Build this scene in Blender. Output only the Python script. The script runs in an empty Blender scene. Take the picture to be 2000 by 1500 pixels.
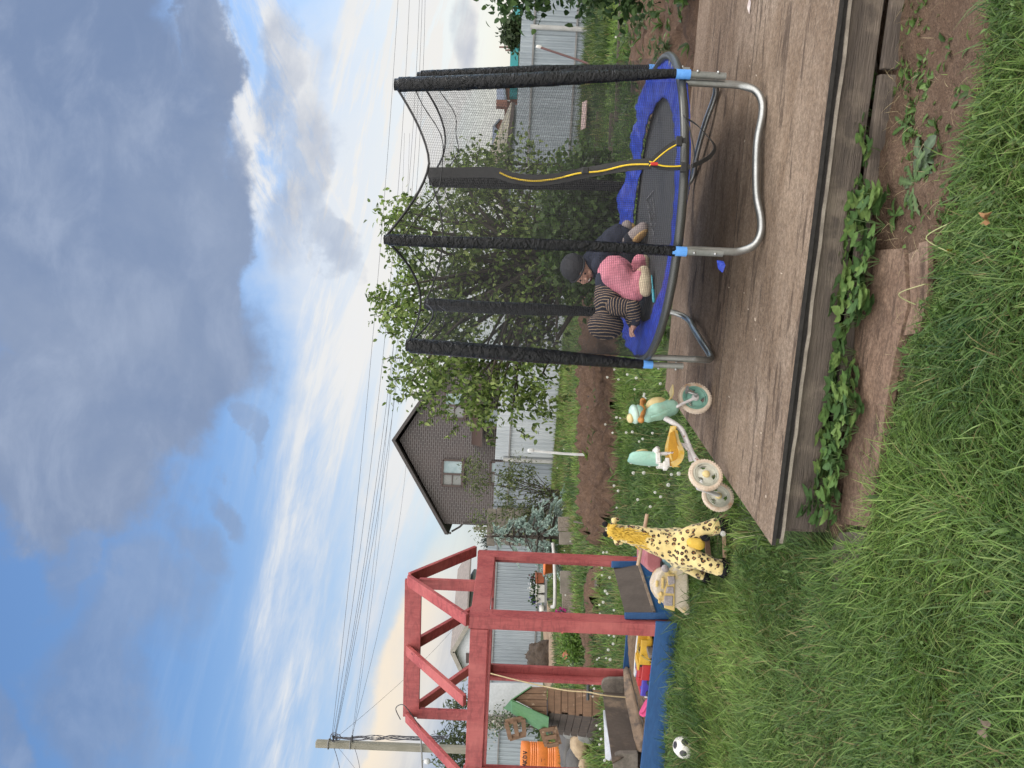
import bpy, math, random
import numpy as np
from mathutils import Vector, Matrix, Quaternion, noise as mnoise
random.seed(7); RNG = np.random.default_rng(11)
scene = bpy.context.scene
COL = scene.collection
PI = math.pi
# ---------------------------------------------------------------- camera (a phone held sideways: the picture lies on its side)
CAM_H, ROLL, PITCH, FPX = 1.5, 0.046, 0.008, 1500.0
Fv = Vector((0, math.cos(PITCH), -math.sin(PITCH))); Uv = Vector((0, math.sin(PITCH), math.cos(PITCH))); Xv = Vector((1, 0, 0))
Rv = Xv*math.cos(ROLL) + Uv*math.sin(ROLL); Dv = Xv*math.sin(ROLL) - Uv*math.cos(ROLL)
CAM = Vector((0, 0, CAM_H))
def ray(u, v): return Fv + Rv*((u-750)/FPX) + Dv*((v-1000)/FPX)
def P(u, v, Y):
    r = ray(u, v); return CAM + r*(Y/r.y)
def G(u, v, z=0.0):
    r = ray(u, v); return CAM + r*((z-CAM_H)/r.z)
def proj(p):
    d = Vector(p)-CAM; w = d.dot(Fv); return (750+FPX*d.dot(Rv)/w, 1000+FPX*d.dot(Dv)/w)
cam = bpy.data.cameras.new('camera'); co = bpy.data.objects.new('camera', cam); COL.objects.link(co)
cam.sensor_fit = 'HORIZONTAL'; cam.sensor_width = 36; cam.lens = 27.0; cam.clip_start = .05; cam.clip_end = 3000
m3 = Matrix((Dv, Rv, -Fv)).transposed()      # picture left = up in the world
co.matrix_world = Matrix.Translation(CAM) @ m3.to_4x4()
scene.camera = co
# ---------------------------------------------------------------- object helpers
def tag(o, label=None, cat=None, group=None, kind=None):
    if label: o['label'] = label
    if cat: o['category'] = cat
    if group: o['group'] = group
    if kind: o['kind'] = kind
    return o
def thing(name, loc, label, cat, group=None):
    o = bpy.data.objects.new(name, None); COL.objects.link(o); o.location = Vector(loc); o.empty_display_size = .1
    return tag(o, label, cat, group)
def adopt(o, parent):
    if parent is None: return
    o.parent = parent
    M = Matrix.Translation(parent.location) if parent.parent is None else Matrix.Identity(4)
    o.matrix_parent_inverse = M.inverted()
def link(name, me, mats, parent=None):
    if not isinstance(mats, (list, tuple)): mats = [mats]
    for m in mats: me.materials.append(m)
    o = bpy.data.objects.new(name, me); COL.objects.link(o); adopt(o, parent); return o
def copy_tree(root, loc, rotz=0.0, scale=1.0, label=None):
    r = root.copy(); COL.objects.link(r); r.location = Vector(loc); r.rotation_euler = (0, 0, rotz); r.scale = (scale,)*3
    if label: r['label'] = label
    for ch in list(root.children):
        c = ch.copy(); COL.objects.link(c); c.parent = r
    return r
def basis(d, up=(0, 0, 1)):
    d = Vector(d).normalized(); up = Vector(up)
    if abs(d.dot(up)) > .98: up = Vector((1, 0, 0)) if abs(d.x) < .9 else Vector((0, 1, 0))
    s = up.cross(d).normalized(); return s, d.cross(s).normalized(), d       # side, up, dir
def cr(pts, n=6, closed=False):
    pts = [Vector(p) for p in pts]; out = []; N = len(pts)
    rng = range(N) if closed else range(N-1)
    for i in rng:
        if closed: a, b, c, d = pts[i-1], pts[i], pts[(i+1) % N], pts[(i+2) % N]
        else: a, b, c, d = pts[max(i-1, 0)], pts[i], pts[i+1], pts[min(i+2, N-1)]
        for k in range(n):
            t = k/n
            out.append(.5*((2*b)+(c-a)*t+(2*a-5*b+4*c-d)*t*t+(3*b-a-3*c+d)*t**3))
    if not closed: out.append(pts[-1])
    return out
def lerp(a, b, t): return a+(b-a)*t
class MB:
    def __init__(s): s.v = []; s.f = []; s.m = []; s.sm = []
    def add(s, vs, fs, mi=0, smooth=False):
        b = len(s.v); s.v += [tuple(v) for v in vs]
        for f in fs: s.f.append(tuple(i+b for i in f)); s.m.append(mi); s.sm.append(smooth)
        return s
    def box(s, c, size, M=None, mi=0):
        c = Vector(c); h = [x/2 for x in size]; vs = []
        for z in (-1, 1):
            for y in (-1, 1):
                for x in (-1, 1):
                    p = Vector((x*h[0], y*h[1], z*h[2])); vs.append(c+(M @ p if M else p))
        return s.add(vs, [(0, 2, 3, 1), (4, 5, 7, 6), (0, 1, 5, 4), (2, 6, 7, 3), (0, 4, 6, 2), (1, 3, 7, 5)], mi)
    def beam(s, p, q, w, h, up=(0, 0, 1), mi=0):
        p = Vector(p); q = Vector(q); a, b, d = basis(q-p, up); vs = []
        for e in (p, q):
            for x, y in ((-1, -1), (1, -1), (1, 1), (-1, 1)): vs.append(e+a*(x*w/2)+b*(y*h/2))
        return s.add(vs, [(3, 2, 1, 0), (4, 5, 6, 7), (0, 1, 5, 4), (1, 2, 6, 5), (2, 3, 7, 6), (3, 0, 4, 7)], mi)
    def tube(s, pts, r, n=10, closed=False, mi=0, flat=1.0, smooth=True, jit=0.0, cap=True):
        pts = [Vector(p) for p in pts]; N = len(pts); rs = r if isinstance(r, (list, tuple)) else [r]*N
        tan = [(pts[(i+1) % N]-pts[i-1]) if closed else (pts[min(i+1, N-1)]-pts[max(i-1, 0)]) for i in range(N)]
        tan = [t.normalized() if t.length > 1e-9 else Vector((0, 0, 1)) for t in tan]
        a, b, _ = basis(tan[0]); vs = []
        for i in range(N):
            if i:
                q = tan[i-1].rotation_difference(tan[i]); a = q @ a
            a = (a-tan[i]*a.dot(tan[i])).normalized(); b = tan[i].cross(a)
            for k in range(n):
                t = 2*PI*k/n; rr = rs[i]*(1+(random.uniform(-jit, jit) if jit else 0))
                vs.append(pts[i]+a*(math.cos(t)*rr)+b*(math.sin(t)*rr*flat))
        fs = []
        for i in range(N if closed else N-1):
            j = (i+1) % N
            for k in range(n): fs.append((i*n+k, i*n+(k+1) % n, j*n+(k+1) % n, j*n+k))
        s.add(vs, fs, mi, smooth)
        if not closed and cap: s.add(vs[:n], [tuple(range(n))[::-1]], mi); s.add(vs[-n:], [tuple(range(n))], mi)
        return s
    def ell(s, c, r, M=None, seg=16, ring=10, mi=0, fn=None):
        c = Vector(c); r = (r,)*3 if not isinstance(r, (tuple, list)) else r; vs = []
        for i in range(ring+1):
            th = PI*i/ring
            for k in range(seg):
                ph = 2*PI*k/seg; p = Vector((math.sin(th)*math.cos(ph), math.sin(th)*math.sin(ph), math.cos(th)))
                if fn: p = p*fn(p)
                p = Vector((p.x*r[0], p.y*r[1], p.z*r[2])); vs.append(c+(M @ p if M else p))
        fs = []
        for i in range(ring):
            for k in range(seg):
                fs.append((i*seg+k, (i+1)*seg+k, (i+1)*seg+(k+1) % seg, i*seg+(k+1) % seg))
        return s.add(vs, fs, mi, True)
    def cap(s, p, q, r1, r2, n=14, mi=0):
        p = Vector(p); q = Vector(q); d = (q-p); L = max(d.length, 1e-5); d = d/L; pts = []; rs = []
        for k in range(6): t = PI/2*k/5; pts.append(p-d*(r1*math.cos(t))); rs.append(max(r1*math.sin(t), r1*.02))
        for k in range(5, -1, -1): t = PI/2*k/5; pts.append(q+d*(r2*math.cos(t))); rs.append(max(r2*math.sin(t), r2*.02))
        return s.tube(pts, rs, n, mi=mi)
    def chain(s, pts, rs, n=14, mi=0):
        for i in range(len(pts)-1): s.cap(pts[i], pts[i+1], rs[i], rs[i+1], n, mi)
        return s
    def lathe(s, prof, c, axis=(0, 0, 1), n=24, mi=0, smooth=True):
        a, b, d = basis(axis); c = Vector(c); vs = []
        for r, z in prof:
            for k in range(n):
                t = 2*PI*k/n; vs.append(c+a*(r*math.cos(t))+b*(r*math.sin(t))+d*z)
        fs = [(i*n+k, i*n+(k+1) % n, (i+1)*n+(k+1) % n, (i+1)*n+k) for i in range(len(prof)-1) for k in range(n)]
        return s.add(vs, fs, mi, smooth)
    def slab(s, poly, t, mi=0):       # polygon of 3d points, extruded along vector t
        t = Vector(t); n = len(poly); vs = [Vector(p) for p in poly]+[Vector(p)+t for p in poly]
        return s.add(vs, [tuple(range(n))[::-1], tuple(range(n, 2*n))]+[(i, (i+1) % n, n+(i+1) % n, n+i) for i in range(n)], mi)
    def ribbon(s, pts, w, side=None, mi=0, th=.0015):
        pts = [Vector(p) for p in pts]; vs = []; N = len(pts)
        for i, p in enumerate(pts):
            t = pts[min(i+1, N-1)]-pts[max(i-1, 0)]
            sd = Vector(side) if side is not None else t.cross(Vector((0, 0, 1)))
            sd = (sd-t.normalized()*sd.dot(t.normalized())).normalized(); nn = sd.cross(t).normalized()
            for x, y in ((-1, -1), (1, -1), (1, 1), (-1, 1)): vs.append(p+sd*(x*w/2)+nn*(y*th/2))
        fs = [(i*4+k, i*4+(k+1) % 4, (i+1)*4+(k+1) % 4, (i+1)*4+k) for i in range(N-1) for k in range(4)]+[(3, 2, 1, 0), tuple(range(4*N-4, 4*N))]
        return s.add(vs, fs, mi)
    def mesh(s, name):
        me = bpy.data.meshes.new(name); me.from_pydata(s.v, [], s.f)
        me.polygons.foreach_set('material_index', s.m); me.polygons.foreach_set('use_smooth', s.sm); me.update(); return me
    def build(s, name, mats, parent=None, bevel=0, recalc=True):
        me = s.mesh(name)
        if recalc:
            import bmesh
            bm = bmesh.new(); bm.from_mesh(me); bmesh.ops.recalc_face_normals(bm, faces=bm.faces); bm.to_mesh(me); bm.free()
        o = link(name, me, mats, parent)
        if bevel:
            b = o.modifiers.new('bevel', 'BEVEL'); b.width = bevel; b.segments = 2; b.limit_method = 'ANGLE'
        return o
def blob(mb, name, mats, parent=None, voxel=.012, smooth=4):
    """one continuous surface out of overlapping solids"""
    me = mb.mesh(name); o = link(name, me, mats, parent)
    r = o.modifiers.new('remesh', 'REMESH'); r.mode = 'VOXEL'; r.voxel_size = voxel; r.use_smooth_shade = True
    sm = o.modifiers.new('smooth', 'SMOOTH'); sm.iterations = smooth; sm.factor = .5
    return o
def npmesh(name, V, F, col=None, smooth=False, mi=None):
    me = bpy.data.meshes.new(name); V = np.asarray(V, np.float32).reshape(-1, 3); F = np.asarray(F, np.int32); n = F.shape[1]
    me.vertices.add(len(V)); me.vertices.foreach_set('co', V.ravel())
    me.loops.add(F.size); me.loops.foreach_set('vertex_index', F.ravel())
    me.polygons.add(len(F)); me.polygons.foreach_set('loop_start', np.arange(0, F.size, n, dtype=np.int32))
    try: me.polygons.foreach_set('loop_total', np.full(len(F), n, np.int32))
    except Exception: pass
    if smooth: me.polygons.foreach_set('use_smooth', np.ones(len(F), bool))
    if mi is not None: me.polygons.foreach_set('material_index', np.asarray(mi, np.int32))
    me.update(calc_edges=True)
    if col is not None:
        a = me.color_attributes.new('tint', 'FLOAT_COLOR', 'POINT'); c = np.ones((len(V), 4), np.float32); c[:, :3] = col; a.data.foreach_set('color', c.ravel())
    me.validate(); return me
# ---------------------------------------------------------------- node helper: arithmetic on sockets
class S:
    def __init__(s, nt, sock): s.nt = nt; s.k = sock
    def _op(s, op, *o):
        n = s.nt.nodes.new('ShaderNodeMath'); n.operation = op
        for i, x in enumerate((s,)+o):
            if isinstance(x, S): s.nt.links.new(x.k, n.inputs[i])
            else: n.inputs[i].default_value = float(x)
        return S(s.nt, n.outputs[0])
    def __add__(s, o): return s._op('ADD', o)
    __radd__ = __add__
    def __mul__(s, o): return s._op('MULTIPLY', o)
    __rmul__ = __mul__
    def __sub__(s, o): return s._op('SUBTRACT', o)
    def __rsub__(s, o): return (s*-1)+o
    def __truediv__(s, o): return s._op('DIVIDE', o)
    def exp(s): return s._op('EXPONENT')
    def max(s, o): return s._op('MAXIMUM', o)
    def min(s, o): return s._op('MINIMUM', o)
    def clamp(s): return s.max(0.0).min(1.0)
    def step(s, a, b):           # smoothstep
        n = s.nt.nodes.new('ShaderNodeMapRange'); n.interpolation_type = 'SMOOTHSTEP'; s.nt.links.new(s.k, n.inputs[0])
        n.inputs[1].default_value = a; n.inputs[2].default_value = b; return S(s.nt, n.outputs[0])
def mixc(nt, f, a, b):
    n = nt.nodes.new('ShaderNodeMix'); n.data_type = 'RGBA'
    for i, x in ((0, f), (6, a), (7, b)):
        if isinstance(x, S): nt.links.new(x.k, n.inputs[i])
        elif isinstance(x, (int, float)): n.inputs[i].default_value = x
        else: n.inputs[i].default_value = (*x, 1) if len(x) == 3 else x
    return S(nt, n.outputs[2])
def nz(nt, vec, scale, detail=5, rough=.55, dist=0.0, w=None, dim='3D'):
    n = nt.nodes.new('ShaderNodeTexNoise'); n.noise_dimensions = dim
    if vec is not None: nt.links.new(vec.k, n.inputs['Vector'])
    n.inputs['Scale'].default_value = scale; n.inputs['Detail'].default_value = detail; n.inputs['Roughness'].default_value = rough; n.inputs['Distortion'].default_value = dist
    return S(nt, n.outputs[0])
def mapping(nt, vec, scale=(1, 1, 1), rot=(0, 0, 0), loc=(0, 0, 0)):
    n = nt.nodes.new('ShaderNodeMapping'); nt.links.new(vec.k, n.inputs[0]); n.inputs['Scale'].default_value = scale; n.inputs['Rotation'].default_value = rot; n.inputs['Location'].default_value = loc
    return S(nt, n.outputs[0])
def newmat(name):
    m = bpy.data.materials.new(name); m.use_nodes = True; nt = m.node_tree; b = nt.nodes['Principled BSDF']
    tc = nt.nodes.new('ShaderNodeTexCoord'); return m, nt, b, S(nt, tc.outputs['Object'])
def bumpn(nt, b, h, strength=.3, dist=.01):
    n = nt.nodes.new('ShaderNodeBump'); n.inputs['Strength'].default_value = strength; n.inputs['Distance'].default_value = dist
    nt.links.new(h.k, n.inputs['Height']); nt.links.new(n.outputs[0], b.inputs['Normal'])
def mat(name, c, c2=None, rough=.6, scale=6, stretch=(1, 1, 1), rot=(0, 0, 0), bump=0, bscale=60, metal=0, dirt=None, dscale=3, dlo=.5, dhi=.7, lo=.35, hi=.65, coat=0, spec=.5, rvar=.1, dist=.006):
    m, nt, b, tc = newmat(name); v = mapping(nt, tc, stretch, rot)
    c2 = c2 or tuple(x*.75 for x in c)
    col = mixc(nt, nz(nt, v, scale, 8, .6).step(lo, hi), c, c2)
    fine = nz(nt, v, scale*9, 4, .6)
    col = mixc(nt, fine.step(.3, .75)*.35, col, tuple(x*.6 for x in c2))
    if dirt: col = mixc(nt, nz(nt, tc, dscale, 7, .65).step(dlo, dhi), col, dirt)
    nt.links.new(col.k, b.inputs['Base Color'])
    nt.links.new((fine*rvar*2+(rough-rvar)).k, b.inputs['Roughness']); b.inputs['Metallic'].default_value = metal
    b.inputs['Coat Weight'].default_value = coat; b.inputs['Specular IOR Level'].default_value = spec
    if bump: bumpn(nt, b, nz(nt, v, bscale, 5, .6), bump, dist)
    return m
def leafmat(name, trans=.35, rough=.5, gain=1.0):
    m, nt, b, tc = newmat(name)
    a = nt.nodes.new('ShaderNodeAttribute'); a.attribute_name = 'tint'; c = S(nt, a.outputs['Color'])
    v = nz(nt, tc, 40, 3, .5)
    c2 = mixc(nt, v.step(.3, .7)*.25, c, (.02, .03, .008))
    nt.links.new(c2.k, b.inputs['Base Color']); b.inputs['Roughness'].default_value = rough; b.inputs['Specular IOR Level'].default_value = .35
    t = nt.nodes.new('ShaderNodeBsdfTranslucent'); nt.links.new(c2.k, t.inputs['Color'])
    mx = nt.nodes.new('ShaderNodeMixShader'); mx.inputs[0].default_value = trans
    nt.links.new(b.outputs[0], mx.inputs[1]); nt.links.new(t.outputs[0], mx.inputs[2]); nt.links.new(mx.outputs[0], nt.nodes['Material Output'].inputs['Surface'])
    return m
# ---------------------------------------------------------------- vegetation helpers
def unit(a): return a/np.maximum(np.linalg.norm(a, axis=-1, keepdims=True), 1e-9)
def tints(n, cols, jit=.18):
    cols = np.array(cols); i = RNG.integers(0, len(cols), n); c = cols[i]*(1+RNG.normal(0, jit, (n, 1))); return np.clip(c, .004, 1)
def leaves(pos, axis, nrm, L, W, cols, fold=.25, curl=.2):
    """pointed leaves of 8 verts: returns V,F,C arrays"""
    n = len(pos); axis = unit(axis); side = unit(np.cross(axis, nrm)); nrm = np.cross(side, axis)
    L = np.broadcast_to(L, (n,))[:, None]; W = np.broadcast_to(W, (n,))[:, None]
    def pt(t, w, h): return pos+axis*(L*t)+side*(W*w)+nrm*(L*h)
    V = np.stack([pt(0, 0, 0), pt(.3, .42, fold*.35), pt(.3, 0, 0), pt(.3, -.42, fold*.35), pt(.68, .36, fold*.3-curl*.3), pt(.68, 0, -curl*.35), pt(.68, -.36, fold*.3-curl*.3), pt(1, 0, -curl)], 1)
    F = np.array([[0, 1, 2, 2], [0, 2, 3, 3], [1, 4, 5, 2], [2, 5, 6, 3], [4, 7, 5, 5], [5, 7, 6, 6]])
    F4 = np.array([[0, 1, 4, 2], [0, 2, 6, 3], [2, 4, 7, 5], [2, 5, 7, 6]])
    F4 = np.array([[1, 4, 5, 2], [2, 5, 6, 3]])
    T = np.array([[0, 1, 2], [0, 2, 3], [4, 7, 5], [5, 7, 6], [1, 4, 5], [1, 5, 2], [2, 5, 6], [2, 6, 3]])
    FF = (T[None]+(np.arange(n)*8)[:, None, None]).reshape(-1, 3)
    return V.reshape(-1, 3), FF, np.repeat(cols, 8, 0)
def blades(pos, L, W, lean, ang, cols, droop=.5):
    """bent grass blades; lean = horizontal reach as share of length"""
    n = len(pos); d = np.stack([np.cos(ang), np.sin(ang), np.zeros(n)], 1); s = np.stack([-np.sin(ang), np.cos(ang), np.zeros(n)], 1)
    tw = RNG.uniform(-.9, .9, n)[:, None]; s = s*np.cos(tw)+d*np.sin(tw)
    L = L[:, None]; W = W[:, None]; lean = lean[:, None]; z = np.array([[0, 0, 1.0]]); rows = []
    for t, w in ((0, .8), (.33, 1), (.68, .8), (1, .08)):
        h = t*(1-.35*lean) - droop*lean*t*t*.75; x = lean*(t**1.6)
        c = pos+d*(L*x)+z*(L*h); rows += [c-s*(W*w/2), c+s*(W*w/2)]
    V = np.stack(rows, 1); q = np.array([[0, 1, 3, 2], [2, 3, 5, 4], [4, 5, 7, 6]])
    F = (q[None]+(np.arange(n)*8)[:, None, None]).reshape(-1, 4)
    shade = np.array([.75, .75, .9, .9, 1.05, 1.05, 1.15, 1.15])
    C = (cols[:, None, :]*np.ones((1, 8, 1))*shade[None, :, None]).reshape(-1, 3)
    return V.reshape(-1, 3), F, C
def inpoly(x, y, poly):
    r = np.zeros(len(x), bool); n = len(poly)
    for i in range(n):
        x0, y0 = poly[i][0], poly[i][1]; x1, y1 = poly[i-1][0], poly[i-1][1]
        c = ((y0 > y) != (y1 > y)) & (x < (x1-x0)*(y-y0)/((y1-y0) if abs(y1-y0) > 1e-9 else 1e-9)+x0); r ^= c
    return r
def fnoise(x, y, s, seed=0):
    """cheap smooth value noise, vectorised"""
    x = x*s+seed*17.3; y = y*s-seed*9.1; xi = np.floor(x).astype(int); yi = np.floor(y).astype(int); fx = x-xi; fy = y-yi
    def h(a, b): return np.modf(np.abs(np.sin(a*127.1+b*311.7+seed)*43758.5453))[0]
    fx = fx*fx*(3-2*fx); fy = fy*fy*(3-2*fy)
    return (h(xi, yi)*(1-fx)+h(xi+1, yi)*fx)*(1-fy)+(h(xi, yi+1)*(1-fx)+h(xi+1, yi+1)*fx)*fy
def crown(ells, n, clumps, L, W, cols, spread=.16, up=.35, hang=0.3):
    """leaf cloud over ellipsoids [(centre, radii, weight)]; leaves sit in twig clumps that leave gaps"""
    ws = np.array([e[2] for e in ells], float); ws /= ws.sum(); ci = RNG.choice(len(ells), clumps, p=ws)
    C = np.array([e[0] for e in ells])[ci]; Rr = np.array([e[1] for e in ells])[ci]
    d = unit(RNG.normal(size=(clumps, 3))); rad = RNG.uniform(.35, 1.03, (clumps, 1))**.6; cc = C+d*Rr*rad
    k = RNG.integers(0, clumps, n); pos = cc[k]+RNG.normal(size=(n, 3))*spread*np.array([1, 1, .8])
    ax = unit(d[k]*.6+RNG.normal(size=(n, 3))*.8+np.array([0, 0, -hang])); nr = unit(RNG.normal(size=(n, 3))*.6+np.array([0, 0, up+.5]))
    cl = RNG.uniform(.75, 1.25, clumps)[k][:, None]; c = tints(n, cols)*cl
    return leaves(pos, ax, nr, L*RNG.uniform(.6, 1.2, n), W*RNG.uniform(.7, 1.2, n), c), cc
# ---------------------------------------------------------------- sky and light
SUN_DIR = Vector((.62, .18, .76)).normalized()     # towards the sun
w = bpy.data.worlds.new('World'); scene.world = w; w.use_nodes = True; nt = w.node_tree
for n in list(nt.nodes): nt.nodes.remove(n)
out = nt.nodes.new('ShaderNodeOutputWorld'); tcw = nt.nodes.new('ShaderNodeTexCoord')
dirv = S(nt, tcw.outputs['Generated'])
sp = nt.nodes.new('ShaderNodeSeparateXYZ'); nt.links.new(dirv.k, sp.inputs[0]); dx, dy, dz = (S(nt, sp.outputs[i]) for i in range(3))
sky = nt.nodes.new('ShaderNodeTexSky'); sky.sky_type = 'NISHITA'; sky.sun_disc = False
sky.sun_elevation = math.asin(SUN_DIR.z); sky.sun_rotation = math.atan2(SUN_DIR.x, SUN_DIR.y); sky.air_density = 1.0; sky.dust_density = .6; sky.ozone_density = 3.0
bg1 = nt.nodes.new('ShaderNodeBackground'); bg1.inputs[1].default_value = .15; hsv = nt.nodes.new('ShaderNodeHueSaturation'); hsv.inputs['Saturation'].default_value = 1.10; hsv.inputs['Value'].default_value = 1.18; nt.links.new(sky.outputs[0], hsv.inputs['Color']); nt.links.new(hsv.outputs[0], bg1.inputs[0])
fy = dy.max(.06)
A = dx/fy; B = dz/fy                  # plane of the sky ahead: A to the right, B up
comb = nt.nodes.new('ShaderNodeCombineXYZ'); nt.links.new(A.k, comb.inputs[0]); nt.links.new(B.k, comb.inputs[1]); pv = S(nt, comb.outputs[0])
warp = nz(nt, pv, 3.2, 7, .58); warp2 = nz(nt, mapping(nt, pv, (1, 1, 1), loc=(4.2, 1.7, 0)), 3.2, 7, .58)
Aw = A+(warp-.5)*.36; Bw = B+(warp2-.5)*.30
Aw2 = A+(warp-.5)*.14; Bw2 = B+(warp2-.5)*.12
def toAB(u, v):
    r = ray(u, v); return r.x/r.y, r.z/r.y
def puff(u, v, ru, rv, rot=0.0, soft=.5, fine=False):
    """soft elliptical cloud body, centred in a sky direction"""
    a0, b0 = toAB(u, v); aa, bb = (Aw2, Bw2) if fine else (Aw, Bw)
    x = aa-a0; y = bb-b0; c, s_ = math.cos(rot), math.sin(rot)
    p = (x*c+y*s_)/(ru/1500); q = (y*c-x*s_)/(rv/1500)
    return (p*p+q*q).step(1+soft, max(1-soft, 0.0))
def allmax(l):
    r = l[0]
    for x in l[1:]: r = r.max(x)
    return r
n_big = nz(nt, pv, 2.6, 8, .6, .3); n_fin = nz(nt, mapping(nt, pv, (1, 1.4, 1), rot=(0, 0, -.3), loc=(2, 5, 0)), 17, 8, .62, .3); n_mid = nz(nt, mapping(nt, pv, (1, 1.6, 1), rot=(0, 0, .25)), 7, 8, .62, .4); rsc = lambda ang, sc, loc=(0, 0, 0): mapping(nt, mapping(nt, pv, rot=(0, 0, ang)), sc, loc=loc)
n_str = nz(nt, rsc(.21, (1.0, 6.0, 1)), 2.3, 10, .66, .5); n_str2 = nz(nt, rsc(-.45, (1.6, 6.5, 1), (3, 0, 0)), 2.8, 10, .68, .6); n_st3 = nz(nt, rsc(.16, (1.3, 11.0, 1), (7, 2, 0)), 3.0, 9, .64, .4)
# blue is paler and greener near the horizon because thin high cloud veils it
veil = (B.step(.42, .06)*.62+n_st3.step(.40, .75)*.34*B.step(.58, .2)).clamp()
# bright streaks of cirrus
ci = allmax([puff(60, 545, 330, 60, -.20, 1.0, True)*.85, puff(520, 600, 520, 70, -.16, 1.0, True)*.75, puff(980, 690, 460, 85, -.10, 1.0, True), puff(300, 720, 520, 60, -.18, 1.0, True)*.7, puff(1290, 800, 440, 140, 0, 1.0, True)])
ci2 = allmax([puff(1310, 520, 280, 120, .35, 1.0, True), puff(1180, 600, 220, 80, .3, 1.0, True)*.8])
ci = (ci*(n_str.step(.36, .66)*.75+n_st3.step(.4, .7)*.3+.08)).clamp().max((ci2*(n_str2.step(.34, .62)*1.0+.12)).clamp())*.95
glow = allmax([puff(1050, 770, 560, 200, 0, 1.0), puff(1400, 880, 460, 220, 0, 1.0)])
# grey-blue stratocumulus overhead
dk = allmax([puff(1230, 110, 540, 260, .05, .7), puff(1010, 250, 340, 240, -.1, .7), puff(860, 300, 250, 220, .25, .7), puff(640, 120, 210, 230, .3, .8), puff(1350, 410, 220, 60, .1, .9), puff(990, 470, 190, 60, -.1, .9)])
dk2 = allmax([puff(310, 275, 130, 105, .5, 1.0), puff(215, 225, 170, 80, -.15, 1.0), puff(100, 190, 110, 80, .2, 1.0), puff(420, 360, 85, 50, .5, 1.0), puff(380, 110, 100, 44, .2, 1.0), puff(50, 40, 110, 36, 0, 1.0), puff(500, 425, 60, 26, .6, 1.0), puff(635, 505, 55, 16, .2, 1.0)])
dk3 = allmax([puff(1180, 640, 170, 55, -.1, .7), puff(1330, 590, 120, 50, 0, .7), puff(1040, 665, 80, 28, .1, .8), puff(1450, 905, 80, 26, .1, .7, True)])
dk = (dk*(n_big.step(.15, .45)*.45+.70)+(n_mid-.5)*.55*dk+(n_fin-.5)*.30*dk).clamp().step(.10, .80)
dk2 = (dk2*(n_mid*1.3+n_str*.7+n_fin*.5-.58)).clamp().min(.60)
dk3 = (dk3*(n_mid*1.6+n_str*.9+n_fin*.6-.95)).clamp().min(.8)
# low cumulus bank on the left, lit cream along its upper edge
a0, b0 = toAB(0, 700); a1, b1 = toAB(560, 905)
edge = (Bw2-b0)-(Aw2-a0)*((b1-b0)/(a1-a0))
bank = edge.step(.030, -.004)*(Aw2-a1).step(.06, -.16)
rim = (bank*edge.step(-.11, .0)).clamp()*(n_mid.step(.25, .55)*.3+.7)
bank_s = n_str.step(.35, .62)
# colours (radiance of cloud, lit from behind the bank)
cl = mixc(nt, glow, (.54, .64, .78), (.90, .88, .83))
cl = mixc(nt, ci, cl, (.86, .87, .89))
bk = mixc(nt, n_big.step(.3, .72), (.200, .275, .440), (.315, .385, .530))
bk = mixc(nt, n_mid.step(.42, .75)*.6, bk, (.40, .475, .63))
bankc = mixc(nt, bank_s, (.40, .47, .60), (.66, .69, .74)); bankc = mixc(nt, rim, bankc, (1.0, .85, .66))
cf = (veil+ci).clamp()
col = cl
colb = mixc(nt, bank*.95, col, bankc)
cf = cf.max(bank*.95).max(glow*.8)
dall = dk.max(dk2).max(dk3*.75)
dd = dall*.97; at_ = 1.0-(1.0-cf.clamp())*(1.0-dd); colb = mixc(nt, (dd/at_.max(.001)).clamp(), colb, bk); cf = at_
# behind the photographer and overhead: unseen extra brightness, added to light the ground
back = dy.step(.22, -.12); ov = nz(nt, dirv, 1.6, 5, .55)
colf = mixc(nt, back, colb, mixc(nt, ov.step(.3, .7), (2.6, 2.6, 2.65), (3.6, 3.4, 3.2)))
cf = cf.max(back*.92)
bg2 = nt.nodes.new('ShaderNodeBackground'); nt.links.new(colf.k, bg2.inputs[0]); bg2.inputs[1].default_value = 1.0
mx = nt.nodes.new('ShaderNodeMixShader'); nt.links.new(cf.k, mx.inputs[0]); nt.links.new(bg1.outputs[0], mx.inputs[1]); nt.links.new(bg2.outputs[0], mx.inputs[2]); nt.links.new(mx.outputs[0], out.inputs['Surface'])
w.cycles.sampling_method = 'MANUAL'; w.cycles.sample_map_resolution = 512
sl = bpy.data.lights.new('sun', 'SUN'); sl.energy = 2.0; sl.angle = math.radians(14); sl.color = (1, .95, .87)
so = bpy.data.objects.new('sun', sl); COL.objects.link(so); so.rotation_euler = SUN_DIR.to_track_quat('Z', 'Y').to_euler()
scene.view_settings.view_transform = 'Standard'; scene.view_settings.look = 'None'; scene.view_settings.exposure = 0.0; scene.view_settings.gamma = 1
scene.cycles.max_bounces = 6; scene.cycles.transparent_max_bounces = 8; scene.cycles.use_denoising = True; scene.cycles.use_adaptive_sampling = True; scene.cycles.adaptive_threshold = .025
scene.cycles.caustics_reflective = False; scene.cycles.caustics_refractive = False
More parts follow.
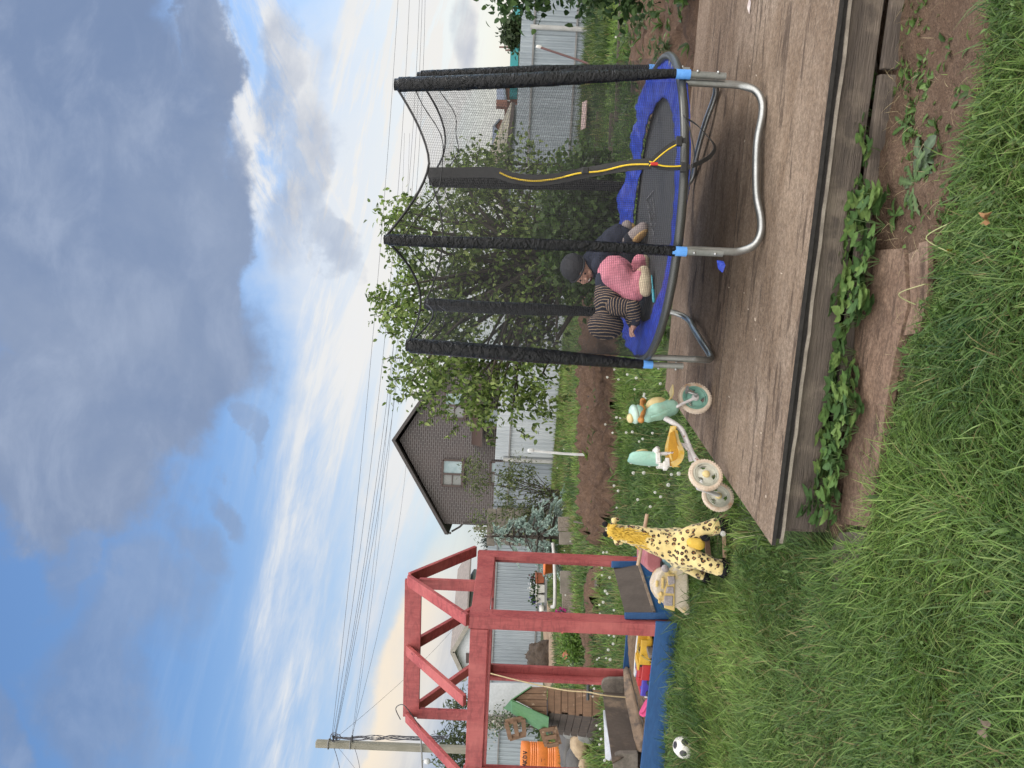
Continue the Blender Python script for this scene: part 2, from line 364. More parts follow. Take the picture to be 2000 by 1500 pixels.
# ---------------------------------------------------------------- ground sheet
def ground_mat():
    m, nt, b, tc = newmat('ground_turf')
    big = nz(nt, tc, .55, 6, .6); mid = nz(nt, tc, 4, 6, .65); fine = nz(nt, tc, 45, 4, .65)
    c = mixc(nt, mid.step(.35, .65), (.035, .055, .014), (.070, .095, .028)); c = mixc(nt, big.step(.5, .75)*.5, c, (.10, .10, .045))
    c = mixc(nt, fine.step(.4, .7)*.5, c, (.06, .048, .028)); nt.links.new(c.k, b.inputs['Base Color']); b.inputs['Roughness'].default_value = .95
    bumpn(nt, b, fine, .8, .03); return m
def soil_mat(name, c, c2, light):
    m, nt, b, tc = newmat(name)
    a = nz(nt, tc, 2.5, 7, .65); f = nz(nt, tc, 30, 6, .7); g = nz(nt, tc, 140, 3, .6)
    k = mixc(nt, a.step(.35, .65), c, c2); k = mixc(nt, f.step(.45, .72)*.7, k, light); k = mixc(nt, g.step(.35, .6)*.45, k, tuple(x*.45 for x in c))
    nt.links.new(k.k, b.inputs['Base Color']); b.inputs['Roughness'].default_value = .97; b.inputs['Specular IOR Level'].default_value = .15
    bumpn(nt, b, f*.7+g*.3, .9, .04); return m
M_SOIL = soil_mat('tilled_soil', (.105, .065, .043), (.165, .105, .072), (.25, .165, .115))
M_DIRT = soil_mat('trodden_dirt', (.12, .077, .052), (.165, .110, .076), (.22, .155, .11))
M_SAND = soil_mat('sand', (.20, .135, .085), (.27, .19, .125), (.36, .27, .19))
def sheet(name, xs, ys, zf, m, kind='structure'):
    X, Y = np.meshgrid(xs, ys); Z = zf(X, Y); V = np.stack([X, Y, Z], -1).reshape(-1, 3); nx = len(xs); i, j = np.meshgrid(np.arange(nx-1), np.arange(len(ys)-1)); a = (j*nx+i).ravel()
    me = npmesh(name, V, np.stack([a, a+1, a+nx+1, a+nx], 1), smooth=True); o = link(name, me, m); o['kind'] = kind; return o
gx = np.concatenate([np.linspace(-400, -30, 12), np.linspace(-28, -8, 24), np.linspace(-7.6, 8, 110), np.linspace(8.8, 28, 24), np.linspace(32, 400, 12)])
gy = np.concatenate([np.linspace(-60, .5, 8), np.linspace(1, 14, 100), np.linspace(14.4, 40, 40), np.linspace(45, 900, 14)])
sheet('ground', gx, gy, lambda X, Y: (fnoise(X, Y, 1.3, 3)-.5)*.05*np.clip((28-np.abs(Y))/10, 0, 1)-.012, ground_mat())
def patch(name, poly, m, z, amp=.03, sc=9, step=.05, edge=.12, crown_=.0):
    """an irregular patch of bare ground: grid clipped to an outline, thinning out at its edge"""
    px = [p[0] for p in poly]; py = [p[1] for p in poly]; xs = np.arange(min(px), max(px)+step, step); ys = np.arange(min(py), max(py)+step, step)
    X, Y = np.meshgrid(xs, ys); jx = X+(fnoise(X, Y, 3, 5)-.5)*edge*2; jy = Y+(fnoise(X, Y, 3, 9)-.5)*edge*2
    ins = inpoly(jx.ravel(), jy.ravel(), poly).reshape(X.shape)
    s = ins.astype(float)
    for _ in range(4):
        s = (s+np.roll(s, 1, 0)+np.roll(s, -1, 0)+np.roll(s, 1, 1)+np.roll(s, -1, 1))/5
    t = np.clip((s-.45)/.5, 0, 1); t = t*t*(3-2*t)
    Z = -.07+t*(z+.07+crown_+(fnoise(X, Y, sc, 1)-.5)*amp*1.3+(fnoise(X, Y, sc*2.7, 2)-.5)*amp*.8+(fnoise(X, Y, sc*6.3, 7)-.5)*amp*.5)
    nx = len(xs); c = ins[:-1, :-1] & ins[1:, :-1] & ins[:-1, 1:] & ins[1:, 1:]; j, i = np.nonzero(c); a = j*nx+i
    V = np.stack([X, Y, Z], -1).reshape(-1, 3); F = np.stack([a, a+1, a+nx+1, a+nx], 1); u, inv = np.unique(F, return_inverse=True)
    o = link(name, npmesh(name, V[u], inv.reshape(F.shape), smooth=True), m); o['kind'] = 'structure'; return o
def gp(pts, z=0.0): return [tuple(G(u, v, z)[:2]) for u, v in pts]
BED = gp([(440, 1180), (480, 1196), (560, 1208), (700, 1210), (790, 1213), (900, 1217), (1000, 1220), (1000, 1152), (790, 1142), (640, 1144), (500, 1142), (450, 1152), (440, 1164)])
patch('soil_bed', BED, M_SOIL, .03, .15, 6, .05, .22, .06)
DIRT = gp([(430, 1625), (760, 1590), (1020, 1600), (1300, 1640), (1700, 1700), (1700, 1960), (1500, 1935), (1370, 1925), (1200, 1890), (1100, 1868), (980, 1835), (880, 1800), (740, 1775), (620, 1745), (480, 1690)])
patch('dirt_path', DIRT, M_DIRT, .022, .022, 10, .03, .05)
SOILR = gp([(1220, 1268), (1330, 1240), (1430, 1232), (1700, 1240), (1700, 1400), (1380, 1380), (1220, 1330)])
patch('soil_patch', SOILR, M_SOIL, .03, .09, 5, .06, .12, .03)
FURROW = gp([(150, 1156), (230, 1160), (300, 1166), (400, 1178), (410, 1160), (330, 1152), (250, 1150), (150, 1150)])
patch('furrow', FURROW, M_SOIL, .03, .15, 4, .09, .15, .05)
SANDP = gp([(150, 1088), (330, 1080), (330, 1066), (230, 1062), (150, 1060)])
patch('sand_path', SANDP, soil_mat('pale_sand', (.30, .215, .145), (.36, .27, .19), (.42, .32, .24)), .03, .05, 2, .12, .1)
# ================================================================= timber platform
M_BOARD = None
def board_mat(name, c, c2, pale, ang):
    m, nt, b, tc = newmat(name)
    v = mapping(nt, tc, (1, 1, 1), (0, 0, -ang)); vs = mapping(nt, v, (1.3, 3.2, 1)); vf = mapping(nt, v, (38, 75, 40))
    a = nz(nt, vs, 1.5, 8, .66, .5); st = nz(nt, mapping(nt, v, (1.6, 9, 1), loc=(3, 1, 0)), 1.4, 8, .68, .5); fib = nz(nt, vf, 1.0, 4, .7); fl = nz(nt, mapping(nt, tc, (62, 62, 62)), 1, 5, .75)
    big = nz(nt, mapping(nt, v, (.9, 1.5, 1), loc=(5, 2, 0)), 1.1, 5, .6); pale2 = tuple(x*1.12 for x in pale)
    k = mixc(nt, a.step(.36, .64), c, c2); k = mixc(nt, big.step(.52, .72)*.55, k, pale2); k = mixc(nt, big.step(.46, .30)*.55, k, tuple(x*.62 for x in c)); k = mixc(nt, fib.step(.45, .8)*.5, k, pale); k = mixc(nt, st.step(.53, .64)*.8, k, (.050, .034, .026))
    k = mixc(nt, fl.step(.40, .60)*.50, k, tuple(x*.35 for x in c)); k = mixc(nt, fl.step(.63, .74)*.6, k, tuple(min(1, x*1.35) for x in pale))
    ck = nz(nt, mapping(nt, v, (.8, 13, 1), loc=(1, 7, 0)), 1.6, 4, .6, .3); cm = nz(nt, mapping(nt, v, (2, 5, 1)), 1.2, 3, .5).step(.58, .66); k = mixc(nt, ((ck-.5)._op('ABSOLUTE').step(.012, .004)*cm)*.85, k, (.022, .016, .013))
    nt.links.new(k.k, b.inputs['Base Color']); b.inputs['Roughness'].default_value = .9; b.inputs['Specular IOR Level'].default_value = .2
    bumpn(nt, b, fl*.6+fib*.4, .9, .012); return m
ZD = .28
NL = G(435, 1507, ZD); NR = G(1500, 1640, ZD); BL = G(742, 1299, ZD)
ed = (NR-NL); ed.z = 0; eL = ed.normalized(); EANG = math.atan2(eL.y, eL.x); nL = Vector((-eL.y, eL.x, 0))
NRx = NL+eL*4.6
M_BOARD = board_mat('fibreboard', (.185, .130, .088), (.27, .203, .148), (.375, .305, .24), EANG)
M_BOARD2 = board_mat('fibreboard_back', (.155, .105, .070), (.225, .163, .117), (.33, .26, .20), EANG)
M_EDGE = mat('board_edge_gap_black', (.018, .016, .015), (.03, .027, .024), .95, 30, bump=.5)
M_PLANK = mat('old_plank', (.118, .094, .074), (.066, .052, .042), .85, 2.2, (1, 14, 14), (0, 0, 0), bump=.7, bscale=12, dirt=(.15, .12, .092), dscale=5, dlo=.48, dhi=.66, dist=.012)
plat = thing('timber_platform', NL, 'low weathered brown fibreboard platform carrying the trampoline and tricycle', 'platform')
sl_ = G(620, 1392, ZD); d_seam = (sl_-NL).dot(nL)
seam_dir = (G(1482, 1500-1482+1482, ZD)-sl_)
bl_d = (BL-NL).dot(nL)
def wavy(a, b, n, amp, seed):
    r = []
    for i in range(n+1):
        p = a.lerp(b, i/n); r.append(p+nL*((mnoise.noise(Vector((i*.7, seed, 0))))*amp)); 
    return r
# two sheets meeting at a seam, both 16 mm thick with black cut edges
lft = lambda d: NL+(BL-NL)*(d/bl_d)
R_ = lambda d: NRx+nL*d
d1 = d_seam; d2 = bl_d
def sheetboard(a, b, c, d, m, seed):
    top = wavy(a, b, 40, .006, seed); bot = wavy(d, c, 40, .006, seed+5)
    mb = MB(); poly = top+bot[::-1]; n = len(poly); N = len(top)
    vs = [p for p in poly]+[p-Vector((0, 0, .018)) for p in poly]
    mb.add(vs, [(i, i+1, n-2-i, n-1-i) for i in range(N-1)], 0); mb.add(vs, [(n+i+1, n+i, 2*n-1-i, 2*n-2-i) for i in range(N-1)], 1)
    mb.add(vs, [(i, i+n, (i+1) % n+n, (i+1) % n) for i in range(n)], 1); return mb
nr2 = G(1500, 1482, ZD); dR = (nr2-NL).dot(nL)/max((nr2-NL).dot(eL), .1)
sR = lft(d1)+(nr2-lft(d1)).normalized()*4.6
sheetboard(NL, NRx, sR, lft(d1), M_BOARD, 1).build('front_board', [M_BOARD, M_EDGE], plat)
bk_r = G(1500, 1366, ZD); bR = BL+(bk_r-BL).normalized()*4.4
g_ = nL*.006
sheetboard(lft(d1)+g_, sR+g_, bR, BL, M_BOARD2, 9).build('back_board', [M_BOARD2, M_EDGE], plat)
# near-black slab standing in for the shadow gap, pale torn strip, stacked planks below
mb = MB(); zc = ZD-.018
mb.slab([NL+nL*.03+eL*.02-Vector((0, 0, .022)), NRx+nL*.03-Vector((0, 0, .022)), sR-Vector((0, 0, .022)), lft(d1)-Vector((0, 0, .022))], (0, 0, -.03)); mb.build('gap_shade', M_EDGE, plat)
M_STRIP = mat('torn_paper_strip', (.33, .29, .24), (.20, .17, .14), .9, 12)
mb = MB(); pts = [NL+eL*(4.4*i/60)+nL*(.030+.008*mnoise.noise(Vector((i*.6, 3, 1))))+Vector((0, 0, -.052-.008*abs(mnoise.noise(Vector((i*.8, 9, 1)))))) for i in range(61)]
mb.ribbon(pts, .014, side=(0, 0, 1), th=.01); mb.build('torn_strip', M_STRIP, plat)
Mp = Matrix.Rotation(EANG, 3, 'Z')
def plank(name, d, z0, z1, th, x0, x1, m=None):
    mb = MB(); c = NL+eL*((x0+x1)/2)+nL*(d+th/2); c.z = (z0+z1)/2; mb.box((0, 0, 0), (x1-x0, th, z1-z0)); o = mb.build(name, m or M_PLANK, plat, bevel=.004); o.matrix_parent_inverse = Matrix.Identity(4)
    o.location = c-plat.location; o.rotation_euler = (0, 0, EANG+random.uniform(-.006, .006)); return o
plank('side_plank', .055, .085, .222, .04, .06, 2.30); plank('side_plank', .05, .080, .225, .04, 2.31, 4.4)
plank('foot_plank', .018, -.02, .074, .035, .50, 2.0); plank('foot_plank', .012, -.02, .070, .035, 2.02, 4.4)
plank('base_beam', .20, -.02, .21, .08, .1, 4.4); plank('base_beam', d2*.55, -.02, .21, .08, .5, 4.4); plank('base_beam', d2-.25, -.02, .21, .08, .9, 4.4)
plank('corner_block', .10, -.02, .20, .10, .03, .30)
# flakes of wood and litter lying on the sheet
M_CHIP = mat('wood_chip', (.62, .53, .42), (.5, .42, .33), .8)
for i in range(16):
    u, v = random.choice([(870, 1480), (960, 1525), (1030, 1500), (985, 1530), (930, 1445), (1150, 1470), (780, 1510), (640, 1490), (700, 1440), (1290, 1490), (1365, 1455), (830, 1430), (1220, 1440), (560, 1500)])
    p = G(u+random.uniform(-40, 40), v+random.uniform(-25, 25), ZD+.002); mb = MB(); L = random.uniform(.006, .016); mb.box((0, 0, 0), (L, .003, .003))
    o = mb.build('wood_chip', M_CHIP); o.location = p; o.rotation_euler = (0, 0, random.uniform(0, 6)); tag(o, 'pale wood chip lying on the brown fibreboard platform', 'wood chip', 'pale wood chips on the platform')
mb = MB(); q = G(1495, 1467, ZD+.003)
mb.slab([q+Vector((.0, .0, 0)), q+Vector((-.06, .005, .004)), q+Vector((-.035, .018, .008)), q+Vector((-.01, .03, .01)), q+Vector((.05, .03, .0))], (0, 0, .002)); tag(mb.build('paper_scrap', mat('dirty_paper', (.5, .45, .42), (.36, .3, .28), .8, 30)), 'crumpled dirty paper scrap on the platform near its right end', 'litter')
# old boards lying on the earth in front of the platform
M_WALK = board_mat('worn_walkboard', (.15, .098, .068), (.235, .155, .108), (.32, .235, .175), EANG)
wp = [(478, 1640), (640, 1655), (800, 1668), (940, 1672), (1010, 1690), (1015, 1765), (900, 1772), (780, 1742), (640, 1722), (560, 1712), (470, 1692)]
mb = MB(); mb.slab([G(u, v, .036) for u, v in wp], (0, 0, -.03)); o = mb.build('walk_board', M_WALK); tag(o, 'worn brown fibreboard sheet lying flat between strawberry plants and lawn', 'board')
mb = MB(); mb.slab([G(u, v, .03) for u, v in [(1020, 1774), (900, 1779), (845, 1764), (850, 1795), (930, 1812), (1030, 1812)]], (0, 0, -.02)); tag(mb.build('board_offcut', M_WALK), 'narrow broken fibreboard offcut at the lawn edge, half under grass', 'board')
mb = MB(); mb.slab([G(u, v, .03) for u, v in [(460, 1640), (462, 1695), (400, 1672), (340, 1650), (345, 1625), (420, 1620)]], (0, 0, -.03)); tag(mb.build('walk_board_end', M_PLANK), 'grey plank end sticking out of the grass below the platform corner', 'board')
mb = MB(); mb.ell((0, 0, 0), (.035, .02, .03), fn=lambda p: 1+.2*mnoise.noise(p*2)); o = mb.build('brick_piece', mat('brick_red', (.25, .115, .06), (.18, .08, .045), .9, 20, bump=.5)); o.location = G(478, 1577, .02); tag(o, 'reddish brown brick piece by the near platform corner', 'brick')
# ================================================================= trampoline
TC = Vector((1.035, 4.49, 0)); TR = .85; ZR = .70; ZM = .677
PHI = [math.radians(-114+60*k) for k in range(6)]     # B C D E F A
def ring(r, ph, z): return Vector((TC.x+r*math.cos(ph), TC.y+r*math.sin(ph), z))
tr = thing('trampoline', (TC.x, TC.y, ZD), 'small round trampoline with blue pad, black safety net and black-sleeved poles', 'trampoline')
M_STEEL = mat('galvanised_steel', (.42, .43, .42), (.34, .35, .34), .38, 9, metal=.9, bump=.05, rvar=.12)
M_STEEL2 = mat('dull_steel', (.34, .35, .33), (.26, .27, .255), .45, 9, metal=.75, rvar=.1)
def sleeve_mat():
    m, nt, b, tc = newmat('black_sleeve_plastic')
    n1 = nz(nt, mapping(nt, tc, (1, 1, 1.1), (.5, .4, 0)), 24, 5, .62, 1.4); n2 = nz(nt, mapping(nt, tc, (1, 1, .5), (-.5, .3, .3)), 55, 4, .6, .8)
    k = mixc(nt, n1.step(.5, .8), (.0035, .004, .005), (.008, .0078, .0075)); nt.links.new(k.k, b.inputs['Base Color']); b.inputs['Roughness'].default_value = .22; b.inputs['Specular IOR Level'].default_value = .26
    bumpn(nt, b, n1*.7+n2*.3, .8, .022); return m
M_SLEEVE = sleeve_mat()
M_COLLAR = mat('light_blue_plastic', (.13, .36, .78), (.10, .30, .70), .42, 20)
M_NETF = mat('net_thread', (.014, .014, .015), (.02, .02, .021), .7)
def frame_mat():
    m, nt, b, tc = newmat('net_covered_tube')
    ch = nt.nodes.new('ShaderNodeTexChecker'); sepx = nt.nodes.new('ShaderNodeSeparateXYZ'); nt.links.new(tc.k, sepx.inputs[0]); X, Y, Z = (S(nt, sepx.outputs[i]) for i in range(3))
    an = (Y-TC.y)._op('ARCTAN2', X-TC.x); cb = nt.nodes.new('ShaderNodeCombineXYZ'); nt.links.new((an*340).k, cb.inputs[0]); nt.links.new((Z*330).k, cb.inputs[1]); nt.links.new(((an*450)).k, cb.inputs[1]) if False else None
    nt.links.new(cb.outputs[0], ch.inputs[0]); ch.inputs['Scale'].default_value = 1; ch.inputs[1].default_value = (.012, .012, .012, 1); ch.inputs[2].default_value = (.105, .108, .10, 1)
    nt.links.new(ch.outputs[0], b.inputs['Base Color']); b.inputs['Metallic'].default_value = .35; b.inputs['Roughness'].default_value = .36; return m
mb = MB(); mb.tube([ring(TR, 2*PI*i/96, ZR) for i in range(96)], .022, 14, closed=True); mb.build('frame_ring', frame_mat(), tr)
# jumping mat
M_MAT = mat('jump_mat_weave', (.036, .038, .042), (.048, .049, .050), .75, 5, bump=.4, bscale=400, dirt=(.08, .076, .07), dscale=14, dlo=.62, dhi=.8)
def disc(mb, rin, rout, nr, na, zf, mi=0):
    vs = []; 
    for i in range(nr+1):
        r = rin+(rout-rin)*i/nr
        for k in range(na): ph = 2*PI*k/na; vs.append(zf(r, ph))
    mb.add(vs, [(i*na+k, (i+1)*na+k, (i+1)*na+(k+1) % na, i*na+(k+1) % na) for i in range(nr) for k in range(na)], mi, True)
mb = MB(); disc(mb, .001, .70, 14, 72, lambda r, ph: ring(r, ph, ZM-.018*(1-(r/.70)**2))); mb.build('jump_mat', M_MAT, tr, recalc=False)
M_PRINT = mat('faded_print', (.20, .20, .20), (.05, .05, .052), .8, 60, lo=.45, hi=.55)
mb = MB()
for j, (u0, u1, v0, v1) in enumerate([(1070, 1105, 1270, 1266), (1072, 1112, 1274, 1270), (1076, 1116, 1278, 1274)]):
    a = G(u0, v0, ZM-.008); b = G(u1, v1, ZM-.008)
    for t in range(9): 
        if random.random() < .85: p = a.lerp(b, t/9); q = a.lerp(b, (t+.7)/9); mb.beam(p+Vector((0, .012*(t % 2), 0)), q+Vector((0, -.012*(t % 2), 0)), .008, .002)
a, b, c, d = (G(*p, ZM-.008) for p in ((1040, 1276), (1110, 1262), (1128, 1276), (1080, 1282)))
for p, q in ((a, b), (b, c), (d, a)): mb.beam(p, q, .006, .002)
mb.build('printed_emblem', M_PRINT, tr)
# springs under the pad
mb = MB()
for k in range(60):
    ph = 2*PI*k/60; mb.tube([ring(.70, ph, ZM), ring(TR-.015, ph, ZR-.004)], .006, 5)
mb.build('springs', M_STEEL2, tr)
# blue pad, rumpled, flapped up towards the far side
def pad_mat():
    m, nt, b, tc = newmat('blue_pad_vinyl'); n1 = nz(nt, tc, 9, 6, .6, 1.2); n2 = nz(nt, mapping(nt, tc, (1, 2.2, 1)), 26, 5, .65, 1.0)
    k = mixc(nt, n1.step(.35, .7), (.008, .022, .24), (.016, .050, .40)); k = mixc(nt, n2.step(.55, .8)*.4, k, (.07, .12, .50)); nt.links.new(k.k, b.inputs['Base Color']); b.inputs['Roughness'].default_value = .42
    bumpn(nt, b, n1*.5+n2*.5, .8, .02); return m
def padz(r, ph):
    s = math.sin(ph); t = (r-.58)/.29; c = Vector((math.cos(ph)*3.2, math.sin(ph)*3.2, r*2))
    w_ = mnoise.noise(c)*.5+mnoise.noise(c*2.6)*.35+mnoise.noise(c*6)*.2; far = max(0, s+.15)
    z = ZM+.022+.026*w_+far*.075*max(0, t)**1.3*(1+1.1*w_)+(-.02*max(0, -s)*t)
    rr = r+.012*w_-(.03*far*t)
    left = max(0, -math.cos(ph)); rr -= .03*left*t*max(0, -s); z += .012*left*t
    return ring(rr, ph, z)
mb = MB(); disc(mb, .635, .862, 12, 240, padz); o = mb.build('spring_pad', pad_mat(), tr, recalc=False); sd = o.modifiers.new('thick', 'SOLIDIFY'); sd.thickness = .006
# legs: three U frames
def legframe(k1, k2):
    a = ring(TR, PHI[k1], 0); b = ring(TR, PHI[k2], 0); ch = (b-a); L = ch.length; c = ch/L; mid = (a+b)/2; o_ = (mid-Vector((TC.x, TC.y, 0))); o_.z = 0; o_ = o_.normalized()
    z0 = ZD+.022
    pts = [a+Vector((0, 0, ZR-.02)), a+Vector((0, 0, .47)), a+c*.004+Vector((0, 0, .40)), a+c*.03+o_*.012+Vector((0, 0, z0+.035)), a+c*.085+o_*.02+Vector((0, 0, z0+.004)), a+c*.16+o_*.02+Vector((0, 0, z0)),
           mid-c*.12+o_*.0+Vector((0, 0, z0+.018)), mid+c*.12+o_*.0+Vector((0, 0, z0+.018)), b-c*.16+o_*.02+Vector((0, 0, z0)), b-c*.085+o_*.02+Vector((0, 0, z0+.004)), b-c*.03+o_*.012+Vector((0, 0, z0+.035)), b-c*.004+Vector((0, 0, .40)), b+Vector((0, 0, .47)), b+Vector((0, 0, ZR-.02))]
    mb = MB(); mb.tube(cr(pts, 7), .0185, 14); mb.build('leg_frame', M_STEEL, tr)
legframe(0, 1); legframe(2, 3); legframe(4, 5)
# poles in their black sleeves
TOPZ = [2.11, 2.13, 2.11, 2.09, 2.075, 2.08]; LEAN = [-.02, .133, .128, .03, .01, .047]; SW = [.028, .038, .042, .052, .044, .048]
PB = []; PT = []
for k in range(6):
    ph = PHI[k]; b = ring(TR+.042, ph, ZR+.02); t = ring(TR+.042-LEAN[k], ph, TOPZ[k]); PB.append(b); PT.append(t)
    mb = MB(); mb.tube([ring(TR+.042, ph, .49), ring(TR+.042, ph, ZR+.03)], .017, 12); pole = mb.build('net_pole', M_STEEL2, tr)
    for z in (.53, .63): mb = MB(); p = ring(TR+.062, ph, z); mb.ell(p, .008, seg=8, ring=6); mb.tube([ring(TR-.02, ph, z), p], .004, 6); mb.build('bolt', M_STEEL, pole)
    mb = MB(); mb.tube([ring(TR+.042, ph, ZR-.035), ring(TR+.042, ph, ZR+.035)], .0235, 16); mb.build('collar', M_COLLAR, tr)
    pts = []; rs = []; N = 240; rad = Vector((math.cos(ph), math.sin(ph), 0)); tn = Vector((-rad.y, rad.x, 0))
    mb = MB(); n = 28; vs = []
    for i in range(N+1):
        f = i/N; c = b.lerp(t, f)+tn*(.006*math.sin(f*5+k)); wd = SW[k]*(.62+.38*min(1, f*2.2)) if k not in (0,) else SW[k]*(.9+.1*f)
        if f > .985: wd *= .8
        for j in range(n):
            a = 2*PI*j/n; q = Vector((math.cos(a), math.sin(a), 0)); nn = 1.1-2.6*abs(mnoise.noise(Vector((q.x*1.5+k*9, q.y*1.5, f*30+q.x*2.2))))+.5-1.3*abs(mnoise.noise(Vector((q.x*2.6+k*5, q.y*2.6+f*8, f*62-q.y*2))))
            flat = .6 if k == 3 else .9
            vs.append(c+tn*(q.x*wd*(.98+.036*nn))+rad*(q.y*wd*flat*(.98+.045*nn)))
    mb.add(vs, [(i*n+j, i*n+(j+1) % n, (i+1)*n+(j+1) % n, (i+1)*n+j) for i in range(N) for j in range(n)], 0, True); mb.add(vs[-n:], [tuple(range(n))], 0)
    mb.build('pole_sleeve', M_SLEEVE, tr)
# safety net: real threads, one mesh per side panel
SAG = [.19, .13, .14, .11, .10, .12]
def netpt(k, s, t):
    k2 = (k+1) % 6; ph = PHI[k]+s*PI/3; b = ring(TR-.004, ph, ZR+.012); tp = PT[k].lerp(PT[k2], s); sg = 4*s*(1-s)
    if k == 0: sg = 1-abs(2*s-1)**1.6
    tp = tp-Vector((0, 0, SAG[k]*sg)); c = Vector((TC.x, TC.y, tp.z)); tp = tp+(c-tp)*(.05*sg)
    p = b.lerp(tp, t); bl = math.sin(PI*t)*.012*mnoise.noise(Vector((s*3+k*7, t*4, 0))); return p+(p-Vector((TC.x, TC.y, p.z))).normalized()*bl
def flat_ribbon(L, pts, nrm, w):
    b = len(L[0])//1; N = len(pts)
    for i, p in enumerate(pts):
        t = pts[min(i+1, N-1)]-pts[max(i-1, 0)]; s = t.cross(nrm).normalized()*(w/2); L[0].append(p-s); L[0].append(p+s)
    for i in range(N-1): L[1].append((b+2*i, b+2*i+1, b+2*i+3, b+2*i+2))
for k in range(6):
    L = ([], []); phm = PHI[k]+PI/6; nrm = Vector((math.cos(phm), math.sin(phm), 0)); nv = 94; nh = 140
    for i in range(nv+1): flat_ribbon(L, [netpt(k, i/nv, j/12) for j in range(13)], nrm, .0013)
    for j in range(1, nh): flat_ribbon(L, [netpt(k, i/10, j/nh) for i in range(11)], nrm, .0012)
    o = link('net_panel', npmesh('net_panel', [tuple(v) for v in L[0]], L[1]), M_NETF, tr)
    mb = MB(); mb.tube([netpt(k, i/16, 1.0) for i in range(17)], .006, 6); mb.build('top_cord', M_NETF, tr)
    mb = MB(); mb.tube([netpt(k, i/16, .935)+Vector((0, 0, .012*math.sin(i))) for i in range(17)], .0028, 5); mb.build('draw_cord', M_NETF, tr)
# zipped doorway strip
M_WEB = mat('black_webbing', (.010, .010, .011), (.018, .018, .018), .65, 60, bump=.3, bscale=300)
M_ZIP = mat('yellow_zip_cord', (.72, .50, .015), (.60, .40, .01), .5)
def YZ(v): return lerp(3.86, 3.60, min(1, max(0, (v-840)/490)))
zp = [(1163, 836), (1163, 900), (1163, 965), (1153, 1000), (1148, 1040), (1151, 1085), (1160, 1130), (1168, 1175), (1176, 1225), (1181, 1272)]
pts = cr([P(u, v, YZ(v)) for u, v in zp], 6)
strip = MB().ribbon(pts, .052, side=(1, 0, 0), th=.004).build('door_strip', M_WEB, tr)
yp = cr([P(u+2*math.sin(v*.33), v, YZ(v)-.012) for u, v in [(1161, 976)]+zp[3:]], 6); MB().tube(yp, .0042, 6).build('zip_cord', M_ZIP, strip)
for pp, off in (([(1180, 1268), (1196, 1285), (1212, 1305), (1224, 1326), (1226, 1340)], 4), ([(1182, 1268), (1174, 1290), (1172, 1310), (1173, 1335), (1174, 1348)], -3)):
    pts = cr([P(u, v, 3.585-.004*i) for i, (u, v) in enumerate(pp)], 5); s_ = MB().ribbon(pts, .024, side=(1, 0, 0), th=.004).build('door_strap', M_WEB, tr)
    MB().tube(cr([P(u-off, v, 3.57-.004*i) for i, (u, v) in enumerate(pp[:-1])], 5), .0034, 6).build('zip_cord', M_ZIP, s_)
    p = P(*pp[-2], 3.565); MB().box(p, (.045, .022, .03)).build('strap_buckle', M_WEB, s_, bevel=.004)
MB().box(P(1180, 1278, 3.565), (.014, .01, .034)).build('zip_pull', mat('red_plastic', (.55, .03, .025), None, .4), strip, bevel=.003)
MB().box(P(1167, 1143, 3.63), (.03, .02, .035)).build('strip_buckle', M_WEB, strip, bevel=.005)
wb = cr([P(1270, 1340, 3.56), P(1255, 1362, 3.56), P(1236, 1380, 3.58), P(1214, 1396, 3.6), P(1196, 1388, 3.6), P(1184, 1370, 3.58), P(1175, 1350, 3.57)], 6)
MB().ribbon(wb, .022, side=(.3, -.6, .7), th=.003).build('hanging_strap', M_WEB, tr)
MB().tube(cr([P(1275, 1335, 3.58), P(1255, 1345, 3.56), P(1225, 1352, 3.55), P(1195, 1356, 3.55), P(1160, 1349, 3.56), P(1110, 1342, 3.6)], 6), .003, 6).build('elastic_cord', M_WEB, tr)
mb = MB(); a = P(992, 1401, 3.66); mb.slab([a, P(975, 1404, 3.62), P(968, 1412, 3.6), P(982, 1417, 3.62), P(990, 1413, 3.65)], (0, .006, .002)); mb.build('pad_tie_flap', pad_mat(), tr)
# ================================================================= children
M_SKIN = mat('skin', (.52, .30, .22), (.46, .25, .18), .55, 18, spec=.4)
def stripe_mat():
    m, nt, b, tc = newmat('striped_jersey')
    a = nt.nodes.new('ShaderNodeAttribute'); a.attribute_name = 'tint'
    u = nt.nodes.new('ShaderNodeUVMap')
    return m
def knit(name, c, c2=None): return mat(name, c, c2, .85, 9, bump=.55, bscale=26, spec=.2, dist=.012)
M_PINK = knit('pink_cotton', (.62, .24, .29), (.54, .19, .24)); M_NAVY = knit('navy_cotton', (.022, .026, .042), (.030, .034, .052)); M_GREY = knit('charcoal_knit', (.032, .033, .037), (.045, .045, .05))
M_SHOE = knit('cream_shoe', (.56, .47, .33), (.42, .34, .24)); M_SOLE = mat('tan_sole', (.52, .34, .14), (.40, .25, .10), .7, 60, bump=.5, bscale=150); M_BOOTG = knit('grey_boot', (.34, .29, .27), (.24, .20, .19))
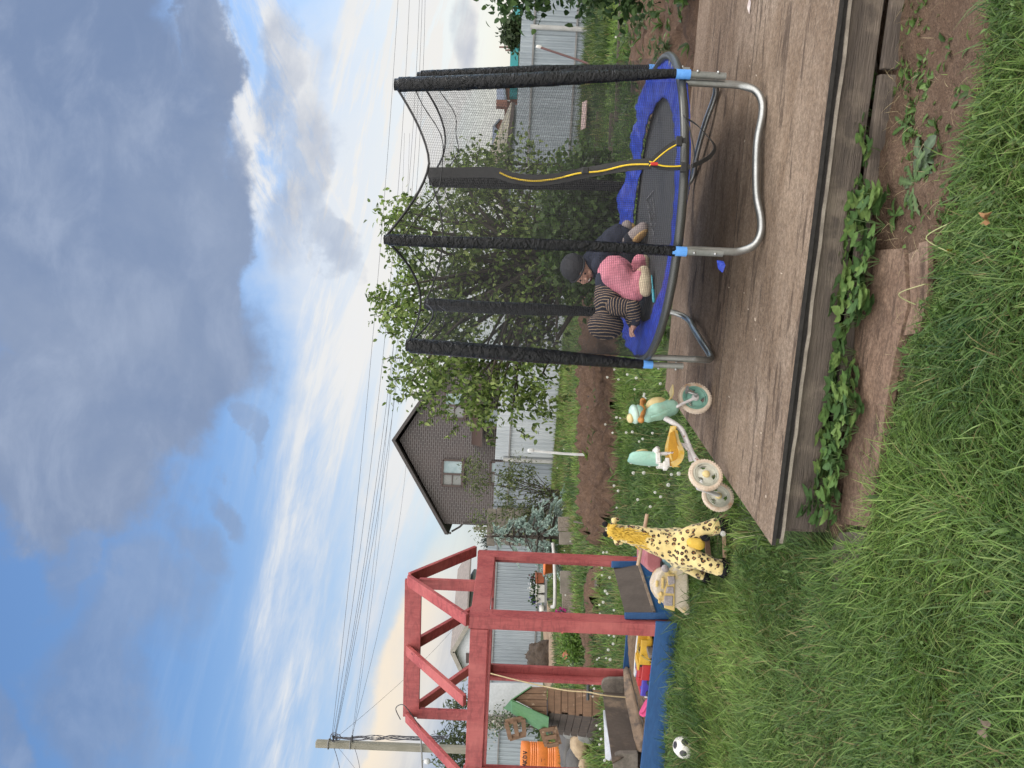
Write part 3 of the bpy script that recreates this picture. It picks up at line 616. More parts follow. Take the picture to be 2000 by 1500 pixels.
def jersey(axis_pts):
    """navy cloth with tan stripes across the limb: stripe phase runs along the given direction"""
    m, nt, b, tc = newmat('striped_jersey'); p, q = Vector(axis_pts[0]), Vector(axis_pts[1]); d = (q-p).normalized()
    sx = nt.nodes.new('ShaderNodeVectorMath'); sx.operation = 'DOT_PRODUCT'; nt.links.new(tc.k, sx.inputs[0]); sx.inputs[1].default_value = d
    s = S(nt, sx.outputs['Value'])+(nz(nt, tc, 7, 3, .5)-.5)*.035; fr = (s*62)._op('FRACT', 0)
    k = mixc(nt, fr.step(.62, .72)*(1-fr.step(.92, 1.0)), (.018, .019, .030), (.28, .20, .135)); nt.links.new(k.k, b.inputs['Base Color']); b.inputs['Roughness'].default_value = .9; b.inputs['Specular IOR Level'].default_value = .15
    bumpn(nt, b, nz(nt, tc, 160, 3), .3, .004); return m
def hand(parent_mb, wrist, direc, palmn, s=1.0):
    """small hand: palm, four unequal bent fingers and a thumb from the side of the palm"""
    d = Vector(direc).normalized(); pn = Vector(palmn); pn = (pn-d*pn.dot(d)).normalized(); sd = d.cross(pn); w0 = Vector(wrist)
    parent_mb.cap(w0, w0+d*.022*s, .0135*s, .015*s); parent_mb.ell(w0+d*.028*s, (.020*s, .020*s, .011*s), Matrix((sd, d, pn)).transposed(), 12, 8)
    for i, (o, L) in enumerate(((-.0145, .026), (-.005, .031), (.0048, .029), (.0138, .022))):
        a = w0+d*.042*s+sd*o*s; b = a+(d*.8+pn*.35+sd*o*4).normalized()*L*.55*s; c = b+(d*.45+pn*.9).normalized()*L*.5*s
        parent_mb.chain([a-d*.012*s, a, b, c], [.0055*s, .0058*s, .0052*s, .0044*s], 8)
    t0 = w0+d*.014*s-sd*.016*s; t1 = t0+(d*.55-sd*.75).normalized()*.016*s; t2 = t1+(d*.9-sd*.1+pn*.3).normalized()*.014*s
    parent_mb.chain([t0, t1, t2], [.0068*s, .0062*s, .005*s], 8)
CLT = bpy.data.textures.new('folds', 'CLOUDS'); CLT.noise_scale = .055; CLT.noise_depth = 2
def folds(o, st=.016):
    d = o.modifiers.new('folds', 'DISPLACE'); d.texture = CLT; d.strength = st; d.mid_level = .5; d.texture_coords = 'GLOBAL'; return o
# --- child crouching in the striped jersey
Y1 = 4.62
def Q(u, v, dy=0.0): return P(u, v, Y1+dy)
ch1 = None
hipR = Q(966, 1203, -.06); hipL = Q(972, 1200, .10); kneeR = Q(926, 1238, -.10); kneeL = Q(940, 1240, .14); ankR = Q(968, 1253, -.13); ankL = Q(990, 1252, .06); toeR = Q(932, 1260, -.17); toeL = Q(955, 1257, .12)
wst = Q(952, 1196, .02); chest = Q(912, 1190, .02); neck = Q(893, 1186, .01); head = Q(864, 1183, 0); shR = Q(902, 1202, -.085); shL = Q(902, 1198, .11)
elR = Q(899, 1236, -.13); wrR = Q(870, 1240, -.10); elL = Q(890, 1232, .17); wrL = Q(866, 1236, .16)
mb = MB(); mb.chain([hipR, wst, chest, neck], [.06, .075, .07, .045]); mb.chain([neck, head], [.045, .07]); mb.ell(head, (.085, .075, .095)); mb.chain([hipR, kneeR, ankR, toeR], [.06, .045, .032, .025]); mb.chain([hipL, kneeL, ankL, toeL], [.06, .045, .032, .025])
mb.chain([shR, elR, wrR], [.036, .030, .022]); mb.chain([shL, elL, wrL], [.036, .030, .022]); hand(mb, wrR, Q(846, 1233, -.10)-wrR, (0, -.2, -1), 1.25); hand(mb, wrL, Q(846, 1231, .16)-wrL, (0, .2, -1), 1.25)
face = (Q(846, 1203, -.03)-head).normalized()
mb.ell(head+face*.085, (.012, .012, .014), seg=8, ring=6)
ch1 = blob(mb, 'person', M_SKIN, None, .006, 3)
tag(ch1, 'small child in striped top and pink trousers crouching bent over on the trampoline', 'child')
J1 = jersey((chest, neck)); J2 = jersey((shR, elR)); J3 = jersey((elR, wrR)); J4 = jersey((neck, head))
mb = MB(); mb.chain([wst, (wst+chest)/2+Vector((0, 0, .006)), chest+Vector((0, 0, .004)), neck], [.088, .092, .090, .072], 20); mb.ell(chest, (.09, .125, .09)); folds(blob(mb, 'jersey', J1, ch1, .008, 6), .014)
for a, b, c in ((shR, elR, wrR), (shL, elL, wrL)):
    mb = MB(); mb.chain([a, a.lerp(b, .7)], [.058, .048], 16); folds(blob(mb, 'upper_sleeve', J2, ch1, .006, 4), .012)
    mb = MB(); mb.chain([a.lerp(b, .72), b, b.lerp(c, .72)], [.047, .046, .038], 16); folds(blob(mb, 'lower_sleeve', J3, ch1, .006, 4), .012)
    mb = MB(); mb.cap(b.lerp(c, .78), b.lerp(c, .97), .035, .031, 14); blob(mb, 'cuff', M_NAVY, ch1, .005, 2)
mb = MB(); mb.ell(head, (.089, .095, .108), seg=24, ring=16); mb.cap(head, neck.lerp(head, .4), .085, .074, 20); folds(blob(mb, 'hood', J4, ch1, .007, 6), .010)
mb = MB(); mb.chain([hipR, kneeR], [.094, .060], 18); mb.chain([kneeR, kneeR.lerp(ankR, .8)], [.058, .042], 18); mb.chain([hipL, kneeL, ankL], [.092, .062, .046], 18); mb.ell(hipR.lerp(hipL, .4)+Vector((0, 0, .0)), (.096, .118, .104), seg=20, ring=14); folds(blob(mb, 'trousers', M_PINK, ch1, .008, 5), .022)
mb = MB(); mb.cap(Q(950, 1193, .02), Q(940, 1198, .02), .098, .094, 22); mb.ell(Q(950, 1196, .02), (.06, .122, .092), Matrix.Rotation(.5, 3, 'Y'), 20, 12); blob(mb, 'waistband', M_NAVY, ch1, .007, 3)
for an, to in ((ankR, toeR), (ankL, toeL)):
    mb = MB(); mb.chain([an+Vector((.006, 0, -.014)), an.lerp(to, .5)+Vector((0, 0, -.010)), to+Vector((0, 0, -.004))], [.036, .041, .036], 14); blob(mb, 'shoe', M_SHOE, ch1, .006, 3)
# --- older child behind, in a navy jacket and charcoal hat
Y2 = 4.93
def Q2(u, v, dy=0.0): return P(u, v, Y2+dy)
hd = Q2(972, 1131); nk = Q2(982, 1156, .02); ct = Q2(992, 1176, .03); hp = Q2(1026, 1208, .05)
k1 = Q2(985, 1232, -.06); k2 = Q2(985, 1236, .20); a1 = Q2(1032, 1232, -.10); a2 = Q2(1030, 1240, .1); t1 = Q2(1052, 1252, -.14); t2 = Q2(1056, 1226, .02)
sR2 = Q2(982, 1172, -.13); sL2 = Q2(988, 1170, .17); e1 = Q2(965, 1205, -.12); e2 = Q2(968, 1205, .2); w1 = Q2(950, 1232, -.05); w2 = Q2(950, 1230, .18)
fdir = (Vector((-.62, -.66, -.32))).normalized(); fs = fdir.cross(Vector((0, 0, 1))).normalized(); fu = fs.cross(fdir)
Qh = max((Quaternion(fdir, a) for a in (.5, -.5)), key=lambda q: (q @ fu).x); fs = Qh @ fs; fu = Qh @ fu
MF = Matrix((fs, fdir, fu)).transposed()
mb = MB(); mb.ell(hd, (.072, .086, .094), MF, 24, 18); mb.ell(hd+fdir*.035-fu*.045, (.052, .048, .042), MF, 16, 12)
for s_ in (-1, 1): mb.ell(hd+fs*(.033*s_)+fdir*.062-fu*.032, (.022, .018, .020), MF, 12, 8); mb.ell(hd+fs*(.072*s_)-fu*.015, (.012, .016, .022), MF, 10, 8)
mb.ell(hd+fdir*.090-fu*.018, (.011, .014, .014), MF, 10, 8); mb.chain([hd, nk, ct], [.04, .042, .06]); mb.chain([ct, hp], [.085, .085]); mb.chain([hp, k1, a1, t1], [.07, .05, .036, .026]); mb.chain([hp, k2, a2, t2], [.07, .05, .036, .026])
mb.chain([sR2, e1, w1], [.04, .032, .022]); mb.chain([sL2, e2, w2], [.04, .032, .022]); hand(mb, w1, (-.5, 0, -.6), (0, -.3, -1), 1.3); hand(mb, w2, (-.5, 0, -.6), (0, .3, -1), 1.3)
ch2 = blob(mb, 'person', M_SKIN, None, .005, 2); tag(ch2, 'laughing child in charcoal hat and navy jacket kneeling behind the other child', 'child')
M_EYE = mat('eye_dark', (.02, .012, .01), None, .2); M_MOUTH = mat('mouth_red', (.12, .025, .022), (.09, .02, .02), .5); M_TEETH = mat('teeth', (.7, .66, .58), None, .3)
mb = MB()
for s_ in (-1, 1): mb.ell(hd+fs*(.028*s_)+fdir*.080+fu*.008, (.0075, .005, .0065), MF, 8, 6)
mb.build('eyes', M_EYE, ch2)
mb = MB(); mb.ell(hd+fdir*.080-fu*.052, (.022, .010, .014), MF, 14, 8); mo = mb.build('mouth', M_MOUTH, ch2)
mb = MB(); mb.ell(hd+fdir*.086-fu*.044, (.015, .006, .004), MF, 10, 6); mb.build('teeth', M_TEETH, mo)
mb = MB(); mb.ell(hd+fu*.042-fdir*.016, (.086, .096, .080), MF, 24, 16); mb.ell(hd-fdir*.045-fu*.01, (.080, .062, .080), MF, 20, 12); folds(blob(mb, 'hat', M_GREY, ch2, .006, 4), .008)
mb = MB(); mb.tube([hd+fu*(.022+.016*math.sin(t))+fdir*.006+fs*(.083*math.cos(t))+fdir*(.084*math.sin(t)) for t in [2*PI*i/28 for i in range(28)]], .006, 8, closed=True); mb.build('hat_brim', M_GREY, ch2)
mb = MB(); mb.chain([nk+Vector((.01, 0, -.01)), ct, hp], [.088, .118, .118], 20); mb.ell(nk+Vector((.02, .02, -.005)), (.085, .09, .045)); mb.ell(ct, (.10, .17, .09)); folds(blob(mb, 'jacket', M_NAVY, ch2, .009, 4), .024)
for a, b, c in ((sR2, e1, w1), (sL2, e2, w2)):
    mb = MB(); mb.chain([a, b, c], [.058, .05, .036], 14); blob(mb, 'sleeve', M_NAVY, ch2, .008, 3)
mb = MB(); mb.chain([hp, k1, a1], [.10, .068, .050], 16); mb.chain([hp, k2, a2], [.10, .068, .050], 16); blob(mb, 'trousers', knit('dark_trousers', (.016, .018, .026), (.024, .026, .034)), ch2, .009, 4)
for an, to in ((a1, t1), (a2, t2)):
    d = (to-an).normalized(); mb = MB(); mb.chain([an-d*.01, an.lerp(to, .55), to+d*.015], [.046, .045, .036], 14); bt = blob(mb, 'boot', M_BOOTG, ch2, .006, 3)
    sdv = Vector((.45, -.55, -.70)); sdv = (sdv-d*sdv.dot(d)).normalized(); mb = MB()
    M_ = Matrix((d, sdv.cross(d), sdv)).transposed(); mb.ell(an.lerp(to, .55)+sdv*.034, (.072, .036, .016), M_, 18, 10); mb.build('sole', M_SOLE, bt)
mb = MB(); pa = G(912, 1271, ZM+.03); pb = G(962, 1270, ZM+.02); pa.z = pb.z = ZM+.012; mb.tube([pa, pb], .004, 8); mb.cap(pa, pa.lerp(pb, .45), .009, .008, 8); tag(mb.build('toy_rod', mat('turquoise_plastic', (.03, .33, .42), None, .4)), 'thin turquoise plastic rod lying on the mat beside a cream shoe', 'toy rod')
# ================================================================= tricycle (local frame: X forward, Y far side, Z up; origin under the rear axle)
M_MINT = mat('mint_plastic', (.25, .46, .37), (.31, .50, .40), .45, 8, dirt=(.30, .36, .28), dscale=9, dlo=.6, dhi=.8, bump=.08)
M_MINTD = mat('mint_rim', (.17, .36, .29), (.22, .40, .32), .45, 8)
M_PALEMINT = mat('pale_mint_cap', (.46, .60, .52), (.40, .55, .47), .4, 8)
M_YEL = mat('saddle_yellow', (.68, .42, .045), (.60, .35, .03), .5, 7, dirt=(.62, .50, .26), dscale=8, dlo=.45, dhi=.65)
M_CREAMY = mat('belly_cream', (.62, .50, .24), (.54, .42, .19), .5, 6)
M_ORANGE = mat('handle_orange', (.50, .22, .045), (.40, .17, .04), .6, 20)
M_TYRE = mat('dirty_white_tyre', (.62, .52, .41), (.50, .40, .30), .7, 14, bump=.25, dirt=(.42, .22, .11), dscale=14, dlo=.52, dhi=.75)
M_WRIM = mat('white_rim', (.56, .55, .46), (.46, .46, .38), .5, 10)
M_WTUBE = mat('chipped_white_paint', (.66, .63, .62), (.56, .53, .52), .45, 12, dirt=(.25, .11, .06), dscale=22, dlo=.60, dhi=.66)
trk_o = G(560, 1409, ZD); HD = (G(722, 1390, ZD)-trk_o); WB = HD.length; YAW = math.atan2(HD.y, HD.x)
trike = thing('tricycle', trk_o, 'mint green and yellow child tricycle with dirty cream tyres at the platform edge', 'tricycle')
TM = Matrix.Translation(trk_o) @ Matrix.Rotation(YAW, 4, 'Z')
S_ = .00298
def L(x, y, z): return TM @ Vector((x, y, z))
cy, sy = math.cos(YAW), math.sin(YAW)
def T(u, v, y=0.0):
    """point on the tricycle's own lengthwise plane (shifted y to the far side) seen at a picture position"""
    n = TM.to_3x3() @ Vector((0, 1, 0)); o_ = L(0, y, 0); r = ray(u, v); t = (o_-CAM).dot(n)/r.dot(n); return CAM+r*t
axX, axY = (TM.to_3x3() @ Vector((1, 0, 0))), (TM.to_3x3() @ Vector((0, 1, 0)))
def wheel(name, c, ax, R, mrim, holes=True):
    ax = Vector(ax).normalized(); w = .034; mb = MB(); prof = []
    for i in range(13): a = PI*i/12; prof.append((R-.016+.016*math.sin(a), -w/2*math.cos(a)))
    prof = [(R*.74, -w*.32)]+prof+[(R*.74, w*.32)]
    mb.lathe(prof, c, ax, 44)
    a_, b_, d_ = basis(ax)
    for k in range(36):
        t = 2*PI*k/36; p = c+a_*(math.cos(t)*(R-.002))+b_*(math.sin(t)*(R-.002)); tv = b_*math.cos(t)-a_*math.sin(t)
        for sg in (-1, 1): mb.beam(p+d_*(sg*.004), p+d_*(sg*.017)-(a_*math.cos(t)+b_*math.sin(t))*.005, .006, .006, up=tv)
    wh = mb.build('wheel', M_TYRE, trike)
    mb = MB(); n = 60; rin, rout = R*.22, R*.75
    for sg in (-1, 1):
        vs = []; ro = []
        rr = [rin, R*.34, R*.44, R*.54, R*.64, rout]
        for i, r in enumerate(rr):
            for k in range(n):
                t = 2*PI*k/n; z = sg*(.013-.006*math.sin(PI*i/5)); vs.append(c+a_*(math.cos(t)*r)+b_*(math.sin(t)*r)+d_*z)
        fs = []
        for i in range(5):
            for k in range(n):
                t = (k/n*3+i*.06) % 1.0
                if holes and 1 <= i <= 3 and .30 < t < .30+(.36 if i == 2 else .26): continue
                fs.append((i*n+k, i*n+(k+1) % n, (i+1)*n+(k+1) % n, (i+1)*n+k))
        mb.add(vs, fs, 0, False)
    mb.lathe([(R*.55, -.0145), (R*.57, -.0155), (R*.59, -.0145)], c, ax, n); mb.lathe([(R*.66, -.0150), (R*.68, -.018), (R*.70, -.015)], c, ax, n)
    rm = mb.build('rim', mrim, wh, recalc=False); rm.modifiers.new('th', 'SOLIDIFY').thickness = .003
    mb = MB(); mb.lathe([(.001, -.028), (R*.16, -.028), (R*.2, -.022), (R*.23, -.012), (R*.23, .012), (R*.2, .022), (.001, .028)], c, ax, 24); mb.build('hub', M_CREAMY if mrim is M_WRIM else M_WTUBE, wh)
    return wh
fc = T(722, 1357); RF = .100; fax = (axY+axX*.10).normalized()
wheel('wheel', fc, fax, RF, M_MINTD)
rc1 = T(572, 1378, -.14); wheel('wheel', rc1, axY, .092, M_WRIM)
rc2 = T(530, 1402, .20); wheel('wheel', rc2, axY, .092, M_WRIM)
mb = MB(); mb.tube([rc1+axY*.02, rc1+axY*.17+Vector((0, 0, .0)), rc2-axY*.02], .012, 10); mb.build('rear_axle', M_WTUBE, trike)
ra = T(590, 1370, -.02)
mb = MB(); mb.tube(cr([ra, T(612, 1353), T(642, 1340), T(661, 1331), T(672, 1318), T(684, 1298)], 6), .0155, 14); mb.build('frame_tube', M_WTUBE, trike)
mb = MB()
for s_ in (-.036, .036): mb.tube(cr([T(702, 1314, s_*.3), T(706, 1323, s_), T(714, 1338, s_), T(722, 1357, s_)], 5), .0085, 10)
mb.build('fork', M_WTUBE, trike)
M_CRANK = mat('crank_steel', (.42, .42, .42), (.34, .33, .32), .4, 10, metal=.8)
mb = MB(); mb.tube([fc-axY*.045, fc+axY*.045], .010, 10); mb.tube([fc-axY*.045, T(734, 1345, -.05), T(738, 1341, -.05)], .007, 8); mb.tube([fc+axY*.045, T(709, 1368, .05)], .007, 8); ck = mb.build('crank', M_CRANK, trike)
mb = MB(); p = T(739, 1342, -.075); mb.box(p, (.03, .05, .014), Matrix.Rotation(YAW, 3, 'Z')); mb.build('pedal', M_CRANK, ck, bevel=.003)
mb = MB(); p = T(707, 1369, .08); mb.box(p, (.03, .05, .014), Matrix.Rotation(YAW, 3, 'Z')); mb.build('pedal', M_CRANK, ck, bevel=.003)
# fairing: leaning rounded body, belly, neck, cap and handle bar
up_ = (T(690, 1242)-T(704, 1318)).normalized(); MFr = Matrix((axX, axY, Vector((0, 0, 1)))).transposed() @ Matrix.Rotation(-math.radians(12), 3, 'Y')
mb = MB(); mb.cap(T(704, 1310), T(697, 1284), .050, .058, 20); mb.cap(T(697, 1284), T(686, 1266), .054, .036, 20); mb.cap(T(686, 1266), T(689, 1256), .034, .030, 16); blob(mb, 'fairing', M_MINT, trike, .007, 5)
mb = MB(); mb.ell(T(709, 1283), (.046, .052, .066), MFr, 20, 14); mb.build('belly_panel', M_CREAMY, trike)
mb = MB(); mb.ribbon(cr([T(686, 1272, -.062), T(690, 1288, -.068), T(699, 1308, -.060)], 5), .020, side=(0, -1, .2), th=.012); mb.build('fairing_fin', M_MINT, trike, bevel=.003)
mb = MB(); mb.ell(T(692, 1247), (.052, .050, .040), MFr, 22, 14); mb.build('head_cap', M_MINT, trike)
mb = MB(); mb.ell(T(691, 1239), (.058, .056, .030), MFr, 24, 14); mb.build('cap_top', M_PALEMINT, trike)
mb = MB(); mb.ell(T(683, 1231), (.028, .030, .020), MFr, 16, 10); mb.build('cap_button', M_CREAMY, trike)
mb = MB(); mb.tube(cr([T(681, 1252, -.085), T(690, 1255, -.05), T(700, 1257, -.02), T(706, 1254, .0), T(712, 1254, .04), T(716, 1256, .085)], 6), .0135, 12); mb.ell(T(680, 1252, -.09), (.019, .024, .019)); mb.ell(T(717, 1256, .09), (.019, .024, .019)); mb.build('handlebar', M_ORANGE, trike)
mb = MB(); a = T(718, 1316, -.02); 
mb.ribbon(cr([T(712, 1304, 0), T(724, 1312, 0), T(742, 1311, 0)], 5), .085, side=axY, th=.008); mb.build('mudguard', M_CREAMY, trike, bevel=.002)
# saddle
mb = MB(); rows = [(588, 1318, .058, 16), (594, 1308, .070, 19), (608, 1303, .074, 14), (625, 1303, .070, 10), (640, 1307, .046, 9), (655, 1311, .034, 9), (668, 1314, .024, 8)]
vs = []; n = 16
for u, v, hw, th in rows:
    for k in range(n):
        t = 2*PI*k/n; c_, s2 = math.cos(t), math.sin(t); top = s2 > 0
        p = T(u, v, c_*hw); p.z += (s2*.016 if top else s2*th*.0022)-.02*abs(c_)**2+.0; vs.append(p)
mb.add(vs, [(i*n+k, i*n+(k+1) % n, (i+1)*n+(k+1) % n, (i+1)*n+k) for i in range(len(rows)-1) for k in range(n)], 0, True); mb.add(vs[:n], [tuple(range(n))]); mb.add(vs[-n:], [tuple(range(n))])
sd_ = mb.build('saddle', M_YEL, trike); sd_.modifiers.new('s', 'SUBSURF').render_levels = 2
mb = MB(); mb.ribbon(cr([T(592, 1312, -.075), T(600, 1326, -.076), T(618, 1331, -.07), T(640, 1322, -.05), T(660, 1318, -.03)], 5), .03, side=(0, -.2, 1), th=.006); mb.build('saddle_skirt', M_YEL, sd_)
mb = MB(); mb.tube(cr([T(629, 1349), T(630, 1338), T(632, 1326)], 5), .013, 10); mb.tube(cr([T(600, 1349), T(615, 1347), T(630, 1347)], 3), .012, 8); mb.tube([T(628, 1336, -.02), T(618, 1346, -.05)], .006, 8); mb.build('seat_post', M_WTUBE, trike)
mb = MB(); mb.slab([T(u, v, -.066) for u, v in ((590, 1309), (594, 1324), (604, 1330), (619, 1331), (638, 1322), (660, 1318), (655, 1309), (636, 1306), (612, 1304))], axY*.012); mb.build('saddle_side', mat('saddle_inner_orange', (.52, .27, .02), (.44, .22, .02), .5, 8), sd_, bevel=.003)
# backrest hoop and pad
mb = MB(); mb.tube(cr([T(622, 1318, -.04), T(615, 1312, -.06), T(614, 1292, -.062), T(613, 1262, -.06)], 6), .0095, 10); mb.tube(cr([T(606, 1318, .06), T(592, 1313, .075), T(592, 1292, .075), T(594, 1262, .07)], 6), .0095, 10); mb.build('back_hoop', M_WTUBE, trike)
def padpt(u0, v0): return T(u0, v0)
mb = MB(); rows = [(603, 1228, .040, .012), (604, 1233, .062, .020), (603, 1246, .074, .024), (602, 1260, .078, .025), (601, 1274, .076, .025), (599, 1284, .066, .022), (597, 1290, .045, .012)]; vs = []; n = 20
for u, v, hw, th in rows:
    for k in range(n):
        t = 2*PI*k/n; p = T(u, v, 0)+axY*(math.cos(t)*hw)+axX*(math.sin(t)*th+math.cos(t)**2*.012); vs.append(p)
mb.add(vs, [(i*n+k, i*n+(k+1) % n, (i+1)*n+(k+1) % n, (i+1)*n+k) for i in range(len(rows)-1) for k in range(n)], 0, True); mb.add(vs[:n], [tuple(range(n))]); mb.add(vs[-n:], [tuple(range(n))])
bp = mb.build('back_pad', M_MINT, trike); bp.modifiers.new('s', 'SUBSURF').render_levels = 2
mb = MB(); mb.ell(T(612, 1250, -.0), (.014, .064, .05), MFr, 18, 12); mb.build('pad_cushion', M_CREAMY, bp)
M_WPL = mat('white_plastic', (.68, .66, .62), (.60, .57, .52), .5, 12)
mb = MB(); c = T(619, 1282, -.065); mb.lathe([(.001, -.03), (.020, -.03), (.022, -.026), (.022, .0), (.017, .012), (.015, .03), (.001, .03)], c, -axY, 18); mb.lathe([(.008, .031), (.011, .033), (.001, .034)], c, -axY, 14); mb.build('hoop_knob', M_WPL, trike)
mb = MB()
for (u, v, sx) in ((605, 1285, .06), (596, 1303, .05), (590, 1299, .045)): mb.box(T(u, v, -.068), (sx, .03, .022), Matrix.Rotation(YAW, 3, 'Z'))
mb.box(T(590, 1296, -.06), (.02, .04, .055), Matrix.Rotation(YAW, 3, 'Z')); mb.build('hoop_clamp', M_WPL, trike, bevel=.003)
# ================================================================= plush giraffe on a wooden rocker base, seen from behind
YG = 5.15
def g(u, v, dy=0.0): return P(u, v, YG+dy)
def plush_mat():
    m, nt, b, tc = newmat('leopard_spot_plush'); wv = nz(nt, tc, 14, 3, .5)
    cb = nt.nodes.new('ShaderNodeVectorMath'); cb.operation = 'MULTIPLY_ADD'; nt.links.new(tc.k, cb.inputs[0]); cb.inputs[1].default_value = (1, 1, 1)
    n3 = nt.nodes.new('ShaderNodeTexNoise'); n3.inputs['Scale'].default_value = 22; nt.links.new(tc.k, n3.inputs['Vector']); sc = nt.nodes.new('ShaderNodeVectorMath'); sc.operation = 'SCALE'; sc.inputs['Scale'].default_value = .018; nt.links.new(n3.outputs['Color'], sc.inputs[0]); nt.links.new(sc.outputs[0], cb.inputs[2])
    vo = nt.nodes.new('ShaderNodeTexVoronoi'); vo.inputs['Scale'].default_value = 30; vo.inputs['Randomness'].default_value = .9; nt.links.new(cb.outputs[0], vo.inputs['Vector']); d = S(nt, vo.outputs['Distance']); rnd = S(nt, vo.outputs['Color'])
    spot = d.step(.47, .38); core = d.step(.24, .15); gap = nz(nt, tc, 55, 2, .5).step(.54, .60)
    k = mixc(nt, nz(nt, tc, 5, 3).step(.3, .7), (.68, .55, .26), (.60, .46, .19)); k = mixc(nt, spot*(1-gap*.8), k, (.022, .016, .014)); k = mixc(nt, core*.85, k, (.30, .13, .05))
    nt.links.new(k.k, b.inputs['Base Color']); b.inputs['Roughness'].default_value = .95; b.inputs['Specular IOR Level'].default_value = .1; b.inputs['Sheen Weight'].default_value = .3
    bumpn(nt, b, nz(nt, tc, 260, 3, .6), .6, .006); return m
M_PLUSH = plush_mat(); M_BPLUSH = mat('black_plush', (.010, .010, .012), (.018, .018, .02), .95, 40, bump=.6, bscale=200, spec=.1); M_MANE = mat('yellow_mane', (.62, .42, .09), (.52, .33, .05), .95, 18, (1, 1, .3), bump=.6, bscale=120, spec=.1)
gi = thing('toy_giraffe', g(416, 1410), 'yellow leopard-spotted plush giraffe rocker seen from behind beside the sandbox', 'toy giraffe')
mb = MB()
mb.chain([g(461, 1199, .05), g(456, 1228, .03), g(449, 1262, .01), g(440, 1292, -.01), g(433, 1322, -.02)], [.050, .066, .078, .098, .122], 22)
mb.ell(g(428, 1334, -.02), (.128, .17, .105), Matrix.Rotation(.45, 3, 'Y'), 22, 14)
mb.chain([g(440, 1326, -.06), g(458, 1352, -.13), g(467, 1380, -.16), g(472, 1398, -.17)], [.078, .058, .050, .056], 18)
mb.chain([g(416, 1342, -.08), g(406, 1364, -.15), g(397, 1388, -.18), g(392, 1404, -.19)], [.086, .060, .054, .054], 18)
mb.chain([g(410, 1324, .10), g(394, 1344, .15), g(379, 1368, .17)], [.07, .050, .042], 16)
mb.chain([g(450, 1318, .14), g(452, 1350, .20), g(456, 1384, .22)], [.07, .050, .044], 16)
mb.ell(g(463, 1197, .06), (.050, .075, .050)); mb.cap(g(463, 1200, .10), g(464, 1208, .19), .043, .034)
folds(blob(mb, 'body', M_PLUSH, gi, .010, 5), .016)
for (u, v, dy, m_, r) in ((474, 1407, -.17, 0, .060), (390, 1412, -.19, 0, .058), (374, 1378, .17, 0, .044), (457, 1394, .22, 0, .045)):
    mb = MB(); c = g(u, v, dy); mb.ell(c, (r, r, .032), fn=lambda p: 1+.10*mnoise.noise(p*5))
    for k in range(50):
        t = random.uniform(0, 2*PI); p = c+Vector((math.cos(t)*r*.95, math.sin(t)*r*.95, random.uniform(-.02, .02))); mb.tube([p, p+Vector((math.cos(t)*.012, math.sin(t)*.012, -.022))], [.004, .001], 4)
    mb.build('hoof', M_BPLUSH, gi)
mb = MB(); mb.ell(g(449, 1378, -.21), (.022, .012, .030)); mb.build('leg_patch', M_BPLUSH, gi)
mb = MB(); mb.cap(g(441, 1351, -.17), g(437, 1366, -.19), .034, .038, 16); blob(mb, 'tail', M_MANE, gi, .007, 2)
mb = MB()
for i in range(420):
    f = random.random(); a = Vector(g(lerp(464, 447, f), lerp(1188, 1272, f), .02)); rad = lerp(.050, .080, f); a += Vector((random.gauss(0, .016+.004*f), -rad*.92, random.gauss(0, .004)))
    e_ = a+Vector((random.gauss(-.004, .012), random.uniform(-.02, -.004), -random.uniform(.02, .05))); mb.tube([a+Vector((0, .01, .01)), a.lerp(e_, .5)+Vector((0, -.006, .006)), e_], [.005, .005, .001], 5)
mb.build('mane', M_MANE, gi)
for (u0, v0, u1, v1) in ((467, 1196, 473, 1183), (459, 1196, 455, 1184)):
    mb = MB(); mb.cap(g(u0, v0, .03), g(u1, v1+6, .03), .020, .016); hn = mb.build('horn', M_MANE, gi); mb = MB(); mb.ell(g(u1+(3 if u1 > 460 else 2), v1-1, .03), .020, fn=lambda p: 1+.08*mnoise.noise(p*6)); mb.build('horn_tip', M_BPLUSH, hn)
for pts in ([(474, 1198), (484, 1200), (485, 1206)], [(449, 1202), (441, 1206), (440, 1213)]):
    mb = MB(); q = [g(*p, .03) for p in pts]; mb.tube(cr([g(*pts[0], .04)]+q[1:]+[q[-1]+Vector((0, 0, -.01))], 5), [.012]*3+[.020]*8+[.015]*4+[.006], 10, flat=.5) if False else mb.chain(q, [.018, .022, .014], 12); mb.build('ear', M_PLUSH, gi)
M_DOWEL = mat('dowel_wood', (.42, .29, .19), (.34, .22, .14), .6, 5, (1, 12, 12))
mb = MB(); mb.tube([g(496, 1264, .0), g(446, 1255, .0), g(396, 1246, .0)], .0125, 14); mb.build('handle_rod', M_DOWEL, gi)
M_ROCK = mat('rocker_wood', (.24, .14, .09), (.17, .10, .065), .7, 5, (8, 2, 8))
mb = MB(); mb.beam(g(470, 1413, -.15), g(396, 1416, -.17), .02, .02); mb.build('cross_rod', M_DOWEL, gi)
mb = MB(); mb.beam(g(452, 1380, .05), g(410, 1384, .05), .03, .03); mb.build('cross_rod', M_ROCK, gi)
for (a, b) in (((492, 1410, -.2), (462, 1404, .24)), ((384, 1420, -.22), (368, 1392, .2))):
    mb = MB(); p = cr([g(*a), g(*a).lerp(g(*b), .5)+Vector((0, 0, -.025)), g(*b)], 8); mb.ribbon([x+Vector((0, 0, -.01)) for x in p], .05, side=(0, 0, 1), th=.022); mb.build('rocker', M_ROCK, gi)
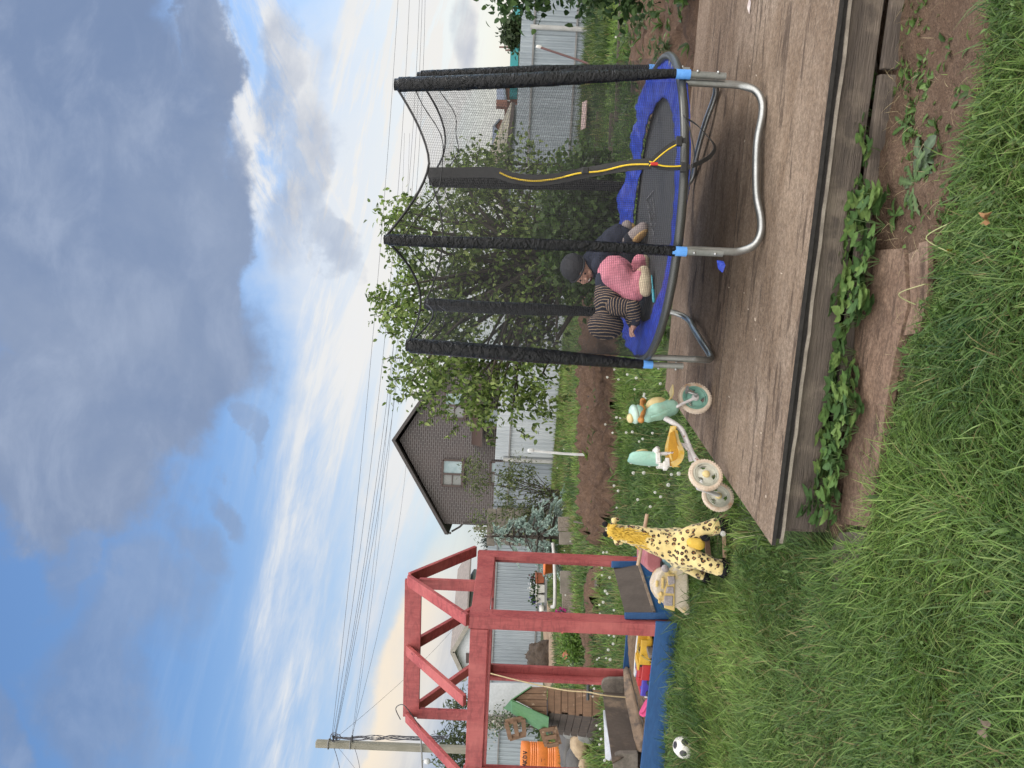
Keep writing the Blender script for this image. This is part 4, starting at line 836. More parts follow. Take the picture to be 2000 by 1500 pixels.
# ================================================================= football
bc = G(41, 1356, .0); bc = Vector((P(41, 1336, bc.y).x, bc.y, .078)); BRr = .078
def ballmesh():
    import bmesh
    bm = bmesh.new(); bmesh.ops.create_icosphere(bm, subdivisions=1, radius=1)
    ico = [v.co.normalized().copy() for v in bm.verts][:12]; bm.free()
    t = (1+5**.5)/2; ico = [Vector(v).normalized() for a in (-1, 1) for b in (-t, t) for v in ((0, a, b), (a, b, 0), (b, 0, a))]
    R = Matrix.Rotation(.5, 3, 'X') @ Matrix.Rotation(.35, 3, 'Z'); ico = [R @ v for v in ico]
    bm = bmesh.new(); bmesh.ops.create_icosphere(bm, subdivisions=5, radius=1)
    for v in bm.verts:
        d = sorted((v.co.normalized().dot(c) for c in ico), reverse=True); g_ = 0
        e1 = abs(d[0]-.945); seam = abs(d[0]-d[1]); s = 0
        if d[0] < .93 and seam < .03: s = .012
        v.co *= BRr*(1-s)
    for f in bm.faces:
        c = f.calc_center_median().normalized(); f.material_index = 1 if max(c.dot(x) for x in ico) > .945 else 0; f.smooth = True
    me = bpy.data.meshes.new('football'); bm.to_mesh(me); bm.free(); return me
fb = link('football', ballmesh(), [mat('scuffed_white_leather', (.66, .64, .60), (.54, .52, .47), .55, 12, dirt=(.36, .33, .25), dscale=15, dlo=.6, dhi=.8), mat('black_leather', (.02, .02, .024), (.035, .035, .04), .5, 20)]); fb.location = bc; fb.rotation_euler = (.45, .25, .7)
tag(fb, 'black and white football lying in grass in front of the blue board', 'football')
# ================================================================= sandbox with red timber roof frame
M_RED = None
def red_mat():
    m, nt, b, tc = newmat('red_stained_timber'); v = mapping(nt, tc, (7, 7, 1.1)); vh = mapping(nt, tc, (1.4, 9, 9)); g1 = nz(nt, v, 5, 6, .65, .8); g2 = nz(nt, vh, 4, 6, .65, .6); lg = nz(nt, tc, 2.5, 4, .55)
    k = mixc(nt, g1.step(.3, .7), (.235, .040, .041), (.33, .072, .069)); k = mixc(nt, g2.step(.45, .62)*.6, k, (.16, .027, .029)); k = mixc(nt, lg.step(.45, .7)*.6, k, (.39, .108, .098)); wr = nz(nt, tc, 16, 6, .7); k = mixc(nt, wr.step(.66, .72)*.55, k, (.45, .27, .21))
    vo = nt.nodes.new('ShaderNodeTexVoronoi'); vo.inputs['Scale'].default_value = 5.5; nt.links.new(tc.k, vo.inputs['Vector']); kn = S(nt, vo.outputs['Distance']).step(.10, .06); k = mixc(nt, kn*.8, k, (.09, .015, .015))
    nt.links.new(k.k, b.inputs['Base Color']); b.inputs['Roughness'].default_value = .62; bumpn(nt, b, g1*.5+g2*.5, .25, .004); return m
M_RED = red_mat()
M_BLUE = mat('blue_painted_board', (.011, .058, .165), (.016, .076, .205), .5, 6, (2, 2, 10), bump=.15, bscale=50, dirt=(.07, .14, .24), dscale=20, dlo=.62, dhi=.78)
M_BROWN = mat('brown_hardboard', (.062, .047, .037), (.085, .066, .053), .8, 4, bump=.15, bscale=90, dirt=(.105, .083, .068), dscale=7, dlo=.6, dhi=.85)
M_BROWNS = mat('sand_dusted_hardboard', (.068, .052, .041), (.092, .072, .057), .85, 4, bump=.15, bscale=90, dirt=(.25, .18, .12), dscale=3.2, dlo=.48, dhi=.72)
M_SANDED = mat('sandy_plank', (.20, .145, .10), (.28, .20, .135), .9, 7, (3, 1, 3), bump=.3, dirt=(.09, .072, .06), dscale=5, dlo=.45, dhi=.62)
M_GREYW = mat('grey_weathered_wood', (.17, .145, .12), (.105, .09, .075), .85, 4, (6, 1.5, 6), bump=.3, dirt=(.24, .21, .175), dscale=6, dlo=.55, dhi=.75)
def up(p, z): return Vector((p.x, p.y, z))
fA = Vector(P(302, 1330, 6.2)); fB = Vector(P(409, 1273, 7.45)); fC = Vector(P(2, 1325, 6.55)); fA.z = fB.z = fC.z = 0
fD = fB+(fC-fA)+Vector((.04, .02, 0))
fB = up(P(414, 1180, 7.45), 0); fD = up(P(178, 1120, 7.75), 0); fC = up(P(-24, 1100, 6.6), 0); fA = up(P(285, 1200, 6.2), 0)
ex = (fA-fC).normalized(); ey = (fB-fA).normalized()
ZT = 1.70
sb = thing('sandbox', fA, 'children\'s sandbox with blue boards and a red timber house-shaped roof frame', 'sandbox')
PW = .115
def post(p, z1=ZT):
    mb = MB(); mb.beam(p+Vector((0, 0, -.05)), up(p, z1), .085, .050, up=ex); mb.beam(p+ey*.052-ex*.028+Vector((0, 0, -.05)), up(p, z1-.16)+ey*.052-ex*.028, .052, .032, up=ex); return mb.build('post', M_RED, sb, bevel=.004)
# posts: an L of two boards each
def lpost(p, sx, sy, z1):
    mb = MB(); w, t = .105, .034
    b1 = p+ex*(-sx*w/2); mb.beam(b1+Vector((0, 0, -.06)), up(b1, z1), w, t, up=ey)          # face across the front
    b2 = p+ey*(sy*(w/2+t/2+.001)); b2 = b2-ex*(sx*t/2); mb.beam(b2+Vector((0, 0, -.06)), up(b2, z1-.004), t, w, up=ey); return mb.build('post', M_RED, sb, bevel=.003)
lpost(fA, 1, 1, ZT+.012); lpost(fB, 1, -1, ZT-.01); lpost(fC, -1, 1, ZT+.012); lpost(fD, -1, -1, ZT-.01)
def bm_(name, a, b, w, h, upv=(0, 0, 1)):
    mb = MB(); mb.beam(a, b, w, h, up=upv); return mb.build(name, M_RED, sb, bevel=.004)
zb = ZT-.075; BW, BH = .036, .145
bm_('beam', up(fC, zb)+ex*.11, up(fA, zb)-ex*.11, BW, BH); bm_('beam', up(fD, zb)+ex*.01, up(fB, zb)-ex*.01, BW, BH)
bm_('beam', up(fA, zb-.002)+ey*.06-ex*.018, up(fB, zb-.02)-ey*.06-ex*.018, .034, .155); bm_('beam', up(fC, zb)+ey*.06+ex*.018, up(fD, zb)-ey*.06+ex*.018, .034, .155)
bm_('plate', up(fC, ZT-.168)+ey*.05, up(fA, ZT-.168)+ey*.05, .085, .026); bm_('plate', up(fD, ZT-.168)-ey*.05, up(fB, ZT-.168)-ey*.05, .085, .026)
mR = (fA+fB)/2; mL = (fC+fD)/2; ZRG = 2.315
bm_('ridge', up(mL, ZRG-.075)+ex*.02, up(mR, ZRG-.075)-ex*.02, .036, .15)
for i, f in enumerate((.015, .5, .985)):
    top = mL.lerp(mR, f); fr = fC.lerp(fA, f); bk_ = fD.lerp(fB, f); o_ = ex*(.0 if i != 1 else 0)
    for e in (fr, bk_):
        s_ = (e-top).normalized(); bm_('rafter', up(top, ZRG-.035)+s_*.018, up(e, ZT+.02)+s_*.03, .105, .036, upv=ex if False else (0, 0, 1))
for mm, sg in ((mR, -1), (mL, 1)):
    mb = MB(); q = mm+ex*(sg*.055); mb.beam(up(q, ZT-.14), up(q, ZRG-.13), .036, .10, up=ex); mb.build('king_post', M_RED, sb, bevel=.003)
# blue boards
def board(name, a, b, z0, z1, th, m, lean=Vector((0, 0, 0))):
    mb = MB(); d = (b-a).normalized(); n = Vector((-d.y, d.x, 0)); mb.slab([up(a, z0), up(b, z0), up(b, z1)+lean, up(a, z1)+lean], n*th); return mb.build(name, m, sb, bevel=.003)
board('front_board', fC+ex*.0-ey*.026, fA+ex*.03-ey*.026, -.03, .205, .022, M_BLUE); board('rear_board', fD+ey*.01, fB+ey*.01, -.02, .185, .022, M_BLUE)
board('side_board', fC-ex*.045-ey*.02, fD-ex*.045, -.03, .20, .022, M_GREYW)
mb = MB(); a = fC+ex*.02+ey*.02; b_ = fA+ey*.02; mb.slab([up(fC, .05), up(fA, .05), up(fB, .05), up(fD, .05)], (0, 0, -.05)); mb.build('box_floor', M_GREYW, sb)
# right bench, folded up: brown back between two blue arms
q0, q1, q2 = P(301, 1221, 6.36), P(302, 1277, 6.27), P(396, 1247, 7.28)
def onplane(u, v, a, b, c):
    n = (b-a).cross(c-a); r = ray(u, v); return CAM+r*((a-CAM).dot(n)/r.dot(n))
q3 = onplane(401, 1196, q0, q1, q2)
nb_ = (q1-q0).cross(q3-q0).normalized()
mb = MB(); mb.slab([q0, q1, q2, q3], nb_*(.014 if nb_.x < 0 else -.014)); mb.build('bench_back', M_BROWN, sb)
mb = MB(); mb.slab([q1+Vector((0, 0, -.008)), up(q1, -.02), up(q2, -.02), q2+Vector((0, 0, -.008))], (-.02, 0, 0)); mb.build('bench_panel', M_BLUE, sb)
mb = MB(); mb.beam(q1+Vector((.012, 0, -.002)), q2+Vector((.012, 0, -.002)), .016, .02); mb.build('bench_ledge', M_SANDED, sb)
for (ua, ub, va, vb, Y) in ((303, 290, 1221, 1326, 6.24), (404, 391, 1195, 1262, 7.30)):
    mb = MB(); mb.slab([P(ua, va, Y), P(ub, va, Y), P(ub, vb, Y), P(ua, vb, Y)], (-.01, .05, 0)); mb.build('bench_arm', M_BLUE, sb, bevel=.005)
# left bench, opened: seat plank dusted with sand, brown back, rounded grey arms
a_, c_, d_ = P(148, 1177, 7.60), P(36, 1243, 6.66), P(148, 1220, 7.62); bk4 = [a_, onplane(10, 1196, a_, c_, d_), c_, d_]; nb_ = (bk4[1]-bk4[0]).cross(bk4[3]-bk4[0]).normalized()
mb = MB(); mb.slab(bk4, nb_*(.012 if nb_.x < 0 else -.012)); mb.build('bench_back', M_BROWNS, sb)
a_, b_, c_ = P(198, 1222, 7.72), P(27, 1263, 6.60), P(34, 1243, 6.68); seat4 = [a_, b_, c_, onplane(140, 1220, a_, b_, c_), onplane(192, 1217, a_, b_, c_)]
mb = MB(); mb.slab(seat4, (0, 0, -.02)); mb.build('bench_seat', M_SANDED, sb)
mb = MB(); mb.beam(seat4[0]+Vector((-.02, 0, -.033)), seat4[1]+Vector((-.02, 0, -.033)), .02, .02); mb.build('seat_batten', M_GREYW, sb)
def arm(u0, v0, u1, v1, Y, w):
    mb = MB(); P0 = [P(u0, v1, Y), P(u0, v0+14, Y), P(u0-3, v0+5, Y), P(u0-10, v0, Y), P(u1+10, v0, Y), P(u1+3, v0+5, Y), P(u1, v0+14, Y), P(u1, v1, Y)]; mb.slab(P0, ey*.045); mb.build('bench_arm', M_GREYW, sb, bevel=.004)
arm(174, 1175, 145, 1219, 7.6, 1)
arm(28, 1198, -14, 1246, 6.55, 1)
# sand with a scooped heap
def sandz(X, Y):
    p = np.stack([X-fC.x, Y-fC.y], -1); return .075+.055*fnoise(X, Y, 2.6, 4)+.03*fnoise(X, Y, 9, 8)+.012*fnoise(X, Y, 24, 2)+.07*np.exp(-(((X-(fD.x+.35))**2+(Y-(fD.y-.35))**2)/.10))
n1, n2 = 70, 70; V = []
for j in range(n2+1):
    for i in range(n1+1):
        p = fC.lerp(fA, i/n1)*(1-j/n2)+fD.lerp(fB, i/n1)*(j/n2); V.append((p.x, p.y, float(sandz(np.array([p.x]), np.array([p.y]))[0])))
a_ = np.array([j*(n1+1)+i for j in range(n2) for i in range(n1)]); sa = link('sand', npmesh('sand', V, np.stack([a_, a_+1, a_+n1+2, a_+n1+1], 1), smooth=True), M_SAND); tag(sa, 'damp brown play sand heaped inside the sandbox', 'sand', kind='stuff')
# ---- toys inside
M_TY = mat('toy_yellow', (.58, .35, .03), (.48, .28, .03), .45, 10); M_TR = mat('toy_red', (.40, .03, .03), (.33, .026, .026), .4, 10); M_TB = mat('toy_purple_blue', (.045, .035, .30), (.06, .05, .34), .4, 10); M_TK = mat('toy_pink', (.58, .075, .19), (.50, .06, .16), .45, 10); M_TLB = mat('toy_light_blue', (.06, .28, .58), (.10, .36, .64), .4, 6); M_TRUB = mat('toy_tyre', (.014, .014, .015), None, .6)
def at2(u, v, Y): return P(u, v, Y)
dv = (fC-fA).normalized()      # towards the left of the picture
Mr = Matrix.Rotation(math.atan2(dv.y, dv.x), 3, 'Z')
def tbox(mb, o_, x, y, z, sx, sy_, sz, mi=0): mb.box(o_+Mr @ Vector((x, y, z)), (sx, sy_, sz), Mr, mi)
o_ = up(P(207, 1278, 6.55), .125)
tk = thing('toy_dump_truck', o_, 'red and yellow toy dump truck standing in the sandbox behind the blue board', 'toy truck')
mb = MB(); tbox(mb, o_, .06, 0, .06, .15, .15, .11); tbox(mb, o_, .06, 0, .125, .11, .13, .03); mb.build('cab', M_TR, tk, bevel=.008)
mb = MB(); tbox(mb, o_, -.035, .0, .075, .02, .17, .13); tbox(mb, o_, -.15, .075, .10, .22, .015, .09); tbox(mb, o_, -.15, -.075, .10, .22, .015, .09); tbox(mb, o_, -.15, 0, .058, .22, .15, .02); tbox(mb, o_, .0, 0, .145, .07, .16, .015); mb.build('dump_bed', M_TY, tk, bevel=.004)
mb = MB(); tbox(mb, o_, -.01, 0, .12, .03, .14, .03); tbox(mb, o_, .136, .0, .075, .004, .10, .03); mb.build('dark_window', M_TRUB, tk)
mb = MB(); tbox(mb, o_, .137, 0, .055, .006, .04, .018); mb.build('licence_plate', M_WPL, tk)
for x in (.08, -.17):
    for y in (.075, -.075): mb = MB(); mb.lathe([(.001, -.014), (.034, -.014), (.036, 0), (.034, .014), (.001, .014)], o_+Mr @ Vector((x, y, .012)), Mr @ Vector((0, 1, 0)), 18); mb.build('wheel', M_TRUB, tk)
o2 = up(P(170, 1270, 6.62), .135)
t2_ = thing('toy_car', o2, 'small purple and red toy car next to the red truck cab in the sandbox', 'toy car')
mb = MB(); tbox(mb, o2, .03, 0, .05, .17, .12, .075); mb.build('body', M_TB, t2_, bevel=.012)
mb = MB(); tbox(mb, o2, -.02, 0, .10, .08, .10, .035); tbox(mb, o2, .08, .0, .0885, .05, .10, .004); tbox(mb, o2, .03, -.0605, .05, .10, .004, .03); mb.build('roof', M_TR, t2_, bevel=.010)
mb = MB(); tbox(mb, o2, .117, 0, .035, .012, .13, .03); mb.build('bumper', M_WPL, t2_, bevel=.003)
for x in (.08, -.03):
    for y in (.062, -.062): mb = MB(); mb.lathe([(.001, -.011), (.028, -.011), (.03, 0), (.028, .011), (.001, .011)], o2+Mr @ Vector((x, y, .016)), Mr @ Vector((0, 1, 0)), 16); mb.build('wheel', M_TRUB, t2_)
o3 = up(P(222, 1262, 6.95), .12)
bt = thing('toy_boat', o3, 'long light blue toy boat with white rim leaning on the back of the sandbox', 'toy boat')
mb = MB(); sec = []
for i in range(15):
    f = i/14; wd = .055*math.sin(PI*(.12+.83*f))**.6; x = lerp(-.28, .22, f)
    sec.append((x, wd, .075))
vs = []; n = 10
for x, wd, h in sec:
    for k in range(n): t = PI*k/(n-1); vs.append(o3+Mr @ Vector((x, math.cos(t)*wd, -math.sin(t)*h+.08)))
mb.add(vs, [(i*n+k, i*n+k+1, (i+1)*n+k+1, (i+1)*n+k) for i in range(14) for k in range(n-1)], 0, True); bo = mb.build('hull', M_TLB, bt, recalc=False); bo.modifiers.new('th', 'SOLIDIFY').thickness = .008
mb = MB(); mb.tube([o3+Mr @ Vector((x, wd, .082)) for x, wd, h in sec]+[o3+Mr @ Vector((x, -wd, .082)) for x, wd, h in sec[::-1]], .007, 6, closed=True); mb.build('gunwale', M_WPL, bt)
def shovel(u, v, Y, rot, lab):
    o4 = up(P(u, v, Y), .16); s = thing('toy_spade', o4, lab, 'toy spade'); R4 = Matrix.Rotation(rot, 3, 'Z') @ Matrix.Rotation(-.35, 3, 'Y')
    mb = MB(); mb.slab([o4+R4 @ Vector(p) for p in ((0, -.035, 0), (.07, -.04, .0), (.11, -.02, .008), (.12, 0, .01), (.11, .02, .008), (.07, .04, 0), (0, .035, 0))], R4 @ Vector((0, 0, .006))); mb.build('blade', M_TK, s, bevel=.002)
    mb = MB(); mb.tube([o4+R4 @ Vector(p) for p in ((.01, 0, .006), (-.09, 0, .004))], .009, 8); mb.box(o4+R4 @ Vector((-.10, 0, .004)), (.02, .06, .016), R4); mb.build('handle', M_TK, s)
shovel(128, 1276, 6.60, 2.9, 'bright pink toy spade in the sand left of the purple toy car'); shovel(112, 1272, 6.56, 2.2, 'bright pink toy spade tip showing over the blue front board')
mb = MB(); oS = P(232, 1288, 6.4); tbox(mb, up(oS, .20), 0, .05, 0, .035, .12, .05); mb2 = mb; tag(mb.build('grey_wood_block', M_GREYW, None, bevel=.004), 'grey weathered wood offcut wedged by the red post inside the sandbox', 'wood block')
mb = MB(); tbox(mb, up(P(128, 1256, 7.0), .10), 0, 0, 0, .02, .5, .03); tag(mb.build('sand_batten', M_SANDED), 'thin sandy wooden batten lying across the sandbox sand', 'batten')
mb = MB(); mb.tube(cr([P(243, 1248, 6.5), P(233, 1246, 6.5), P(222, 1252, 6.45), P(213, 1262, 6.4), P(208, 1276, 6.36)], 6), .006, 8); tag(mb.build('yellow_hose_piece', mat('olive_cord', (.33, .24, .04), (.2, .15, .04), .5)), 'bent olive yellow cord arching over the toy truck', 'cord')
mb = MB(); mb.ell(up(P(232, 1260, 6.6), .20), (.07, .06, .05), fn=lambda p: 1+.15*mnoise.noise(p*3)); tag(mb.build('black_bucket_lid', M_TRUB), 'dark crumpled plastic piece beside the red post in the sandbox', 'plastic piece')
# rope hanging from the frame, handle of a scooter behind the bench, white panel on edge
mb = MB(); mb.tube(cr([P(186, 953, 7.55), P(174, 1000, 7.3), P(160, 1060, 7.1), P(151, 1110, 7.0), P(148, 1150, 6.95), P(142, 1180, 6.9), P(138, 1222, 6.95)], 8), .006, 7); tag(mb.build('rope', mat('pale_rope', (.52, .42, .24), (.42, .33, .18), .8)), 'pale yellow rope hanging from the red frame down to the bench seat', 'rope')
mb = MB(); mb.tube(cr([P(95, 782, 6.9), P(116, 773, 6.7), P(124, 786, 6.6), P(110, 800, 6.6), P(88, 815, 6.7), P(78, 822, 6.8)], 7), .004, 6); tag(mb.build('wire_loop', mat('dark_wire', (.05, .05, .05), None, .5)), 'thin dark wire looped over the left end of the red ridge beam', 'wire')
hb = thing('scooter_handle', P(146, 1170, 8.3), 'dark T-shaped push handle standing behind the left sandbox bench', 'handle')
mb = MB(); mb.tube([P(163, 1149, 8.3), P(133, 1148, 8.3)], .017, 12); mb.ell(P(148, 1154, 8.3), (.03, .03, .025)); mb.build('grip', mat('dark_grip', (.03, .035, .04), (.05, .055, .06), .6), hb)
mb = MB(); mb.tube([P(147, 1156, 8.3), P(144, 1178, 8.3), P(140, 1265, 8.3)], .012, 10); mb.build('stem', M_STEEL2, hb)
mb = MB(); mb.slab([P(113, 1178, 7.35), P(18, 1182, 6.8), P(14, 1190, 6.75), P(22, 1196, 6.75), P(113, 1181, 7.35)], (0, .03, -.2)); tag(mb.build('enamel_sheet', mat('white_enamel', (.50, .52, .54), (.42, .44, .46), .4, 5)), 'white enamelled metal sheet standing behind the left bench back', 'metal sheet')
# ---- faded plastic toys leaning on the right side board
M_FCREAM = mat('faded_cream_plastic', (.50, .43, .34), (.40, .34, .25), .6, 9, bump=.25, bscale=30, dirt=(.56, .42, .17), dscale=9, dlo=.5, dhi=.66); M_FYEL = mat('faded_yellow_plastic', (.56, .40, .13), (.50, .36, .14), .55, 9); M_FMAR = mat('faded_maroon_plastic', (.26, .075, .085), (.33, .12, .125), .5, 8, bump=.1, dirt=(.42, .25, .25), dscale=10, dlo=.55, dhi=.8); M_FBLUE = mat('faded_blue_plastic', (.16, .30, .36), (.22, .36, .40), .5, 10); M_GREYP = mat('grey_grit', (.34, .30, .30), (.24, .21, .21), .8, 60, bump=.6, bscale=90)
YT = 5.75
def tt(u, v, dy=0): return P(u, v, YT+dy)
cr_ = thing('toy_fire_engine', tt(346, 1345), 'big faded cream and yellow plastic toy truck with grey windows lying in grass', 'toy truck')
out_ = [(386, 1290), (388, 1300), (384, 1312), (392, 1322), (386, 1345), (300, 1350), (297, 1340), (312, 1322), (318, 1300), (326, 1288), (340, 1280), (356, 1277), (372, 1283), (378, 1284)]
mb = MB(); mb.slab([tt(u, v, -.02) for u, v in out_], (-.02, .20, 0)); mb.build('body', M_FCREAM, cr_, bevel=.018)
fr_ = [(379, 1306), (378, 1318), (306, 1318), (312, 1298), (330, 1296), (350, 1298), (368, 1304)]
mb = MB(); mb.slab([tt(u, v, -.032) for u, v in fr_], (0, .02, 0)); mb.build('window_surround', M_FYEL, cr_, bevel=.004)
for pts in ([(374, 1304), (374, 1318), (360, 1319), (356, 1306)], [(354, 1303), (354, 1316), (340, 1317), (341, 1300)], [(336, 1298), (336, 1315), (316, 1314), (317, 1296)]):
    mb = MB(); c = sum((tt(u, v, -.044) for u, v in pts), Vector())/4; mb.slab([tt(u, v, -.040) for u, v in pts], (0, .02, 0)); mb.build('window', M_GREYP, cr_, bevel=.006)
for u0, u1, v in ((372, 350, 1294), (366, 354, 1283), (344, 336, 1291), (330, 322, 1288)):
    mb = MB(); mb.box(tt((u0+u1)/2, v, -.028), (abs(u0-u1)*.0036, .03, .016)); mb.build('grille', M_FYEL, cr_, bevel=.003)
mb = MB(); mb.tube([tt(356, 1276, .05), tt(361, 1273, .05), tt(362, 1282, .05)], .01, 8); mb.build('mirror', M_FCREAM, cr_)
mb = MB(); mb.lathe([(.001, -.02), (.016, -.02), (.026, -.01), (.026, .02), (.001, .02)], tt(390, 1299, -.03), (0, -1, 0), 18); mb.build('headlamp', M_GREYP, cr_)
mc = thing('toy_barrow', tt(414, 1330, .15), 'faded maroon plastic toy barrow tub behind the plush giraffe', 'toy barrow')
mb = MB(); mb.slab([tt(u, v, .12) for u, v in [(396, 1260), (418, 1260), (432, 1262), (438, 1272), (438, 1292), (390, 1295), (379, 1283), (382, 1272), (388, 1264)]], (0, .28, .02)); mb.build('tub', M_FMAR, mc, bevel=.02)
mb = MB(); mb.slab([tt(u, v, .10) for u, v in [(410, 1294), (396, 1296), (385, 1305), (384, 1345), (424, 1345), (424, 1294)]], (0, .24, 0)); mb.build('base', M_FBLUE, mc, bevel=.012)
mb = MB(); mb.tube([tt(398, 1290, .10), tt(398, 1295, .10)], .02, 12); mb.build('cap', M_TRUB, mc)
mb = MB(); mb.lathe([(.001, -.03), (.035, -.03), (.038, 0), (.035, .03), (.001, .03)], tt(404, 1352, .2), (0, 1, 0), 18); mb.build('wheel', M_FBLUE, mc)
# ================================================================= fences
def zinc(name, c, c2): 
    m, nt, b, tc = newmat(name); n1 = nz(nt, mapping(nt, tc, (1, 1, .25)), 2.2, 6, .6); n2 = nz(nt, tc, 20, 4, .6)
    k = mixc(nt, n1.step(.35, .65), c, c2); k = mixc(nt, n2.step(.6, .8)*.2, k, (.25, .23, .2)); nt.links.new(k.k, b.inputs['Base Color']); b.inputs['Metallic'].default_value = .25; b.inputs['Roughness'].default_value = .5; return m
M_ZN = zinc('galvanised_sheet', (.25, .285, .31), (.31, .35, .375)); M_ZNL = zinc('pale_galvanised_sheet', (.36, .39, .41), (.44, .465, .48)); M_ZND = zinc('dull_galvanised_sheet', (.21, .24, .265), (.26, .29, .315)); M_RAIL = mat('fence_rail_steel', (.22, .22, .215), (.17, .165, .16), .6, 5); M_POSTZ = mat('fence_post_pipe', (.40, .40, .385), (.33, .325, .31), .5, 6)
def fence(name, a, b, z0, z1, m, label, pitch=.10, amp=.012, rails=(.82,), posts=()):
    a = Vector(a); b = Vector(b); d = b-a; d.z = 0; Ln = d.length; d = d/Ln; n = Vector((d.y, -d.x, 0))
    if n.y > 0: n = -n
    f = thing(name, (a.x, a.y, 0), label, 'fence', 'corrugated metal fence runs'); mb = MB(); N = int(Ln/pitch*4); vs = []
    prof = (-1, -1, 1, 1)
    for i in range(N+1):
        s = i*pitch/4; jit = .006*mnoise.noise(Vector((s*.8, z0, 2)))
        p = a+d*min(s, Ln)+n*(prof[i % 4]*amp); top = z1(s/Ln) if callable(z1) else z1
        vs += [up(p, z0), up(p, top+jit)]
    mb.add(vs, [(2*i, 2*i+1, 2*i+3, 2*i+2) for i in range(N)]); mb.build('sheet', m, f, recalc=False)
    for r in rails:
        zz = lerp(z0, (z1(.5) if callable(z1) else z1), r); mb = MB(); mb.beam(up(a, zz)+n*.035, up(b, zz)+n*.035, .04, .04); mb.build('rail', M_RAIL, f)
    for s in posts:
        mb = MB(); p = a+d*(s*Ln)+n*.075; mb.tube([up(p, -.05), up(p, lerp(z0, (z1(s) if callable(z1) else z1), .86))], .055, 14); mb.build('post', M_POSTZ, f)
    return f
g0 = G(1640, 1162); g1 = G(1162, 1131); g2 = G(596, 1084); g3 = G(497, 1078); g4 = G(441, 1070); g5 = G(150, 1058)
def zt(u, v, p): return P(u, v, p.y).z
fence('metal_fence', g0, g1, .06, lambda s: lerp(zt(1500, 1023, g0)+.01, zt(1162, 1003, g1), s), M_ZN, 'long grey corrugated metal fence behind the trampoline, right of the apple tree', .115, rails=(.80, .14), posts=(.40, .985))
fence('metal_fence', g1+Vector((-.05, .05, 0)), g2, .06, lambda s: lerp(zt(1162, 1003, g1), zt(596, 966, g2), s), M_ZNL, 'pale corrugated metal fence under the apple tree in front of the brick house', .12, rails=(.80,), posts=(.99,))
fence('metal_fence', g2+Vector((-.06, .1, 0)), g3, .06, lambda s: zt(596, 966, g2)-.02, M_ZND, 'short darker corrugated fence stretch behind the small airy shrub', .12, rails=(.76,))
fence('metal_fence', g4, g5, .10, lambda s: lerp(zt(441, 953, g4), zt(150, 947, g5), s), M_ZN, 'grey corrugated fence seen through the red timber frame', .105, rails=(.86, .10))
g6 = G(88, 1058); g7 = G(-60, 1052)
fence('metal_fence', g6, g7, .05, lambda s: zt(60, 946, g6), M_ZN, 'grey corrugated fence behind the orange barrel at the far left', .115, rails=(.74,))
M_CONC = mat('old_concrete_slab', (.19, .165, .135), (.13, .112, .09), .9, 5, bump=.3, dirt=(.10, .09, .07), dscale=3, dlo=.45, dhi=.65); M_PEB = mat('pebble_concrete', (.20, .165, .13), (.12, .10, .078), .9, 40, bump=.9, bscale=60, lo=.42, hi=.58)
cf_ = thing('slab_fence', up(g3, 0), 'stacked brown concrete slab fence between metal fence and blue spruce', 'slab fence'); a = P(500, 1080, g3.y-.2); b = P(432, 1078, g4.y-.1); a.z = b.z = 0
for k in range(7):
    z0 = .02+k*.265; mb = MB(); e = Vector((random.uniform(-.04, .04), 0, 0)); mb.beam(up(a, z0+.125)+e, up(b, z0+.125)+e, .10, .245); mb.build('slab', M_CONC, cf_, bevel=.01)
gate = thing('blue_grey_sheet', P(430, 1000, 24.5), 'flat blue grey sheet metal panel behind the blue spruce', 'sheet panel'); mb = MB(); mb.slab([P(437, 955, 24.5), P(400, 955, 24.5), P(400, 1062, 24.5), P(437, 1062, 24.5)], (0, .05, 0)); mb.build('panel', M_ZND, gate)
wsht = thing('white_wall_sheet', P(126, 1050, 21.5), 'plain pale grey wall sheet behind the toy windmill', 'wall sheet'); mb = MB(); mb.slab([P(165, 945, 21.5), P(104, 943, 21.5), P(104, 1060, 21.5), P(165, 1060, 21.5)], (0, .06, 0)); mb.build('sheet', mat('pale_sheet', (.46, .48, .49), (.40, .42, .43), .6, 2), wsht)
mb = MB(); mb.tube([P(103, 940, 21.3), P(103, 1058, 21.3)], .03, 8); mb.build('edge_post', M_RAIL, wsht)
sp_ = thing('slab_pillar', P(94, 1050, 21.8), 'brown concrete slab pillar between pale wall sheet and left fence', 'slab pillar')
for k in range(6):
    mb = MB(); mb.beam(P(103, 955+k*18, 21.9), P(78, 955+k*18, 21.9), .1, .235); mb.build('slab', M_CONC, sp_, bevel=.01)
# ================================================================= brick house
def brick_mat():
    m, nt, b, tc = newmat('brown_brick'); mp = nt.nodes.new('ShaderNodeMapping'); mp.inputs['Rotation'].default_value = (PI/2, 0, 0); nt.links.new(tc.k, mp.inputs[0])
    bt = nt.nodes.new('ShaderNodeTexBrick'); nt.links.new(mp.outputs[0], bt.inputs[0]); bt.inputs['Scale'].default_value = 1; bt.inputs['Brick Width'].default_value = .30; bt.inputs['Row Height'].default_value = .11; bt.inputs['Mortar Size'].default_value = .020; bt.inputs['Color1'].default_value = (.056, .043, .041, 1); bt.inputs['Color2'].default_value = (.038, .030, .030, 1); bt.inputs['Mortar'].default_value = (.125, .115, .113, 1); bt.inputs['Bias'].default_value = 0
    k = mixc(nt, nz(nt, tc, .6, 4).step(.4, .7)*.3, S(nt, bt.outputs[0]), (.10, .08, .075)); nt.links.new(k.k, b.inputs['Base Color']); b.inputs['Roughness'].default_value = .85; return m
M_BRICK = brick_mat(); M_ROOFD = mat('dark_roof_edge', (.055, .045, .042), (.04, .034, .032), .6, 5); M_FRAMEB = mat('brown_window_frame', (.06, .035, .028), (.045, .028, .022), .45, 5)
